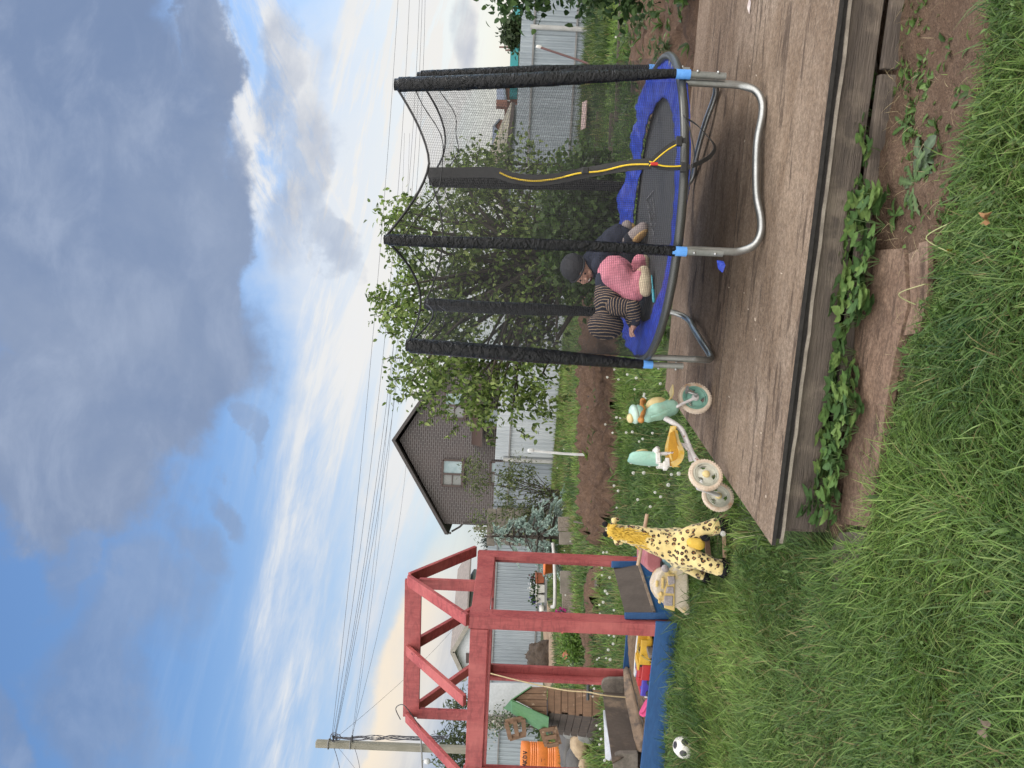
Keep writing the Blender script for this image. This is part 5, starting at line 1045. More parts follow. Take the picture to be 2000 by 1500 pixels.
def glass_mat():
    m, nt, b, tc = newmat('window_glass'); k = mixc(nt, nz(nt, tc, 1.2, 3).step(.4, .6), (.12, .19, .20), (.20, .27, .28)); nt.links.new(k.k, b.inputs['Base Color']); b.inputs['Roughness'].default_value = .12; b.inputs['Coat Weight'].default_value = .6; return m
M_GLASS = glass_mat(); M_CURT = mat('net_curtain', (.24, .245, .235), (.18, .185, .18), .9, 30)
YH = 40
hs = thing('brick_house', P(640, 1040, YH), 'dark brown brick house with steep gable behind the fence', 'house')
hs.location.z = 0
wl = P(477, 870, YH); ap = P(641, 780, YH); wl_x = wl.x; ap_x = ap.x; wr_x = 2*ap_x-wl_x; ze = P(477, 868, YH).z; za = ap.z
mb = MB(); poly = [Vector((wl_x, YH, 0)), Vector((wr_x, YH, 0)), Vector((wr_x, YH, ze)), Vector((ap_x, YH, za)), Vector((wl_x, YH, ze))]; mb.slab(poly, (0, 9, 0)); mb.build('wall', M_BRICK, hs)
el = P(459, 877, YH); slope = (Vector((ap_x, YH, za+.16))-Vector((el.x, YH, el.z))); er = Vector((2*ap_x-el.x, YH, el.z)); A_ = Vector((ap_x, YH, za+.16))
for e in (Vector((el.x, YH, el.z)), er):
    mb = MB(); mb.slab([e+Vector((0, -.45, 0)), A_+Vector((0, -.45, 0)), A_+Vector((0, 9.4, 0)), e+Vector((0, 9.4, 0))], (0, 0, .18)); mb.build('roof', M_ROOFD, hs)
mb = MB(); mb.tube([P(459, 879, YH-.3), P(459, 879, YH+5)], .07, 8); mb.tube([P(462, 882, YH+.3), P(471, 898, YH+.3), P(478, 905, YH+.2)], .05, 8); mb.tube([P(478, 905, YH-.08), P(478, 1000, YH-.08)], .045, 8); mb.build('gutter', M_ROOFD, hs)
def win(u0, u1, v0, v1, split):
    fr = MB(); y = YH-.06; c = [P(u0, v0, y), P(u1, v0, y), P(u1, v1, y), P(u0, v1, y)]; z0, z1, x0, x1 = c[2].z, c[0].z, c[0].x, c[1].x
    w_ = .10
    for p, q in (((x0, z0), (x0, z1)), ((x1, z0), (x1, z1)), ((x0, z0), (x1, z0)), ((x0, z1), (x1, z1))): fr.beam((p[0], y, p[1]), (q[0], y, q[1]), w_, w_, up=(0, 1, 0))
    xm = lerp(x0, x1, split); fr.beam((xm, y, z0), (xm, y, z1), w_, w_*.9, up=(0, 1, 0)); f = fr.build('window', M_FRAMEB, hs)
    mb = MB(); mb.box(((xm+x1)/2, y+.03, (z0+z1)/2), (x1-xm, .02, z1-z0)); mb.build('pane', M_GLASS, f)
    mb = MB(); mb.box(((xm+x0)/2, y+.03, (z0+z1)/2), (xm-x0, .02, z1-z0)); mb.build('pane', M_CURT, f)
    mb = MB(); mb.beam((x0, y, (z0+z1)/2), (xm, y, (z0+z1)/2), .04, .04); mb.build('glazing_bar', M_FRAMEB, f)
    mb = MB(); mb.box(((x0+x1)/2, y-.06, z0-.08), (x1-x0+.2, .16, .05)); mb.build('sill', M_FRAMEB, f)
win(552, 602, 863, 904, .46); win(684, 734, 867, 909, .50); win(556, 598, 957, 990, .5)
mb = MB(); mb.slab([P(627, 942, 37.6), P(760, 944, 37.6), P(760, 925, YH), P(632, 925, YH)], (0, 0, .10)); mb.build('porch_roof', M_FRAMEB, hs)
mb = MB(); mb.slab([P(668, 948, 38.2), P(700, 948, 38.2), P(700, 1000, 38.2), P(668, 1000, 38.2)], (0, .06, 0)); mb.build('porch_screen', M_ZND, hs)
for u in (640, 665, 740): mb = MB(); mb.beam(P(u, 945, 37.8), P(u, 1000, 37.8), .12, .12); mb.build('porch_post', M_FRAMEB, hs)
# ================================================================= white house far left behind the fence
YW = 45
wh = thing('white_house', P(250, 1000, YW), 'small white gabled house with grey tiled roof beyond the fence', 'house'); wh.location.z = 0
M_WHW = mat('white_render', (.62, .64, .66), (.56, .58, .60), .8, 1); M_TILE = mat('grey_roof_tiles', (.26, .22, .19), (.19, .165, .145), .8, 3, (1, 1, 6)); M_BARGE = mat('barge_board', (.30, .28, .235), (.24, .22, .19), .7, 4)
gl = P(176, 908, YW); ga = P(231, 885, YW); gr = P(286, 930, YW)
xs_ = P(186, 905, YW).x; xa = P(231, 887, YW).x; xr = 2*xa-xs_; z_e = P(186, 908, YW).z; z_a = P(231, 887, YW).z
mb = MB(); mb.slab([Vector((xs_, YW, 0)), Vector((xr, YW, 0)), Vector((xr, YW, z_e)), Vector((xa, YW, z_a)), Vector((xs_, YW, z_e))], (1.5, 8, 0)); mb.build('wall', M_WHW, wh)
dp = Vector((2.6, 9, .25)); A2 = Vector((xa, YW-.4, z_a+.1))
for sg in (-1, 1):
    e = Vector((xa+sg*(xa-xs_)*1.22, YW-.4, z_a+.1-(z_a-z_e)*1.22)); mb = MB(); mb.slab([e, A2, A2+dp, e+dp], (0, 0, .10)); rf = mb.build('roof', M_TILE, wh); mb = MB(); mb.beam(e+Vector((0, -.03, -.02)), A2+Vector((0, -.03, -.02)), .06, .24); mb.build('barge_board', M_BARGE, rf)
mb = MB(); mb.slab([P(224, 910, YW-.08), P(205, 910, YW-.08), P(205, 930, YW-.08), P(224, 930, YW-.08)], (0, .05, 0)); mb.build('window', M_FRAMEB, wh)
# ================================================================= shed roofs beyond the right fence
M_SHEDR = mat('weathered_slate_sheet', (.27, .245, .18), (.20, .18, .14), .85, 3, dirt=(.32, .28, .16), dscale=4, dlo=.5, dhi=.7); M_FASC = mat('dark_fascia', (.085, .068, .062), (.06, .05, .046), .8, 4)
sh = thing('shed', P(1200, 1010, 24), 'low shed with lichen covered grey roof and dark eaves beyond the fence', 'shed'); sh.location.z = 0
mb = MB(); mb.slab([P(1300, 1003, 24), P(1110, 983, 24), P(1110, 978, 26), P(1195, 957, 27), P(1262, 985, 26)], (0, 0, .08)); mb.build('roof', M_SHEDR, sh)
mb = MB(); mb.slab([P(1300, 1000, 23.9), P(1100, 974, 23.9), P(1100, 985, 23.9), P(1300, 1006, 23.9)], (0, .15, 0)); mb.build('fascia', M_FASC, sh)
mb = MB(); mb.slab([P(1295, 1004, 24.2), P(1110, 985, 24.2), P(1110, 1060, 24.2), P(1295, 1070, 24.2)], (0, 2.5, 0)); mb.build('wall', M_ZND, sh)
mb = MB(); mb.slab([P(1110, 983, 24.3), P(1195, 935+20, 24.3), P(1195, 990, 24.3)], (0, 2.5, 0)); mb.build('gable', M_SHEDR, sh)
bh = thing('red_gable_house', P(1260, 1000, 60), 'distant house with red brick gable and grey roof behind the safety net', 'house'); bh.location.z = 0
M_RBR = mat('red_brick_far', (.22, .10, .07), (.17, .08, .06), .85, 3); M_GRF = mat('grey_far_roof', (.22, .25, .30), (.18, .2, .24), .7, 2)
mb = MB(); mb.slab([P(1266, 975, 60), P(1254, 968, 60), P(1242, 977, 60), P(1242, 1010, 60), P(1266, 1010, 60)], (1, 6, 0)); mb.build('wall', M_RBR, bh)
for sg, e in ((-1, P(1268, 978, 59.8)), (1, P(1234, 984, 59.8))): mb = MB(); mb.slab([e, P(1254, 966, 59.8), P(1254, 966, 59.8)+Vector((-1.2, 7, .2)), e+Vector((-1.2, 7, .2))], (0, 0, .15)); mb.build('roof', M_GRF, bh)
b3 = thing('brown_house', P(1300, 1000, 50), 'distant brown house with chimney partly hidden by the right pole', 'house'); b3.location.z = 0
mb = MB(); mb.slab([P(1345, 985, 50), P(1302, 985, 50), P(1302, 1012, 50), P(1345, 1012, 50)], (0, 6, 0)); mb.build('wall', M_RBR, b3); mb = MB(); mb.slab([P(1350, 983, 49.6), P(1296, 991, 49.6), P(1303, 974, 53), P(1345, 974, 53)], (0, 0, .15)); mb.build('roof', M_GRF, b3); mb = MB(); mb.box(P(1296, 980, 49.5), (.45, .45, .7)); mb.build('chimney', M_RBR, b3); mb = MB(); mb.tube([P(1303, 968, 49.4), P(1303, 996, 49.4)], .05, 6); mb.build('mast', M_POSTZ, b3)
tb = thing('teal_building', P(1400, 1000, 45), 'low building with teal sheet roof above the right fence', 'building'); tb.location.z = 0
mb = MB(); mb.slab([P(1405, 997, 45), P(1368, 996, 45), P(1368, 1012, 45), P(1405, 1012, 45)], (0, 5, 0)); mb.slab([P(1492, 1003, 47), P(1455, 1002, 47), P(1455, 1016, 47), P(1492, 1016, 47)], (0, 5, 0)); mb.build('roof', mat('teal_sheet', (.035, .27, .29), (.03, .23, .25), .5, 2), tb)
mb = MB(); mb.slab([P(1400, 1010, 45.2), P(1370, 1010, 45.2), P(1370, 1040, 45.2), P(1400, 1040, 45.2)], (0, 4.5, 0)); mb.slab([P(1488, 1013, 47.2), P(1458, 1013, 47.2), P(1458, 1045, 47.2), P(1488, 1045, 47.2)], (0, 4.5, 0)); mb.build('wall', M_WHW, tb)
# ================================================================= poles and wires
M_CPOLE = mat('concrete_pole', (.25, .235, .19), (.19, .18, .14), .85, 3, (3, 3, .5)); M_WIRE = mat('wire_dark', (.07, .07, .085), None, .6)
YP = 26
pb = P(30, 1050, YP); pb.z = 0; ptp = P(48, 617, YP)
up_p = thing('utility_pole', pb, 'tall concrete utility pole with tangled cables at the far left', 'utility pole')
mb = MB(); mb.beam(pb, ptp, .22, .22); mb.build('pole', M_CPOLE, up_p, bevel=.03)
for v in (642, 685):
    mb = MB(); p = P(47, v, YP); mb.tube([p+Vector((math.cos(t)*.16, math.sin(t)*.16, 0)) for t in [2*PI*i/12 for i in range(12)]], .02, 5, closed=True); mb.build('band', M_RAIL, up_p)
mb = MB()
for k in range(7):
    pts = [P(58+random.uniform(-4, 6), 650+i*28+random.uniform(-3, 3), YP-.2) for i in range(9)]; mb.tube(cr(pts, 4), .012, 4)
for k in range(6):
    c = P(60, 655+random.uniform(-6, 10), YP-.2); r = random.uniform(.08, .2); mb.tube([c+Vector((math.cos(t)*r, random.uniform(-.03, .03), math.sin(t)*r*.8)) for t in [2*PI*i/10 for i in range(10)]], .010, 4, closed=True)
for k in range(5):
    c = P(58, 850, YP-.2); r = random.uniform(.08, .22); mb.tube([c+Vector((math.cos(t)*r*.7, random.uniform(-.03, .03), math.sin(t)*r)) for t in [2*PI*i/10 for i in range(10)]], .012, 4, closed=True)
mb.build('cable_tangle', M_WIRE, up_p)
for v in (651, 688): mb = MB(); mb.tube([P(52, v, YP-.12), P(63, v, YP-.25)], .03, 6); mb.build('insulator', M_RUBBER if 'M_RUBBER' in globals() else M_TRUB, up_p)
lp = thing('pole_lamp', P(48, 827, YP-.1), 'small clear lamp on a thin bracket fixed to the concrete pole', 'lamp'); mb = MB(); mb.tube([P(62, 822, YP-.2), P(-25, 826, YP-.2)], .028, 6); mb.tube([P(13, 823, YP-.2), P(13, 829, YP-.2)], .03, 6); mb.build('bracket', M_RAIL, lp); mb = MB(); mb.ell(P(13, 834, YP-.2), (.10, .10, .12)); mb.build('bulb', mat('glass_bulb', (.55, .56, .56), (.42, .43, .44), .15, 4), lp)
def wire(u0, v0, Y0, u1, v1, Y1, sag, r, label, n=26):
    a = P(u0, v0, Y0); b = P(u1, v1, Y1); mb = MB(); pts = [a.lerp(b, i/n)-Vector((0, 0, sag*4*(i/n)*(1-i/n))) for i in range(n+1)]; mb.tube(pts, r*.42, 5); tag(mb.build('power_line', M_WIRE), label, 'power line', 'power lines over the garden')
WL = 'thin dark overhead power line crossing the sky from the left pole'
for (v0, v1, sg) in ((648, 778, .20), (650, 799, .42), (653, 818, .55), (654, 823, .62), (655, 828, .72)): wire(60, v0, YP, 1560, v1+3, 30, sg, .016, 'power line of the upper bundle crossing the whole sky from the left pole')
wire(60, 687, YP, 1240, 790, 31, .30, .012, 'lower pair power line passing just above the apple tree'); wire(60, 689, YP, 1240, 800, 31, .34, .012, 'lower pair power line passing just above the apple tree')
wire(58, 686, YP, 590, 903-110, 39, .25, .014, 'single cable running from pole down to the brick house roof'); wire(62, 660, YP, 330, 930, 43, .4, .013, 'single steep cable running down behind the red frame')
wire(40, 652, YP, -40, 668, YP-4, .05, .025, 'thick cable leaving the concrete pole to the left edge'); wire(40, 692, YP, -30, 705, YP-4, .05, .02, 'second cable leaving the concrete pole to the left edge')
wire(40, 660, YP, -30, 715, YP-5, .02, .012, 'thin stay wire slanting left from the concrete pole')
fp = thing('far_pole', P(468, 960, 90), 'tiny far utility pole with crossarms below the house eave', 'utility pole'); fp.location.z = 0
mb = MB(); mb.beam(P(468, 925, 90), P(469, 1000, 90), .35, .35); mb.build('pole', M_CPOLE, fp); mb = MB(); mb.beam(P(474, 930, 89.7), P(462, 930, 89.7), .12, .12); mb.beam(P(474, 938, 89.7), P(462, 938, 89.7), .12, .12); mb.build('crossarm', M_CPOLE, fp)
for u, v0, v1, Y, l in ((1408, 975, 1005, 45, 'short rust coloured mast beside the teal roof'), (1402, 987, 1005, 46, 'thin pale mast on the teal roof edge')):
    mb = MB(); mb.tube([P(u, v0, Y), P(u, v1, Y)], .05, 6); tag(mb.build('mast', mat('rust_pipe', (.20, .11, .09), None, .7)), l, 'mast')
# ================================================================= things along the back beds
mb = MB(); mb.tube([P(1408, 1054, 15.5), P(1375, 1152, 15.3)], .022, 10); sw = mb.build('garden_stake', mat('dark_red_pipe', (.12, .05, .045), (.09, .04, .035), .5), None); tag(sw, 'dark red leaning metal stake with white tip against the right fence', 'stake'); mb = MB(); mb.cap(P(1409, 1050, 15.5), P(1408, 1056, 15.5), .032, .032); mb.build('tip', M_WPL, sw)
pv = thing('water_pipe', G(612, 1157), 'white upright plastic water pipe with an elbow at the soil bed', 'pipe'); YV = G(612, 1157).y
M_PVC = mat('white_pvc', (.70, .70, .68), (.62, .62, .60), .4, 10)
mb = MB(); mb.tube([P(620, 1036, YV), P(614, 1100, YV), P(611, 1155, YV)], .022, 10); mb.build('riser', M_PVC, pv); mb = MB(); mb.cap(P(620, 1034, YV), P(620, 1040, YV), .034, .034); mb.build('cap', M_PVC, pv)
mb = MB(); mb.tube(cr([P(611, 1154, YV), P(630, 1152, YV), P(655, 1150, YV+.2), P(676, 1149, YV+.4)], 4), .020, 8); mb.build('arm', M_PVC, pv); mb = MB(); mb.cap(P(676, 1149, YV+.4), P(680, 1149, YV+.4), .035, .035); mb.build('coupling', mat('blue_fitting', (.03, .06, .30), None, .4), pv)
mb = MB(); mb.tube(cr([G(600, 1150, .06), G(640, 1150, .07), G(700, 1151, .06), G(740, 1150, .07), G(800, 1149, .06), G(860, 1149, .06)], 6), .022, 8); tag(mb.build('black_hose', mat('black_hose_rubber', (.012, .012, .014), None, .5)), 'black irrigation hose lying along the back edge of the soil bed', 'hose')
def plankthing(pts, z, th, m, label, name='bed_board', h=.0):
    mb = MB(); mb.slab([G(u, v, z) for u, v in pts], (0, 0, -th)); return tag(mb.build(name, m), label, 'board')
def vboard(u0, v0, u1, v1, z0, z1, th, m, label, name='bed_board', cat='board'):
    a = G(u0, v0); b = G(u1, v1); mb = MB(); d = (b-a).normalized(); n = Vector((-d.y, d.x, 0)); mb.slab([up(a, z0), up(b, z0), up(b, z1), up(a, z1)], n*th); return tag(mb.build(name, m), label, cat)
vboard(1620, 1226, 1262, 1213, 0, .10, .03, M_PLANK, 'long thin grey edging board of the raised bed at the right'); vboard(1640, 1252, 1290, 1240, -.02, .06, .025, M_PLANK, 'second lower edging board in front of the right bed'); vboard(1280, 1180, 1130, 1172, 0, .14, .03, M_PLANK, 'edging board of the far bed seen through the net'); vboard(1278, 1206, 1110, 1199, 0, .12, .03, M_PLANK, 'nearer edging board of the bed seen through the net')
plankthing([(1300, 1137), (1246, 1134), (1250, 1142), (1304, 1145)], .22, .02, mat('pink_board', (.42, .30, .26), (.36, .25, .21), .8, 4), 'pale pinkish board lying before the fence behind the net', 'pale_board')
vboard(432, 1128, 492, 1128, .0, .0, .01, M_CONC, 'x') if False else None
def slabthing(u0, u1, vt, vb, Y, label, m, tilt=0.0):
    mb = MB(); a = P(u0, vb, Y); b = P(u1, vb, Y); c = P(u1, vt, Y+tilt); d = P(u0, vt, Y+tilt); mb.slab([a, b, c, d], (0, .06, 0)); tag(mb.build('concrete_slab', m, None, bevel=.008), label, 'slab')
slabthing(490, 462, 1090, 1150, 15.6, 'pebbled brown concrete slab below the blue spruce', M_PEB, .15); slabthing(460, 436, 1092, 1160, 14.9, 'darker concrete slab tucked behind the right red post', M_CONC, .12); slabthing(384, 340, 1094, 1160, 14.9, 'mossy concrete slab half hidden by grass behind the frame', M_CONC, .15); slabthing(341, 296, 1098, 1165, 14.3, 'pebbled concrete slab standing next to pink flowers', M_PEB, .12)
plankthing([(386, 1150), (348, 1151), (352, 1166), (384, 1164)], .06, .03, M_PLANK, 'pale timber block on the furrow edge', 'timber_block')
mb = MB(); mb.tube(cr([P(440, 1080, 15.4), P(400, 1083, 15.3), P(350, 1084, 15.2), P(318, 1083, 15.1), P(315, 1078, 15.2)], 5), .035, 8); tag(mb.build('drain_pipe', mat('grey_white_pipe', (.50, .49, .46), (.38, .37, .34), .5, 6)), 'long pale pipe with hooked end lying on the slabs behind the frame', 'pipe')
mb = MB(); mb.tube([P(481, 1120, 13.5), P(476, 1152, 13.4)], .016, 6); tag(mb.build('bed_stick', M_GREYW), 'short grey stick pushed in soil left of the bed', 'stick')
# flower boxes on a shelf
YF = 19.5
shf = thing('flower_shelf', P(350, 1070, YF), 'narrow dark shelf before the fence carrying the flower boxes', 'shelf'); mb = MB(); mb.slab([P(392, 1064, YF), P(285, 1063, YF), P(285, 1068, YF), P(392, 1069, YF)], (0, .3, 0)); mb.build('board', M_RAIL, shf)
for u in (385, 330, 290): mb = MB(); mb.beam(P(u, 1068, YF+.15), P(u, 1092, YF+.15), .06, .06); mb.build('leg', M_RAIL, shf)
M_TERRA = mat('terracotta_plastic', (.33, .095, .04), (.28, .08, .035), .6, 6)
def fbox(u0, u1, vt, vb, m, label, fl):
    t = thing('flower_box', P((u0+u1)/2, vb, YF+.15), label, 'flower box'); mb = MB(); k = (u0-u1)*.08; mb.slab([P(u0-k, vb, YF), P(u1+k, vb, YF), P(u1, vt, YF-.03), P(u0, vt, YF-.03)], (0, .24, 0)); mb.build('box', m, t, bevel=.01); mb = MB(); mb.slab([P(u0+1, vt-2, YF-.06), P(u1-1, vt-2, YF-.06), P(u1-1, vt+1, YF-.06), P(u0+1, vt+1, YF-.06)], (0, .3, 0)); mb.build('rim', m, t)
    for cols, cen, n, sz in fl:
        pos = np.array([P(u, v, YF) for u, v in cen])[RNG.integers(0, len(cen), n)]+RNG.normal(size=(n, 3))*np.array([.05, .06, .05]); V, F, C = leaves(pos, unit(RNG.normal(size=(n, 3))), unit(RNG.normal(size=(n, 3))+np.array([0, -.5, .8])), np.full(n, sz), np.full(n, sz), tints(n, cols)); link('foliage' if cols[0][1] > cols[0][0]*1.2 else 'flowers', npmesh('plant', V, F, C), M_LEAF, t)
M_LEAF = leafmat('leaf', .45)
fbox(378, 360, 1048, 1063, M_TERRA, 'terracotta coloured flower box at the right end of the shelf', [([(.03, .06, .02)], [(375, 1043), (366, 1042)], 50, .06), ([(.12, .02, .05)], [(376, 1038), (369, 1040), (362, 1043)], 14, .05)])
fbox(359, 341, 1048, 1064, M_WPL, 'white flower box with white petunias on the shelf', [([(.035, .08, .02)], [(355, 1044), (346, 1045)], 60, .07), ([(.75, .74, .70)], [(355, 1038), (346, 1041)], 34, .06)])
fbox(339, 322, 1048, 1064, M_WPL, 'white flower box with violet petunias on the shelf', [([(.035, .08, .02)], [(336, 1042), (328, 1044)], 70, .07), ([(.10, .05, .30)], [(337, 1041), (325, 1047), (330, 1044)], 34, .055)])
mb = MB(); mb.lathe([(.001, 0), (.07, 0), (.085, .12), (.08, .12), (.066, .01), (.001, .01)], P(312, 1063, YF), (0, 0, 1), 18); tag(mb.build('white_cup', M_WPL), 'small white plastic cup at the left end of the flower shelf', 'cup')
pt_ = thing('orange_pot', P(394, 1080, 16), 'orange plastic pot beside the right red post under the spruce', 'flower pot'); mb = MB(); mb.lathe([(.001, 0), (.13, 0), (.17, .20), (.185, .20), (.185, .235), (.16, .235), (.12, .03), (.001, .03)], P(394, 1084, 16), (0, 0, 1), 24); mb.build('pot', mat('orange_plastic', (.55, .14, .035), (.48, .12, .03), .5), pt_)
pk = thing('pink_flowers', P(300, 1102, 14.5), 'magenta petunias in a dark pot beside the pebbled slab', 'flowers'); n = 50; pos = np.array([P(303, 1096, 14.4), P(299, 1090, 14.4)])[RNG.integers(0, 2, n)]+RNG.normal(size=(n, 3))*.045; V, F, C = leaves(pos, unit(RNG.normal(size=(n, 3))), unit(RNG.normal(size=(n, 3))), np.full(n, .06), np.full(n, .06), tints(n, [(.42, .02, .18), (.35, .015, .15)])); link('blossoms', npmesh('blossoms', V, F, C), M_LEAF, pk); mb = MB(); mb.lathe([(.001, 0), (.06, 0), (.08, .12), (.001, .12)], P(301, 1106, 14.45), (0, 0, 1), 16); mb.build('pot', M_TRUB, pk)
# compost heap
mb = MB(); c = P(213, 1074, 21); c.z = 0; mb.ell(c+Vector((0, 0, .05)), (.50, .4, .52), fn=lambda p: 1+.16*mnoise.noise(p*3)+.10*mnoise.noise(p*9)+.06*mnoise.noise(p*22), seg=60, ring=40); tag(mb.build('dirt_heap', mat('dark_straw_compost', (.035, .026, .020), (.07, .05, .035), .95, 14, (1, 1, 3), bump=1, bscale=30)), 'dark brown compost heap against the fence in the frame opening', 'heap')
# ================================================================= toy windmill, barrel, rocks
YM = 10.1
wm = thing('garden_windmill', G(145, 1180), 'rough brown plank garden windmill with green roof and ladder sails', 'garden windmill')
M_RPL = mat('rough_brown_plank', (.20, .115, .068), (.135, .078, .046), .8, 4, (8, 8, 1.2), bump=.4, bscale=20, dirt=(.40, .29, .20), dscale=9, dlo=.60, dhi=.72); M_DPL = mat('dark_plank', (.085, .062, .050), (.055, .042, .036), .85, 4, (8, 8, 1.2), bump=.4, bscale=20, dirt=(.16, .12, .09), dscale=8, dlo=.58, dhi=.72); M_GRN = mat('green_roof_paint', (.085, .21, .085), (.07, .18, .075), .55, 3)
def wmp(u, v, dy=0): return P(u, v, YM+dy)
mb = MB()
hz = [1000, 1014, 1028, 1042, 1056, 1070]; 
rows_ = [(154, 107.5, 1070, 1082.5), (154, 106.5, 1083.2, 1095.5), (153.5, 105, 1096.5, 1109), (153, 104, 1110, 1123), (152.5, 102, 1124, 1138), (152, 101, 1139, 1156), (151, 98, 1157, 1180)]
for i, (u0, u1, v0, v1) in enumerate(rows_): mb.slab([wmp(u0, v0, -.01*(i % 2)), wmp(u1, v0, -.01*(i % 2)), wmp(u1-1, v1, -.01*(i % 2)), wmp(u0-.5, v1, -.01*(i % 2))], (.0, .04, 0))
mb.build('front_planks', M_RPL, wm, bevel=.004)
mb = MB()
for i, (u0, u1, v0, v1) in enumerate(rows_): a = wmp(u1, v0); b = wmp(u1-1, v1); q = Vector((-.50, .52, 0)); mb.slab([a, b, b+q*1.05, a+q], (.03, .0, 0))
mb.build('side_planks', M_DPL, wm, bevel=.004)  # side planks in a darker tone than the front
mb = MB(); mb.slab([wmp(150, 1072, .06), wmp(104, 1072, .06), wmp(98, 1180, .06), wmp(150, 1180, .06)], (-.44, .5, 0)); mb.build('core', M_DPL, wm)
mb = MB()
gx_ = [(157, 1066), (157, 1033), (145, 1024), (133, 1008), (119, 1034), (102, 1066)]
segs = [(156.5, 145.5), (144.5, 133.5), (132.5, 121), (120, 110), (109, 102)]
def gtop(u): 
    return lerp(1040, 1004, (157-u)/(157-134)) if u > 134 else lerp(1004, 1068, (134-u)/(134-100))
for u0, u1 in segs: mb.slab([wmp(u0, 1068, -.03), wmp(u1, 1068, -.03), wmp(u1, gtop(u1), -.03), wmp(u0, gtop(u0), -.03)], (0, .035, 0))
mb.build('gable_planks', M_RPL, wm, bevel=.003)
dq = Vector((-.34, .52, .08)); pk0 = wmp(133.5, 1001, -.08); lf0 = wmp(98, 1072, -.08); rt0 = wmp(160, 1040, -.08)
for e in (lf0, rt0): mb = MB(); mb.slab([e, pk0, pk0+dq, e+dq] if e is lf0 else [e, pk0, pk0+dq, e+dq], (0, 0, .022)); mb.build('roof', M_GRN, wm)
mb = MB(); mb.slab([wmp(131, 999, -.09), wmp(99, 1072, -.09), wmp(64, 1070, .2), wmp(106, 1000, .2)], (.01, .012, .012)); mb.build('roof_face', M_GRN, wm)
def sail(pts, n):
    mb = MB(); (a, b, c, d) = pts
    for p, q in ((a, b), (d, c)): mb.beam(p, q, .03, .075, up=(0, 1, 0)) if False else mb.slab([p+(q-p).cross(Vector((0, 1, 0))).normalized()*.036, q+(q-p).cross(Vector((0, 1, 0))).normalized()*.036, q-(q-p).cross(Vector((0, 1, 0))).normalized()*.036, p-(q-p).cross(Vector((0, 1, 0))).normalized()*.036], (0, .025, 0))
    for i in range(n):
        f = (i+.12)/(n-.75); p, q = a.lerp(b, f), d.lerp(c, f); w_ = (q-p).cross(Vector((0, 1, 0))).normalized()*.028; mb.slab([p+w_, q+w_, q-w_, p-w_], (0, -.022, 0))
    mb.build('sail', M_RPL, wm)
sail((wmp(103, 1024, .1), wmp(85, 986, .1), wmp(62, 994, .1), wmp(70, 1026, .1)) if False else (wmp(88, 987, .15), wmp(97, 1024, .15), wmp(66, 1026, .15), wmp(57, 995, .15)), 3)
sail((wmp(76, 1058, .1), wmp(42, 1069, .1), wmp(46, 1092, .1), wmp(80, 1082, .1)), 3)
M_OR = mat('orange_barrel_plastic', (.62, .18, .035), (.55, .155, .03), .45, 3, dirt=(.42, .13, .035), dscale=6, dlo=.6, dhi=.8)
bp_ = Vector((P(17, 1100, 15.6).x, 15.6, 0)); rb = 15.6/1500*30; hb_ = P(17, 1017, 15.6).z
br = thing('orange_barrel', bp_, 'orange ribbed plastic barrel with black lettering and white label', 'barrel')
prof = [(.001, .01), (rb*.96, .01), (rb, .04)]
def ribs(z0, z1, n):
    for i in range(n):
        a = lerp(z0, z1, i/n); b = lerp(z0, z1, (i+1)/n); prof.extend([(rb, a), (rb, lerp(a, b, .35)), (rb*.955, lerp(a, b, .5)), (rb*.955, lerp(a, b, .85))])
ribs(hb_*.20, hb_*.38, 4); prof.append((rb, hb_*.40)); prof.append((rb, hb_*.58)); ribs(hb_*.60, hb_*.80, 4); prof += [(rb, hb_*.82), (rb, hb_*.985), (rb*.97, hb_), (rb*.93, hb_*.985), (rb*.92, .03), (.001, .03)]
mb = MB(); mb.lathe(prof, bp_, (0, 0, 1), 48); mb.build('body', M_OR, br)
def onb(az, z, extra=.004): return bp_+Vector((math.sin(az)*(rb+extra), -math.cos(az)*(rb+extra), z))
def strokes(mb, letters, az0, z0, h, w_):
    for i, L_ in enumerate(letters):
        for (x0, y0, x1, y1) in L_:
            N = 5
            pts = [onb(az0+(i*1.25+lerp(x0, x1, t/N))*w_, z0+lerp(y0, y1, t/N)*h, .006) for t in range(N+1)]; mb.tube(pts, .008, 4)
LA = [(0, 0, .5, 1), (.5, 1, 1, 0), (.2, .35, .8, .35)]; LK = [(0, 0, 0, 1), (0, .5, .8, 1), (0, .5, .8, 0)]; LD = [(0, 0, 0, 1), (0, 1, .7, .8), (.7, .8, .7, .2), (.7, .2, 0, 0)]; LV = [(0, 1, .45, 0), (.45, 0, .9, 1)]
mb = MB(); strokes(mb, [LA, LK, LD, LV], -.05, hb_*.87, .085, .19); mb.build('lettering', M_TRUB, br)
mb = MB(); az = [-.85+.12*i for i in range(6)]; mb.add([onb(a, z, .005) for z in (hb_*.83, hb_*.975) for a in az], [(i, i+1, 7+i, 6+i) for i in range(5)]); mb.build('paper_label', mat('printed_label', (.70, .69, .65), (.58, .57, .54), .6, 40), br, recalc=False)
mb = MB()
for i in range(12): a = random.uniform(-.9, .6); z = hb_*random.uniform(.43, .56); mb.tube([onb(a, z), onb(a+random.uniform(.05, .2), z+random.uniform(-.01, .01))], .006, 4)
mb.build('faint_print', mat('faint_print_dark', (.22, .08, .03), None, .7), br)
M_ROCK1 = mat('grey_field_stone', (.20, .20, .185), (.13, .13, .118), .85, 6, bump=.5, bscale=12, dirt=(.24, .22, .15), dscale=5, dlo=.55, dhi=.7); M_ROCK2 = mat('ochre_field_stone', (.36, .275, .17), (.27, .20, .125), .85, 6, bump=.5, bscale=12); M_ROCK3 = mat('dark_flat_stone', (.095, .09, .082), (.065, .062, .058), .85, 4, bump=.3)
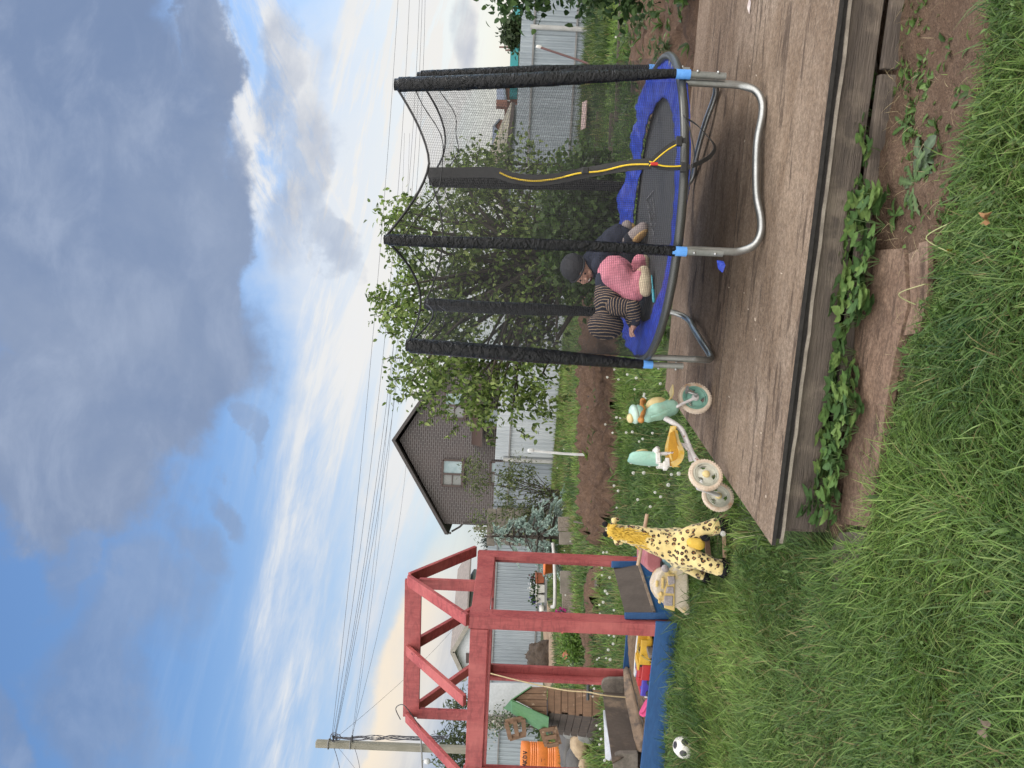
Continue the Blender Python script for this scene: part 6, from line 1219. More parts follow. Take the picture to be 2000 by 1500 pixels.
def rock(u, v, Y, r, m, label, sd):
    Y = (CAM_H-.75*r[2])*1500/(v-954); k = Y/10.3; r = tuple(x*k for x in r); c = P(u, v, Y); mb = MB(); mb.ell((0, 0, 0), r, seg=28, ring=18, fn=lambda p: 1+.22*mnoise.noise(p*1.6+Vector((sd, 0, 0)))+.07*mnoise.noise(p*5+Vector((sd, 3, 0)))); o = mb.build('rock', m); o.location = c; tag(o, label, 'rock', 'rocks by the windmill')
rock(74, 1125, 10.6, (.13, .14, .20), M_ROCK1, 'tall blue grey rock leaning at the windmill foot', 1); rock(88, 1110, 10.9, (.10, .1, .15), M_ROCK1, 'narrow grey rock between windmill and tall rock', 2); rock(72, 1146, 10.2, (.17, .15, .14), M_ROCK1, 'rounded grey rock below the tall rock', 3); rock(48, 1134, 10.3, (.19, .16, .13), M_ROCK2, 'large ochre rock lying left of the grey rocks', 4); rock(60, 1127, 10.1, (.09, .08, .07), M_ROCK2, 'small ochre stone on the large ochre rock', 5); rock(30, 1130, 10.2, (.09, .08, .10), M_ROCK2, 'pale split ochre stone left of the large ochre rock', 6); rock(50, 1115, 11.6, (.42, .35, .16), M_ROCK3, 'broad dark flat stone in front of the barrel', 7); rock(12, 1128, 10.9, (.22, .2, .15), M_ROCK3, 'dark flat stone at the left picture edge', 8); rock(8, 1142, 9.8, (.10, .1, .08), M_ROCK2, 'small tan stone at the left edge by the bench', 9)
# ================================================================= trees and shrubs
M_BARK = mat('apple_bark', (.075, .060, .048), (.045, .037, .03), .9, 12, (1, 1, .3), bump=.6, bscale=30)
APC = [(.155, .225, .052), (.21, .29, .075), (.105, .16, .036), (.28, .34, .11), (.07, .115, .028)]
def foliage(name, ells, n, clumps, L_, W_, cols, parent, spread=.16, hang=.3, mat_=None):
    (V, F, C), cc = crown(ells, n, clumps, L_, W_, cols, spread, .35, hang); o = link(name, npmesh(name, V, F, C), mat_ or M_LEAF, parent); return o, cc
def limbs(name, base, cc, rnd, trunk_r, fork, parent, count, thin=.012, m=None):
    mb = MB(); mb.tube(cr([base, base.lerp(fork, .5)+Vector((.05, .02, 0)), fork], 5), [trunk_r*(1-.3*i/10) for i in range(11)], 12); mb.build('trunk', m or M_BARK, parent)
    mb = MB()
    for c in cc[:count]:
        c = Vector(c); a = fork+Vector((random.uniform(-.1, .1), random.uniform(-.1, .1), random.uniform(-.15, .25))); mid = a.lerp(c, .5)+Vector((random.uniform(-.2, .2), random.uniform(-.2, .2), random.uniform(-.05, .25))); pts = cr([a, mid, c], 6); mb.tube(pts, [lerp(trunk_r*.55, thin*.5, i/(len(pts)-1)) for i in range(len(pts))], 6)
    mb.build('branches', m or M_BARK, parent)
YA = 10.6
def E_(u, v, ru, rv, dy=0, rd=1.0, wt=None, Y=YA):
    k = Y/1500; return (np.array(P(u, v, Y+dy)), np.array([ru*k, rd, rv*k]), wt or ru*rv)
ab = G(985, 1188); ab = Vector((P(985, 1188, YA).x, YA, 0))
at = thing('apple_tree', ab, 'leafy green apple tree rising behind the trampoline net', 'tree')
els = [E_(905, 835, 100, 85), E_(1030, 850, 115, 90, .2), E_(815, 860, 85, 85), E_(745, 890, 52, 80, -.2, .7), E_(890, 960, 160, 110, .1, 1.1), E_(1050, 960, 125, 100), E_(1135, 930, 65, 55, .2, .6), E_(728, 985, 40, 70, -.4, .4), E_(800, 1040, 80, 60), E_(960, 1060, 140, 65, .3), E_(1085, 1010, 70, 60), E_(905, 770, 40, 40, 0, .4, 2500), E_(1065, 775, 40, 35, 0, .4, 2200), E_(765, 800, 40, 35, 0, .5, 2000), E_(690, 950, 24, 40, -.4, .3, 1100), E_(705, 1060, 30, 24, -.4, .3, 1000)]
o, cc = foliage('crown', els, 14000, 700, .086, .052, APC, at, .105, .35)
limbs('apple', ab, list(cc[::7]), 0, .085, ab+Vector((.05, 0, .75)), at, 110)
mb = MB()
for (a, b, c) in (((985, 1170), (900, 1120), (870, 1040)), ((975, 1165), (960, 1110), (975, 1060)), ((990, 1170), (1030, 1100), (1050, 1010)), ((900, 1125), (840, 1090), (770, 1060)), ((870, 1080), (820, 1030), (770, 960))): mb.tube(cr([P(*a, YA-.1), P(*b, YA-.2), P(*c, YA-.1)], 6), [.045, .042, .038, .035, .03, .027, .024, .022, .02, .018, .016, .015, .014], 8)
mb.build('bough', M_BARK, at)
# loose shoots standing out of the crown
sh_pos = []
mb = MB(); Vs = []; Fs = []; Cs = []; off = 0
for (u, v, du, dv) in ((908, 770, 14, -52), (880, 790, -6, -45), (1068, 790, 6, -40), (1035, 800, -8, -35), (945, 800, 4, -34), (762, 800, -6, -38), (735, 830, -14, -40), (690, 860, -20, -38), (668, 900, -22, -25), (1130, 870, 25, -30), (1165, 900, 32, -12), (1180, 930, 30, 8), (660, 1010, -16, 25), (690, 1060, -8, 34), (655, 950, -26, 10), (800, 780, -2, -30), (845, 775, 5, -28), (1100, 820, 16, -28), (1010, 790, 4, -36), (700, 1040, -20, 30), (720, 1075, 4, 34)):
    a = P(u, v, YA-.2); b = P(u+du, v+dv, YA-.25); mb = MB(); mb.tube([a, a.lerp(b, .5)+Vector((.02, 0, .02)), b], [.008, .006, .003], 5); mb.build('twig', M_BARK, at); n = 16; f = RNG.uniform(.1, 1.05, n)[:, None]; pos = np.array(a)*(1-f)+np.array(b)*f; V, F, C = leaves(pos, unit(RNG.normal(size=(n, 3))*.8+np.array(b-a)[None]*1.2), unit(RNG.normal(size=(n, 3))*.5+np.array([0, -.3, 1])), RNG.uniform(.06, .10, n), RNG.uniform(.03, .05, n), tints(n, APC)); Vs.append(V); Fs.append(F+off); Cs.append(C); off += len(V)
link('foliage', npmesh('shoot_leaves', np.concatenate(Vs), np.concatenate(Fs), np.concatenate(Cs)), M_LEAF, at)
def shrub(name, label, cat, u, v, Y, els, n, clumps, Lf, Wf, cols, spread, stems=14, hang=.2, r=.012, sname='stems', m=None):
    b = Vector((P(u, v, Y).x, Y, 0)); t = thing(name, b, label, cat); o, cc = foliage('foliage', els, n, clumps, Lf, Wf, cols, t, spread, hang, m); mb = MB()
    for c in cc[:stems]:
        c = Vector(c); a = b+Vector((random.uniform(-.15, .15), random.uniform(-.1, .1), 0)); mb.tube(cr([a, a.lerp(c, .55)+Vector((random.uniform(-.1, .1), 0, .1)), c], 4), [r*(1-.08*i) for i in range(9)], 5)
    mb.build(sname, M_BARK, t); return t
CUR = [(.050, .095, .022), (.070, .120, .030), (.035, .068, .016), (.085, .14, .035)]
shrub('currant_bush', 'dense dark green currant bush low behind the children', 'bush', 1060, 1205, 9.6, [E_(1060, 1125, 120, 75, 0, .6, None, 9.6), E_(1140, 1160, 70, 45, 0, .4, None, 9.6), E_(970, 1150, 70, 50, .1, .4, None, 9.6)], 5200, 420, .085, .075, CUR, .10)
shrub('young_apple_tree', 'young apple tree with sparse leaves right of the net doorway', 'tree', 1165, 1180, 12.2, [E_(1180, 950, 42, 50, 0, .4, None, 12.2), E_(1190, 1010, 40, 50, 0, .4, None, 12.2), E_(1165, 1070, 30, 60, 0, .3, None, 12.2)], 1100, 110, .095, .06, APC, .13, 20)
shrub('airy_shrub', 'airy olive green shrub before the corrugated fence left of the white pipe', 'shrub', 535, 1085, 19, [E_(568, 925, 34, 26, 0, .4, None, 19), E_(545, 985, 26, 24, 0, .4, None, 19), E_(492, 1015, 36, 40, 0, .5, None, 19), E_(480, 945, 26, 25, 0, .4, None, 19), E_(575, 1010, 30, 35, 0, .4, None, 19), E_(470, 1040, 30, 40, 0, .4, None, 19), E_(520, 1060, 40, 30, 0, .4, None, 19)], 2700, 170, .10, .042, [(.095, .125, .042), (.125, .155, .055), (.07, .095, .03), (.17, .19, .07)], .12, 40)
shrub('hanging_bush', 'big dark leaved bush hanging into the top right corner', 'bush', 1530, 1330, 6.4, [E_(1585, 985, 80, 50, 0, .5, None, 6.4), E_(1590, 1070, 85, 70, 0, .5, None, 6.4), E_(1570, 1150, 75, 75, .1, .4, None, 6.4), E_(1520, 990, 30, 24, 0, .25, None, 6.4), E_(1515, 1050, 22, 24, 0, .2, None, 6.4), E_(1560, 1240, 70, 60, 0, .4, None, 6.4)], 3200, 220, .080, .055, [(.050, .10, .032), (.07, .13, .04), (.036, .075, .024), (.09, .155, .048)], .085, 26)
shrub('far_hedge_tree', 'small far tree above the right fence beside the teal roof', 'tree', 1440, 1020, 42, [E_(1441, 1003, 20, 12, 0, 1, None, 42), E_(1430, 998, 10, 12, 0, 1, None, 42)], 900, 60, .30, .2, [(.05, .075, .035), (.07, .10, .045)], .22, 6)
shrub('far_willow', 'loose willow crown behind the red frame at the far left', 'tree', 30, 1040, 30, [E_(20, 900, 34, 40, 0, .8, None, 30), E_(45, 880, 22, 22, 0, .6, None, 30), E_(5, 930, 30, 30, 0, .6, None, 30), E_(62, 905, 14, 20, 0, .5, None, 30), E_(110, 895, 20, 16, 0, .6, None, 30), E_(125, 910, 16, 14, 0, .5, None, 30)], 2600, 170, .22, .07, [(.085, .11, .05), (.115, .14, .065), (.06, .08, .035)], .26, 22)
shrub('dark_bush', 'dark green bush between windmill and orange barrel', 'bush', 98, 1080, 17.5, [E_(95, 1070, 26, 20, 0, .4, None, 17.5)], 700, 60, .12, .06, [(.03, .05, .018), (.045, .07, .025)], .14, 8)
shrub('flowering_climber', 'green climber with white blossoms on the slab pillar', 'climber', 84, 1060, 21, [E_(84, 960, 12, 14, 0, .2, None, 21), E_(92, 985, 10, 30, 0, .2, None, 21)], 420, 50, .08, .05, [(.06, .10, .04), (.08, .13, .05), (.07, .12, .04), (.55, .52, .44)], .14, 8)
shrub('spirea_bush', 'bright green rounded bush between two small orange pots', 'bush', 242, 1170, 13, [E_(243, 1128, 30, 28, 0, .3, None, 13), E_(228, 1150, 22, 18, 0, .25, None, 13), E_(262, 1140, 20, 22, 0, .25, None, 13)], 2600, 180, .065, .045, [(.11, .20, .032), (.15, .25, .045), (.08, .15, .025)], .07, 20)
for (u, v, l) in ((272, 1103, 'small orange pot at the right side of the bright green bush'), (222, 1108, 'larger tilted orange pot at the left side of the bright green bush')):
    mb = MB(); mb.lathe([(.001, 0), (.06, 0), (.09, .13), (.075, .13), (.001, .02)], P(u, v+8, 13.4), (.15, -.4, 1), 18); tag(mb.build('flower_pot', M_TERRA), l, 'flower pot')
# blue spruce: layered drooping shoots
SPC = [(.36, .47, .42), (.44, .56, .50), (.26, .36, .32), (.52, .62, .55)]
sp = thing('blue_spruce', Vector((P(448, 1080, 17.6).x, 17.6, 0)), 'small blue spruce with pale drooping needle shoots behind the right red post', 'spruce')
Vs = []; Fs = []; Cs = []; off = 0; mb = MB(); k_ = 17.6/1500
def shoot(a, b, r):
    global off
    a = np.array(a); b = np.array(b); n = 90; f = RNG.uniform(0, 1, n)[:, None]; d = b-a; pos = a*(1-f)+b*f; rad = unit(np.cross(RNG.normal(size=(n, 3)), d)); ax = unit(rad*.9+unit(d[None])*.75); V, F, C = leaves(pos, ax, unit(RNG.normal(size=(n, 3))), np.full(n, r)*(1.1-.5*f[:, 0]), np.full(n, .016), tints(n, SPC)*RNG.uniform(.8, 1.15), 0, 0); Vs.append(V); Fs.append(F+off); Cs.append(C); off += len(V)
for lvl in range(11):
    f = lvl/10; v0 = lerp(955, 1075, f); half = lerp(12, 88, f**.9); nb = int(4+9*f)
    for i in range(nb):
        a_ = random.uniform(0, 2*PI); x = math.cos(a_)*half*random.uniform(.6, 1.05); c0 = P(452, v0, 17.6); e_ = P(452+x, v0+random.uniform(0, 26), 17.6+math.sin(a_)*half*k_); mid = c0.lerp(e_, .55)+Vector((0, 0, .05)); mb.tube([c0, mid, e_], [.02, .014, .006], 5)
        for j in range(4+int(7*f)):
            q = c0.lerp(e_, random.uniform(.35, 1.0)); dd = (e_-c0).normalized()*random.uniform(.08, .2)+Vector((random.uniform(-.07, .07), random.uniform(-.05, .05), random.uniform(-.10, .06))); shoot(q, q+dd, .045)
mb.build('branches', M_BARK, sp); link('needles', npmesh('needles', np.concatenate(Vs), np.concatenate(Fs), np.concatenate(Cs)), leafmat('needle', .1, .7), sp)
mb = MB(); mb.tube([Vector((P(452, 1080, 17.6).x, 17.6, 0)), P(452, 945, 17.6)], [.06, .015], 8); mb.build('trunk', M_BARK, sp)
# distant conifers behind fence
shrub('far_conifer', 'dark pointed conifer top behind the fence left of the brick house', 'tree', 447, 1000, 60, [E_(447, 955, 8, 10, 0, 1, None, 60), E_(436, 960, 8, 8, 0, 1, None, 60)], 500, 40, .3, .08, [(.03, .045, .035), (.04, .06, .045)], .25, 6)
# ================================================================= grass
GR = [(.118, .212, .040), (.160, .270, .055), (.080, .152, .030), (.205, .300, .082), (.104, .178, .052), (.200, .272, .078)]
GRD = [(.085, .150, .032), (.11, .185, .04), (.065, .115, .024), (.135, .20, .055)]
M_GRASS = leafmat('grass_blade', .42, .5)
DRY = (.26, .215, .095)
DECK = [tuple(p[:2]) for p in (NL, NRx, bR, BL)]
WALK = gp(wp); BOX = [tuple(p[:2]) for p in (fA+ex*.05-ey*.03, fB+ex*.05, fD-ex*.05, fC-ex*.05-ey*.03)]
gc_ = g(424, 1412); GIRC = [(gc_.x+.30*math.cos(t), gc_.y-.12+.30*math.sin(t)) for t in [2*PI*i/16 for i in range(16)]]
def excl(x, y, polys):
    k = np.ones(len(x), bool)
    for p in polys: k &= ~inpoly(x, y, p)
    return k
def field(name, label, poly, dens, Lr, Wr, cols, avoid=(), thin=.0, dry=.0, lean=(.25, .9), seed=1, mask=None, clump=1.6):
    px = [p[0] for p in poly]; py = [p[1] for p in poly]; area = (max(px)-min(px))*(max(py)-min(py)); n = int(area*dens)
    x = RNG.uniform(min(px), max(px), n); y = RNG.uniform(min(py), max(py), n); k = inpoly(x, y, poly) & excl(x, y, avoid)
    if thin: k &= RNG.uniform(0, 1, n) > thin*(fnoise(x, y, 2.2, seed+3) > .55)
    if mask is not None: k &= RNG.uniform(0, 1, n) < mask(x, y)
    x = x[k]; y = y[k]; n = len(x); h = fnoise(x, y, clump, seed)*.6+fnoise(x, y, clump*3.3, seed+1)*.4
    L_ = (Lr[0]+(Lr[1]-Lr[0])*np.clip(h*1.1+RNG.normal(0, .22, n), 0, 1.25)); W_ = RNG.uniform(Wr[0], Wr[1], n)
    a = fnoise(x, y, 1.1, seed+5)*9+fnoise(x, y, 3.1, seed+8)*4+RNG.normal(0, 1.35, n); ln = np.clip(RNG.uniform(lean[0], lean[1], n)+(h-.5)*.3, .05, 1.1)
    hue = fnoise(x, y, 1.7, seed+11)[:, None]; C = tints(n, cols, .16)*(.58+.84*hue); C = C*np.array([1.0, 1.0, 1.0])+(hue-.5)*np.array([.05, .025, -.004])
    dr = (RNG.uniform(0, 1, n) < dry*(.3+1.4*(fnoise(x, y, 2.0, seed+14) > .58))); C[dr] = np.array(DRY)*RNG.uniform(.7, 1.2, (dr.sum(), 1)); C = np.clip(C, .008, 1)
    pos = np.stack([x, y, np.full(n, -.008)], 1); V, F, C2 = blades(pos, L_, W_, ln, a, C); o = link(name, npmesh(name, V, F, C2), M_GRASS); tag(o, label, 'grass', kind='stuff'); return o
LAWN = gp([(-520, 1385), (-260, 1366), (60, 1345), (300, 1318), (380, 1335), (470, 1405), (430, 1440), (420, 1500), (448, 1560), (455, 1590), (430, 1650), (440, 1700), (520, 1722), (600, 1742), (640, 1750), (740, 1778), (870, 1800), (930, 1835), (1020, 1852), (1120, 1880), (1250, 1905), (1400, 1938), (1650, 1960), (1750, 2300), (-300, 2300)])
def notpath(x, y): return np.clip(.15+1.3*fnoise(x, y, 1.5, 2), .55, 1)
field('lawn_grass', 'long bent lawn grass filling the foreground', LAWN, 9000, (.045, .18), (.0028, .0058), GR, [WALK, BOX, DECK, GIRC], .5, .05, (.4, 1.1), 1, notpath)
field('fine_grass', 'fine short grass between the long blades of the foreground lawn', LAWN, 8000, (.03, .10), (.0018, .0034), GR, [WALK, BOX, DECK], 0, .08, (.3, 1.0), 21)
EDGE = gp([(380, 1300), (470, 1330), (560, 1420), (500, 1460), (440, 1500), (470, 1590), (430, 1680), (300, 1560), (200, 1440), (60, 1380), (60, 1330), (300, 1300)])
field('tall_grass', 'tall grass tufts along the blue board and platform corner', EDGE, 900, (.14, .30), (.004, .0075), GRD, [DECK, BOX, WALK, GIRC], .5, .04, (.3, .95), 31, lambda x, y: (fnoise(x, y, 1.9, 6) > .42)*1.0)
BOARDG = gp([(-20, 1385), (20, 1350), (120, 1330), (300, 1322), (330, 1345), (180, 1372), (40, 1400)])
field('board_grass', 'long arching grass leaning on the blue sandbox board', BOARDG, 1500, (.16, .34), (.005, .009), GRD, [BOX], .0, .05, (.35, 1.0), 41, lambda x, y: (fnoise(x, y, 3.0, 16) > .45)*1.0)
MIDL = gp([(-420, 1390), (-60, 1368), (60, 1345), (300, 1318), (380, 1335), (440, 1395), (425, 1520), (520, 1520), (700, 1420), (800, 1310), (800, 1212), (560, 1215), (330, 1208), (-80, 1190), (-420, 1170)])
field('dandelion_grass', 'rough grass with dandelions between the sandbox, tricycle and soil bed', MIDL, 1500, (.07, .20), (.005, .009), GR, [BOX, DECK, GIRC], .2, .10, (.2, .85), 51)
FARL = gp([(-520, 1160), (-160, 1192), (330, 1210), (480, 1217), (800, 1222), (1000, 1224), (1000, 1090), (660, 1086), (400, 1072), (150, 1062), (-120, 1058), (-520, 1040)])
field('far_grass', 'grass strip between the soil bed and the fences', FARL, 330, (.08, .24), (.010, .018), GR+[(.17, .18, .06)], [BOX, BED, FURROW, SANDP], .25, .14, (.15, .75), 61)
BEHIND = gp([(700, 1300), (742, 1296), (1640, 1380), (1640, 1195), (1300, 1165), (1000, 1165), (1000, 1215), (790, 1212)])
field('bed_grass', 'grass and weeds behind the platform and under the apple tree', BEHIND, 900, (.06, .20), (.006, .012), GR, [DECK, SOILR, BOX], .3, .08, (.15, .8), 71)
FARR = gp([(1000, 1168), (1640, 1215), (1640, 1168), (1162, 1132), (1000, 1124)])
field('fence_grass', 'tall weeds and grass along the right corrugated fence', FARR, 420, (.10, .36), (.009, .018), [(.06, .10, .025), (.085, .135, .035), (.045, .075, .02), (.12, .16, .05)], [], .3, .06, (.1, .6), 81)
STRIP = gp([(1000, 1830), (1150, 1800), (1330, 1770), (1480, 1755), (1640, 1750), (1640, 1800), (1480, 1815), (1330, 1830), (1200, 1850), (1080, 1870)])
field('path_grass', 'thin strip of short grass growing along the middle of the dirt path', STRIP, 3800, (.02, .08), (.0022, .0045), GR, [WALK], .5, .12, (.4, 1.0), 91, lambda x, y: np.clip(fnoise(x, y, 4, 3)*1.6-.25, 0, 1))
field('sparse_path_grass', 'sparse scattered blades on the trodden dirt path', DIRT, 260, (.02, .07), (.002, .004), GR, [WALK, DECK], 0, .3, (.4, 1.0), 95)
# ---- broad leaved weeds
def weeds(name, label, pts, leafn, Lr, Wf, cols, z=.01, up_=.55, cat='weed', group=None, parent=None):
    Vs = []; Fs = []; Cs = []; off = 0
    for p in pts:
        n = random.randint(*leafn); az = RNG.uniform(0, 2*PI, n); el = RNG.uniform(.15, up_+.35, n); ax = np.stack([np.cos(az)*np.cos(el), np.sin(az)*np.cos(el), np.sin(el)], 1); pos = np.array([p])+ax*.012+np.array([0, 0, z]); nr = np.stack([-np.cos(az)*np.sin(el), -np.sin(az)*np.sin(el), np.cos(el)], 1)+RNG.normal(size=(n, 3))*.25
        V, F, C = leaves(pos, ax, nr, RNG.uniform(*Lr, n), RNG.uniform(*Lr, n)*Wf, tints(n, cols), .3, .35); Vs.append(V); Fs.append(F+off); Cs.append(C); off += len(V)
    return npmesh(name, np.concatenate(Vs), np.concatenate(Fs), np.concatenate(Cs))
def randin(poly, n, avoid=()):
    px = [p[0] for p in poly]; py = [p[1] for p in poly]; r = []
    while len(r) < n:
        x = RNG.uniform(min(px), max(px), 400); y = RNG.uniform(min(py), max(py), 400); k = inpoly(x, y, poly) & excl(x, y, avoid); r += [Vector((a, b, 0)) for a, b in zip(x[k], y[k])]
    return r[:n]
WD = [(.09, .165, .036), (.12, .205, .05), (.065, .125, .028), (.15, .235, .07)]
tag(link('clover_leaves', weeds('clover', '', randin(LAWN, 2600, [WALK, BOX, DECK]), (2, 4), (.010, .026), .7, WD, .03, .6), M_LEAF), 'small clover and plantain leaves scattered through the foreground lawn', 'ground cover', kind='stuff')
tag(link('lawn_rosettes', weeds('rosettes', '', [p for p in randin(LAWN, 90, [WALK, BOX, DECK])+randin(EDGE, 55, [WALK, BOX, DECK]) if (p-Vector((bc.x, bc.y, 0))).length > .3], (4, 7), (.035, .085), .26, WD, .01, .8), M_LEAF), 'dandelion leaf rosettes scattered through the foreground lawn', 'ground cover', kind='stuff')
tag(link('weed_leaves', weeds('weeds', '', randin(MIDL, 420, [BOX, DECK]), (4, 8), (.06, .15), .34, WD, .0, .7), M_LEAF), 'broad dandelion leaves scattered through the rough grass behind', 'ground cover', kind='stuff')
tag(link('bed_weeds', weeds('bedweeds', '', randin(BEHIND, 380, [DECK])+randin(BED, 46)+randin(FURROW, 20), (5, 9), (.07, .19), .3, WD+[(.09, .13, .06)], .0, .9), M_LEAF), 'leafy weeds growing behind the platform and on the bed edges', 'ground cover', kind='stuff')
tag(link('path_weeds', weeds('pathweeds', '', randin(STRIP, 130)+randin(DIRT, 70, [WALK, DECK]), (3, 6), (.015, .05), .5, WD, .0, .5), M_LEAF), 'tiny low weeds on the trodden dirt path', 'ground cover', kind='stuff')
STRAW = [(.150, .120, .085), (.19, .15, .10), (.12, .09, .06)]
p_ = randin(DIRT, 260, [WALK, DECK])+randin(LAWN, 380, [WALK, BOX, DECK])+randin(BED, 160)+randin(SOILR, 60); n = len(p_); az = RNG.uniform(0, 6.28, n); L_ = RNG.uniform(.015, .07, n); V, F, C = blades(np.array(p_)+np.array([0, 0, .035]), L_, np.full(n, .0022), np.full(n, 1.05), az, tints(n, [(.34, .27, .15), (.26, .19, .11), (.42, .35, .2)]), .25); tag(link('dry_stalks', npmesh('stalks', V, F, C), M_GRASS), 'dry straw coloured stalks littering the path, lawn and soil', 'dead grass', kind='stuff')
# the two big plants of the path, each a thing
def fineleaf(c, L_, az, tilt, wf, lobes, droop=.35, n=18):
    d = Vector((math.cos(az)*math.cos(tilt), math.sin(az)*math.cos(tilt), math.sin(tilt))); sd = Vector((-math.sin(az), math.cos(az), 0)); nn = sd.cross(d)*-1; nn = nn if nn.z > 0 else -nn; V = []; ph = random.uniform(0, 9)
    for i in range(n+1):
        t = i/n; base = math.sin(PI*min(1, t**.75*.97+.03))**.8 if not lobes else (.25+.75*t)*math.sin(PI*min(1, .06+.94*t))**.55
        w_ = wf*base*(1+(lobes*(.55 if i % 3 == 0 else (-.45 if i % 3 == 1 else 0)))); z = -droop*t*t+.02*math.sin(t*9+ph)
        for sg in (-1, -.5, 0, .5, 1): V.append(c+d*(L_*(t-(.05*lobes*abs(sg))))+sd*(sg*w_*L_)+nn*(L_*(z+.16*w_*abs(sg)+.03*math.sin(i*1.7+ph)*abs(sg)*w_*4)))
    return V, [(i*5+k, i*5+k+1, i*5+k+6, i*5+k+5) for i in range(n) for k in range(4)], n
def rosette(name, label, u, v, n, Lr, wf, cols, cat='weed', up_=.35, group=None, lobes=0.0):
    b = G(u, v, .01); t = thing(name, b, label, cat, group); V = []; F = []; C = []
    for k in range(n):
        az = 2*PI*k/n+random.uniform(-.35, .35); L_ = random.uniform(*Lr); col = np.array(random.choice(cols))*random.uniform(.85, 1.15); v_, f_, m_ = fineleaf(b+Vector((0, 0, .006)), L_, az, random.uniform(.12, up_+.25), wf*random.uniform(.8, 1.15), lobes, random.uniform(.25, .6)); o_ = len(V); V += [tuple(p) for p in v_]; F += [tuple(i+o_ for i in q) for q in f_]; C += [col*(1.45 if j % 5 == 2 else 1)*(1 if j % 5 in (0, 4) else .95) for j in range(len(v_))]
    link('leaf_rosette', npmesh('rosette', V, F, np.array(C), smooth=True), M_SLEAF, t); return t
M_SLEAF = leafmat('strawberry_leaf', .25, .55)
rosette('dandelion_plant', 'large flat dandelion rosette on the dirt path with wilted pale leaf', 1140, 1790, 16, (.07, .15), .17, [(.10, .155, .065), (.075, .13, .045), (.14, .18, .105)], lobes=.75)
rosette('burdock_plant', 'young grey green burdock with broad leaves on the dirt path', 1185, 1812, 7, (.07, .12), .36, [(.12, .165, .10), (.09, .135, .07)], lobes=.12)
rosette('path_dandelion', 'smaller dark dandelion on the grass strip of the path', 1255, 1775, 11, (.05, .10), .16, [(.065, .125, .036), (.09, .155, .05)], lobes=.7)
rosette('path_plantain', 'broad leaved plantain at the board end beside the dandelion', 1078, 1752, 7, (.05, .09), .26, [(.075, .14, .04), (.10, .17, .05)], lobes=.05)
rosette('lawn_dandelion', 'flat dandelion rosette in the lawn left of the walk board end', 395, 1560, 12, (.06, .12), .16, [(.08, .15, .04), (.11, .19, .05)], lobes=.7)
for i, (u, v) in enumerate(((1452, 1275), (1405, 1330), (1340, 1262), (1480, 1300), (1425, 1250), (1370, 1340))):
    b = G(u, v, .0); t = thing('potato_plant', b, 'pale green leafy seedling growing on bare soil behind the platform', 'plant', 'seedlings on the right soil patch'); mb = MB(); pts = []
    for k in range(4): e = b+Vector((random.uniform(-.12, .12), random.uniform(-.08, .08), random.uniform(.15, .30))); mb.tube([b, b.lerp(e, .5)+Vector((0, 0, .04)), e], [.006, .004, .003], 5); pts += [e, b.lerp(e, .6)]
    mb.build('stem', mat('green_stem', (.10, .16, .05), None, .6) if i == 0 else bpy.data.materials['green_stem'], t); link('leaves', weeds('pl', '', pts, (4, 6), (.05, .11), .32, [(.10, .15, .065), (.075, .12, .045), (.13, .18, .085)], 0, .7), M_LEAF, t)
b = G(622, 1160); t = thing('horseradish_sprout', b, 'yellow green broad leaved sprout at the foot of the white pipe', 'plant'); link('leaves', weeds('hs', '', [b+Vector((0, 0, .03)), b+Vector((-.12, .05, .05)), b+Vector((-.22, 0, .02))], (4, 6), (.12, .26), .32, [(.13, .20, .035), (.10, .17, .03)], 0, .9), M_LEAF, t)
b = G(197, 1135); t = thing('hosta_plant', b, 'tuft of pale edged upright leaves left of the bright green bush', 'plant'); V, F, C = blades(np.array([b]*90)+RNG.normal(size=(90, 3))*np.array([.22, .1, 0]), RNG.uniform(.2, .42, 90), np.full(90, .035), RNG.uniform(.2, .8, 90), RNG.uniform(0, 6.28, 90), tints(90, [(.10, .18, .06), (.26, .30, .18), (.08, .15, .04)])); link('leaves', npmesh('hosta', V, F, C), M_GRASS, t)
# ---- strawberries along the platform
def straw_leaf(c, L_, az, tilt, cols):
    """one toothed leaflet, 3 of them make a leaf"""
    out_v = []; out_f = []; n = 9; d = Vector((math.cos(az)*math.cos(tilt), math.sin(az)*math.cos(tilt), math.sin(tilt))); s = Vector((-math.sin(az), math.cos(az), 0)); nn = d.cross(s)*-1
    for i in range(n+1):
        t = i/n; w_ = .36*math.sin(PI*(t**.8))**.75*(1+(.12 if i % 2 else -.03)); fold = .22*w_
        h = -.14*t*t
        for sg in (-1, 0, 1): out_v.append(c+d*(L_*t)+s*(sg*w_*L_)+nn*(L_*(h+(fold if sg else 0))))
    for i in range(n):
        for k in range(2): a = i*3+k; out_f.append((a, a+1, a+4, a+3))
    return out_v, out_f
def straw_mesh(seed):
    random.seed(seed); V = []; F = []; C = []; mbs = MB()
    for k in range(random.randint(7, 10)):
        az = random.uniform(0, 2*PI); r = random.uniform(.01, .055); h = random.uniform(.035, .105); c = Vector((math.cos(az)*r, math.sin(az)*r, h)); mbs.tube([Vector((0, 0, 0)), c*.6+Vector((0, 0, .01)), c], .0014, 4); Ls = random.uniform(.034, .058); col = np.array(random.choice([(.065, .130, .036), (.095, .175, .046), (.048, .100, .028), (.13, .205, .055), (.06, .12, .04)]))
        for q in (-1.25, 0, 1.25):
            v, f = straw_leaf(c, Ls*(1 if q == 0 else .88), az+q, random.uniform(-.15, .25), None); b = len(V); V += [tuple(p) for p in v]; F += [tuple(i+b for i in g_) for g_ in f]; C += [col*random.uniform(.85, 1.15)*(1.15 if (j % 3) == 1 else 1) for j in range(len(v))]
    return npmesh('strawberry_leaves', V, F, np.array(C), smooth=True), mbs
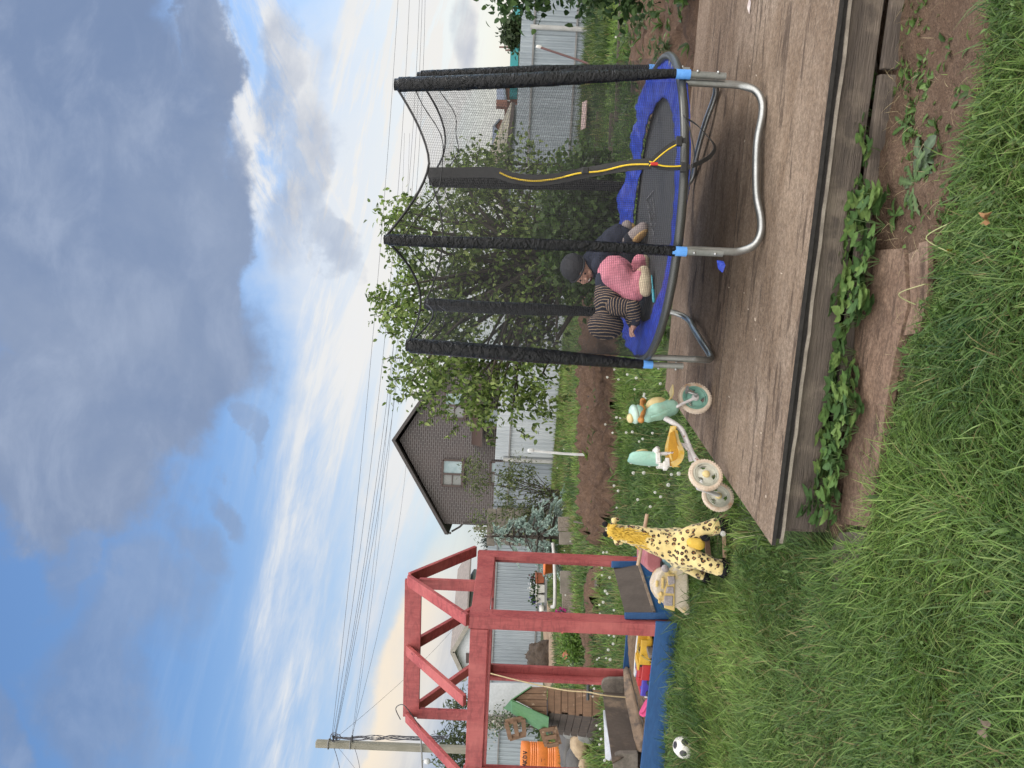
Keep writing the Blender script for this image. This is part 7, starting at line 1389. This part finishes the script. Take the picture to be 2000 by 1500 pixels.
SP = [straw_mesh(s) for s in range(5)]; random.seed(99); M_STEM = bpy.data.materials['green_stem']; protos = []
spots = [(1225, 1665), (1243, 1692), (1205, 1700), (1190, 1672), (1150, 1668), (1130, 1690), (1098, 1666), (1085, 1690), (1060, 1650), (1078, 1640), (1035, 1662), (1020, 1640), (1040, 1684), (1000, 1655), (985, 1635), (968, 1660), (955, 1690), (990, 1700), (945, 1640), (930, 1665), (915, 1690), (910, 1640), (1010, 1622), (965, 1618), (930, 1615), (800, 1628), (812, 1655), (785, 1650), (770, 1630), (755, 1655), (738, 1635), (725, 1655), (712, 1628), (705, 1600), (690, 1640), (675, 1615), (665, 1645), (650, 1622), (640, 1600), (632, 1640), (700, 1668), (660, 1660), (620, 1615), (606, 1640), (590, 1620), (560, 1610), (545, 1590), (535, 1622), (518, 1600), (510, 1625), (558, 1585), (880, 1672), (866, 1660), (1275, 1690), (1300, 1668), (1330, 1700), (1355, 1690), (575, 1640), (642, 1580), (1060, 1705), (1120, 1715)]
for i, (u, v) in enumerate(spots):
    p = G(u, v+24, .02); s = random.uniform(.85, 1.25)*(1 if v > 1615 else 1.1)
    lab = 'strawberry plant with toothed three-part leaves along the edge of the platform'
    if i < 5:
        t = thing('strawberry_plant', (0, 0, 0), lab, 'strawberry plant', 'strawberry plants along the platform'); link('leaves', SP[i][0], M_SLEAF, t); SP[i][1].build('stem', M_STEM, t); protos.append(t); t.location = p; t.rotation_euler = (0, 0, random.uniform(0, 6)); t.scale = (s,)*3
    else: copy_tree(protos[i % 5], p, random.uniform(0, 6), s)
# ---- dandelion clocks
def clock_proto(k):
    t = thing('dandelion_clock', (0, 0, 0), 'round white dandelion seed head on a thin pale stalk in the rough grass', 'dandelion', 'dandelion seed heads in the garden grass'); h = 1.0; mb = MB(); mb.tube(cr([(0, 0, 0), (.03, .01, .5), (.0, .0, 1.0)], 5), .010, 6); mb.build('stalk', M_STALK, t)
    mb = MB(); c = Vector((0, 0, 1.0)); mb.ell(c, .028, seg=8, ring=6, mi=1)
    for i in range(90):
        z = 1-2*(i+.5)/90; a = i*2.39996; d = Vector((math.cos(a)*math.sqrt(1-z*z), math.sin(a)*math.sqrt(1-z*z), z)); q = c+d*.085; s_, u_, _ = basis(d); mb.add([c+d*.025, c+d*.025+s_*.003, q+s_*.003, q], [(0, 1, 2, 3)]);
        for j in range(5): b_ = 2*PI*j/5+i; e = q+(s_*math.cos(b_)+u_*math.sin(b_))*.026+d*.010; w_ = (s_*-math.sin(b_)+u_*math.cos(b_))*.004; mb.add([q-w_*.3, q+w_*.3, e+w_, e-w_], [(0, 1, 2, 3)])
    mb.build('seed_head', [M_FLUFF, M_STALK], t, recalc=False); return t
M_STALK = mat('pale_stalk', (.26, .30, .12), (.32, .28, .14), .6); M_FLUFF = leafmat('seed_fluff', .3, .9)
nt_ = M_FLUFF.node_tree
for nd in nt_.nodes:
    if nd.type == 'MIX': nd.inputs[7].default_value = (.78, .77, .72, 1); nd.inputs[0].default_value = 1; [nt_.links.remove(l) for l in list(nt_.links) if l.to_node == nd]
exact = [(1430, 1202), (1382, 0), (727, 1259), (722, 1257), (653, 1275), (640, 1256), (635, 1247), (584, 1236), (592, 1266), (530, 1245), (535, 1280), (525, 1290), (680, 1204), (605, 1232), (740, 1240), (760, 1243), (700, 1252), (573, 1258), (712, 1246), (516, 1270), (424, 1184), (417, 1178), (393, 1176), (377, 1176), (365, 1190), (340, 1186), (345, 1182), (318, 1170), (322, 1178), (300, 1172), (296, 1195), (280, 1182), (262, 1190), (260, 1199), (242, 1198), (228, 1187), (210, 1192), (185, 1158), (178, 1159), (170, 1160), (160, 1157), (151, 1160), (143, 1158), (214, 1170), (205, 1165), (98, 1182), (80, 1172), (62, 1186), (48, 1170), (30, 1188), (20, 1205), (104, 1200), (12, 1180), (775, 1200), (790, 1206), (800, 1255), (815, 1262), (785, 1240), (770, 1225)]
first = None; random.seed(5)
def put_clock(u, v, Y, headr):
    global first
    p = P(u, v, Y); h = p.z
    if h < .03: return
    sc = headr/.112
    if first is None: first = clock_proto(0)
    r = first if not getattr(put_clock, 'used', False) else copy_tree(first, (0, 0, 0)); put_clock.used = True
    r.location = (p.x, p.y, 0); r.rotation_euler = (random.uniform(-.15, .15), random.uniform(-.15, .15), random.uniform(0, 6)); r.scale = (sc, sc, h)
    for ch in r.children: pass
for (u, v) in exact:
    if v < 1000: continue
    hz = 988+.046*(u-750); Y = (1.5-random.uniform(.17, .27))*1500/(v-hz); Y = min(Y, 12.5); put_clock(u, v, Y, random.uniform(.013, .019))
for poly, n in ((MIDL, 46), (FARL, 52)):
    for p in randin(poly, n, [BOX, DECK, BED, FURROW, SANDP]):
            if p.y < 7.9 and p.x < -.9: continue
            h = random.uniform(.12, .28); q = proj((p.x, p.y, h)); put_clock(q[0], q[1], p.y, random.uniform(.013, .019))
# stalk proportion: heads are scaled unevenly, so give each a round head by its own scale
for o in list(COL.objects):
    if o.name.split('.')[0] == 'dandelion_clock':
        sx, sy_, sz = o.scale
        for ch in o.children:
            if ch.name.split('.')[0] == 'seed_head': k = sx/sz; ch.scale = (1, 1, k); ch.location = (0, 0, 1-k)
# ---- strays in the lawn
mb = MB(); c = G(76, 1920, .04); V = []; random.seed(3)
def dryleaf(u, v, r, label, cols):
    c = G(u, v, .06); mb = MB(); n = 14; vs = [c]; 
    for i in range(n): a = 2*PI*i/n; rr = r*(1 if i % 2 else .72)*random.uniform(.85, 1.1); vs.append(c+Vector((math.cos(a)*rr, math.sin(a)*rr*.9, .012*math.sin(a*3)+random.uniform(0, .012))))
    mb.add(vs, [(0, i+1, (i+1) % n+1) for i in range(n)]); tag(mb.build('dry_leaf', mat('dry_leaf_brown', *cols, .8, 20), recalc=False), label, 'leaf')
dryleaf(78, 1925, .030, 'curled brown dry maple leaf lying in the foreground grass', ((.15, .115, .08), (.11, .085, .06))); dryleaf(1073, 1928, .022, 'small orange brown dry leaf in grass at the right foreground', ((.32, .17, .075), (.25, .13, .06)))
yf = thing('yellow_dandelion', G(1010, 1862), 'single open yellow dandelion flower at the lawn edge', 'dandelion'); c = P(1012, 1858, G(1010, 1868).y); n = 60; az = RNG.uniform(0, 6.28, n); el = RNG.uniform(-.1, 1.3, n); ax = np.stack([np.cos(az)*np.cos(el), np.sin(az)*np.cos(el), np.sin(el)], 1); V, F, C = leaves(np.array([c]*n), ax, unit(RNG.normal(size=(n, 3))), np.full(n, .016), np.full(n, .005), tints(n, [(.70, .48, .02), (.62, .40, .02)])); link('flower', npmesh('flower', V, F, C), M_LEAF, yf); mb = MB(); mb.tube([G(1010, 1868), c], .002, 6); mb.build('stalk', M_STALK, yf)
for (u, v, u2, v2) in ((1000, 1870, 1062, 1850), (900, 1800, 945, 1806), (435, 1450, 455, 1475)):
    mb = MB(); mb.tube(cr([G(u, v, .01), (G(u, v, .0)+G(u2, v2, 0))/2+Vector((0, 0, .09)), G(u2, v2, .05)], 6), .0022, 6); tag(mb.build('bare_stalk', M_STALK), 'bare pale dandelion stalk bending over the lawn edge', 'stalk', 'bare dandelion stalks')
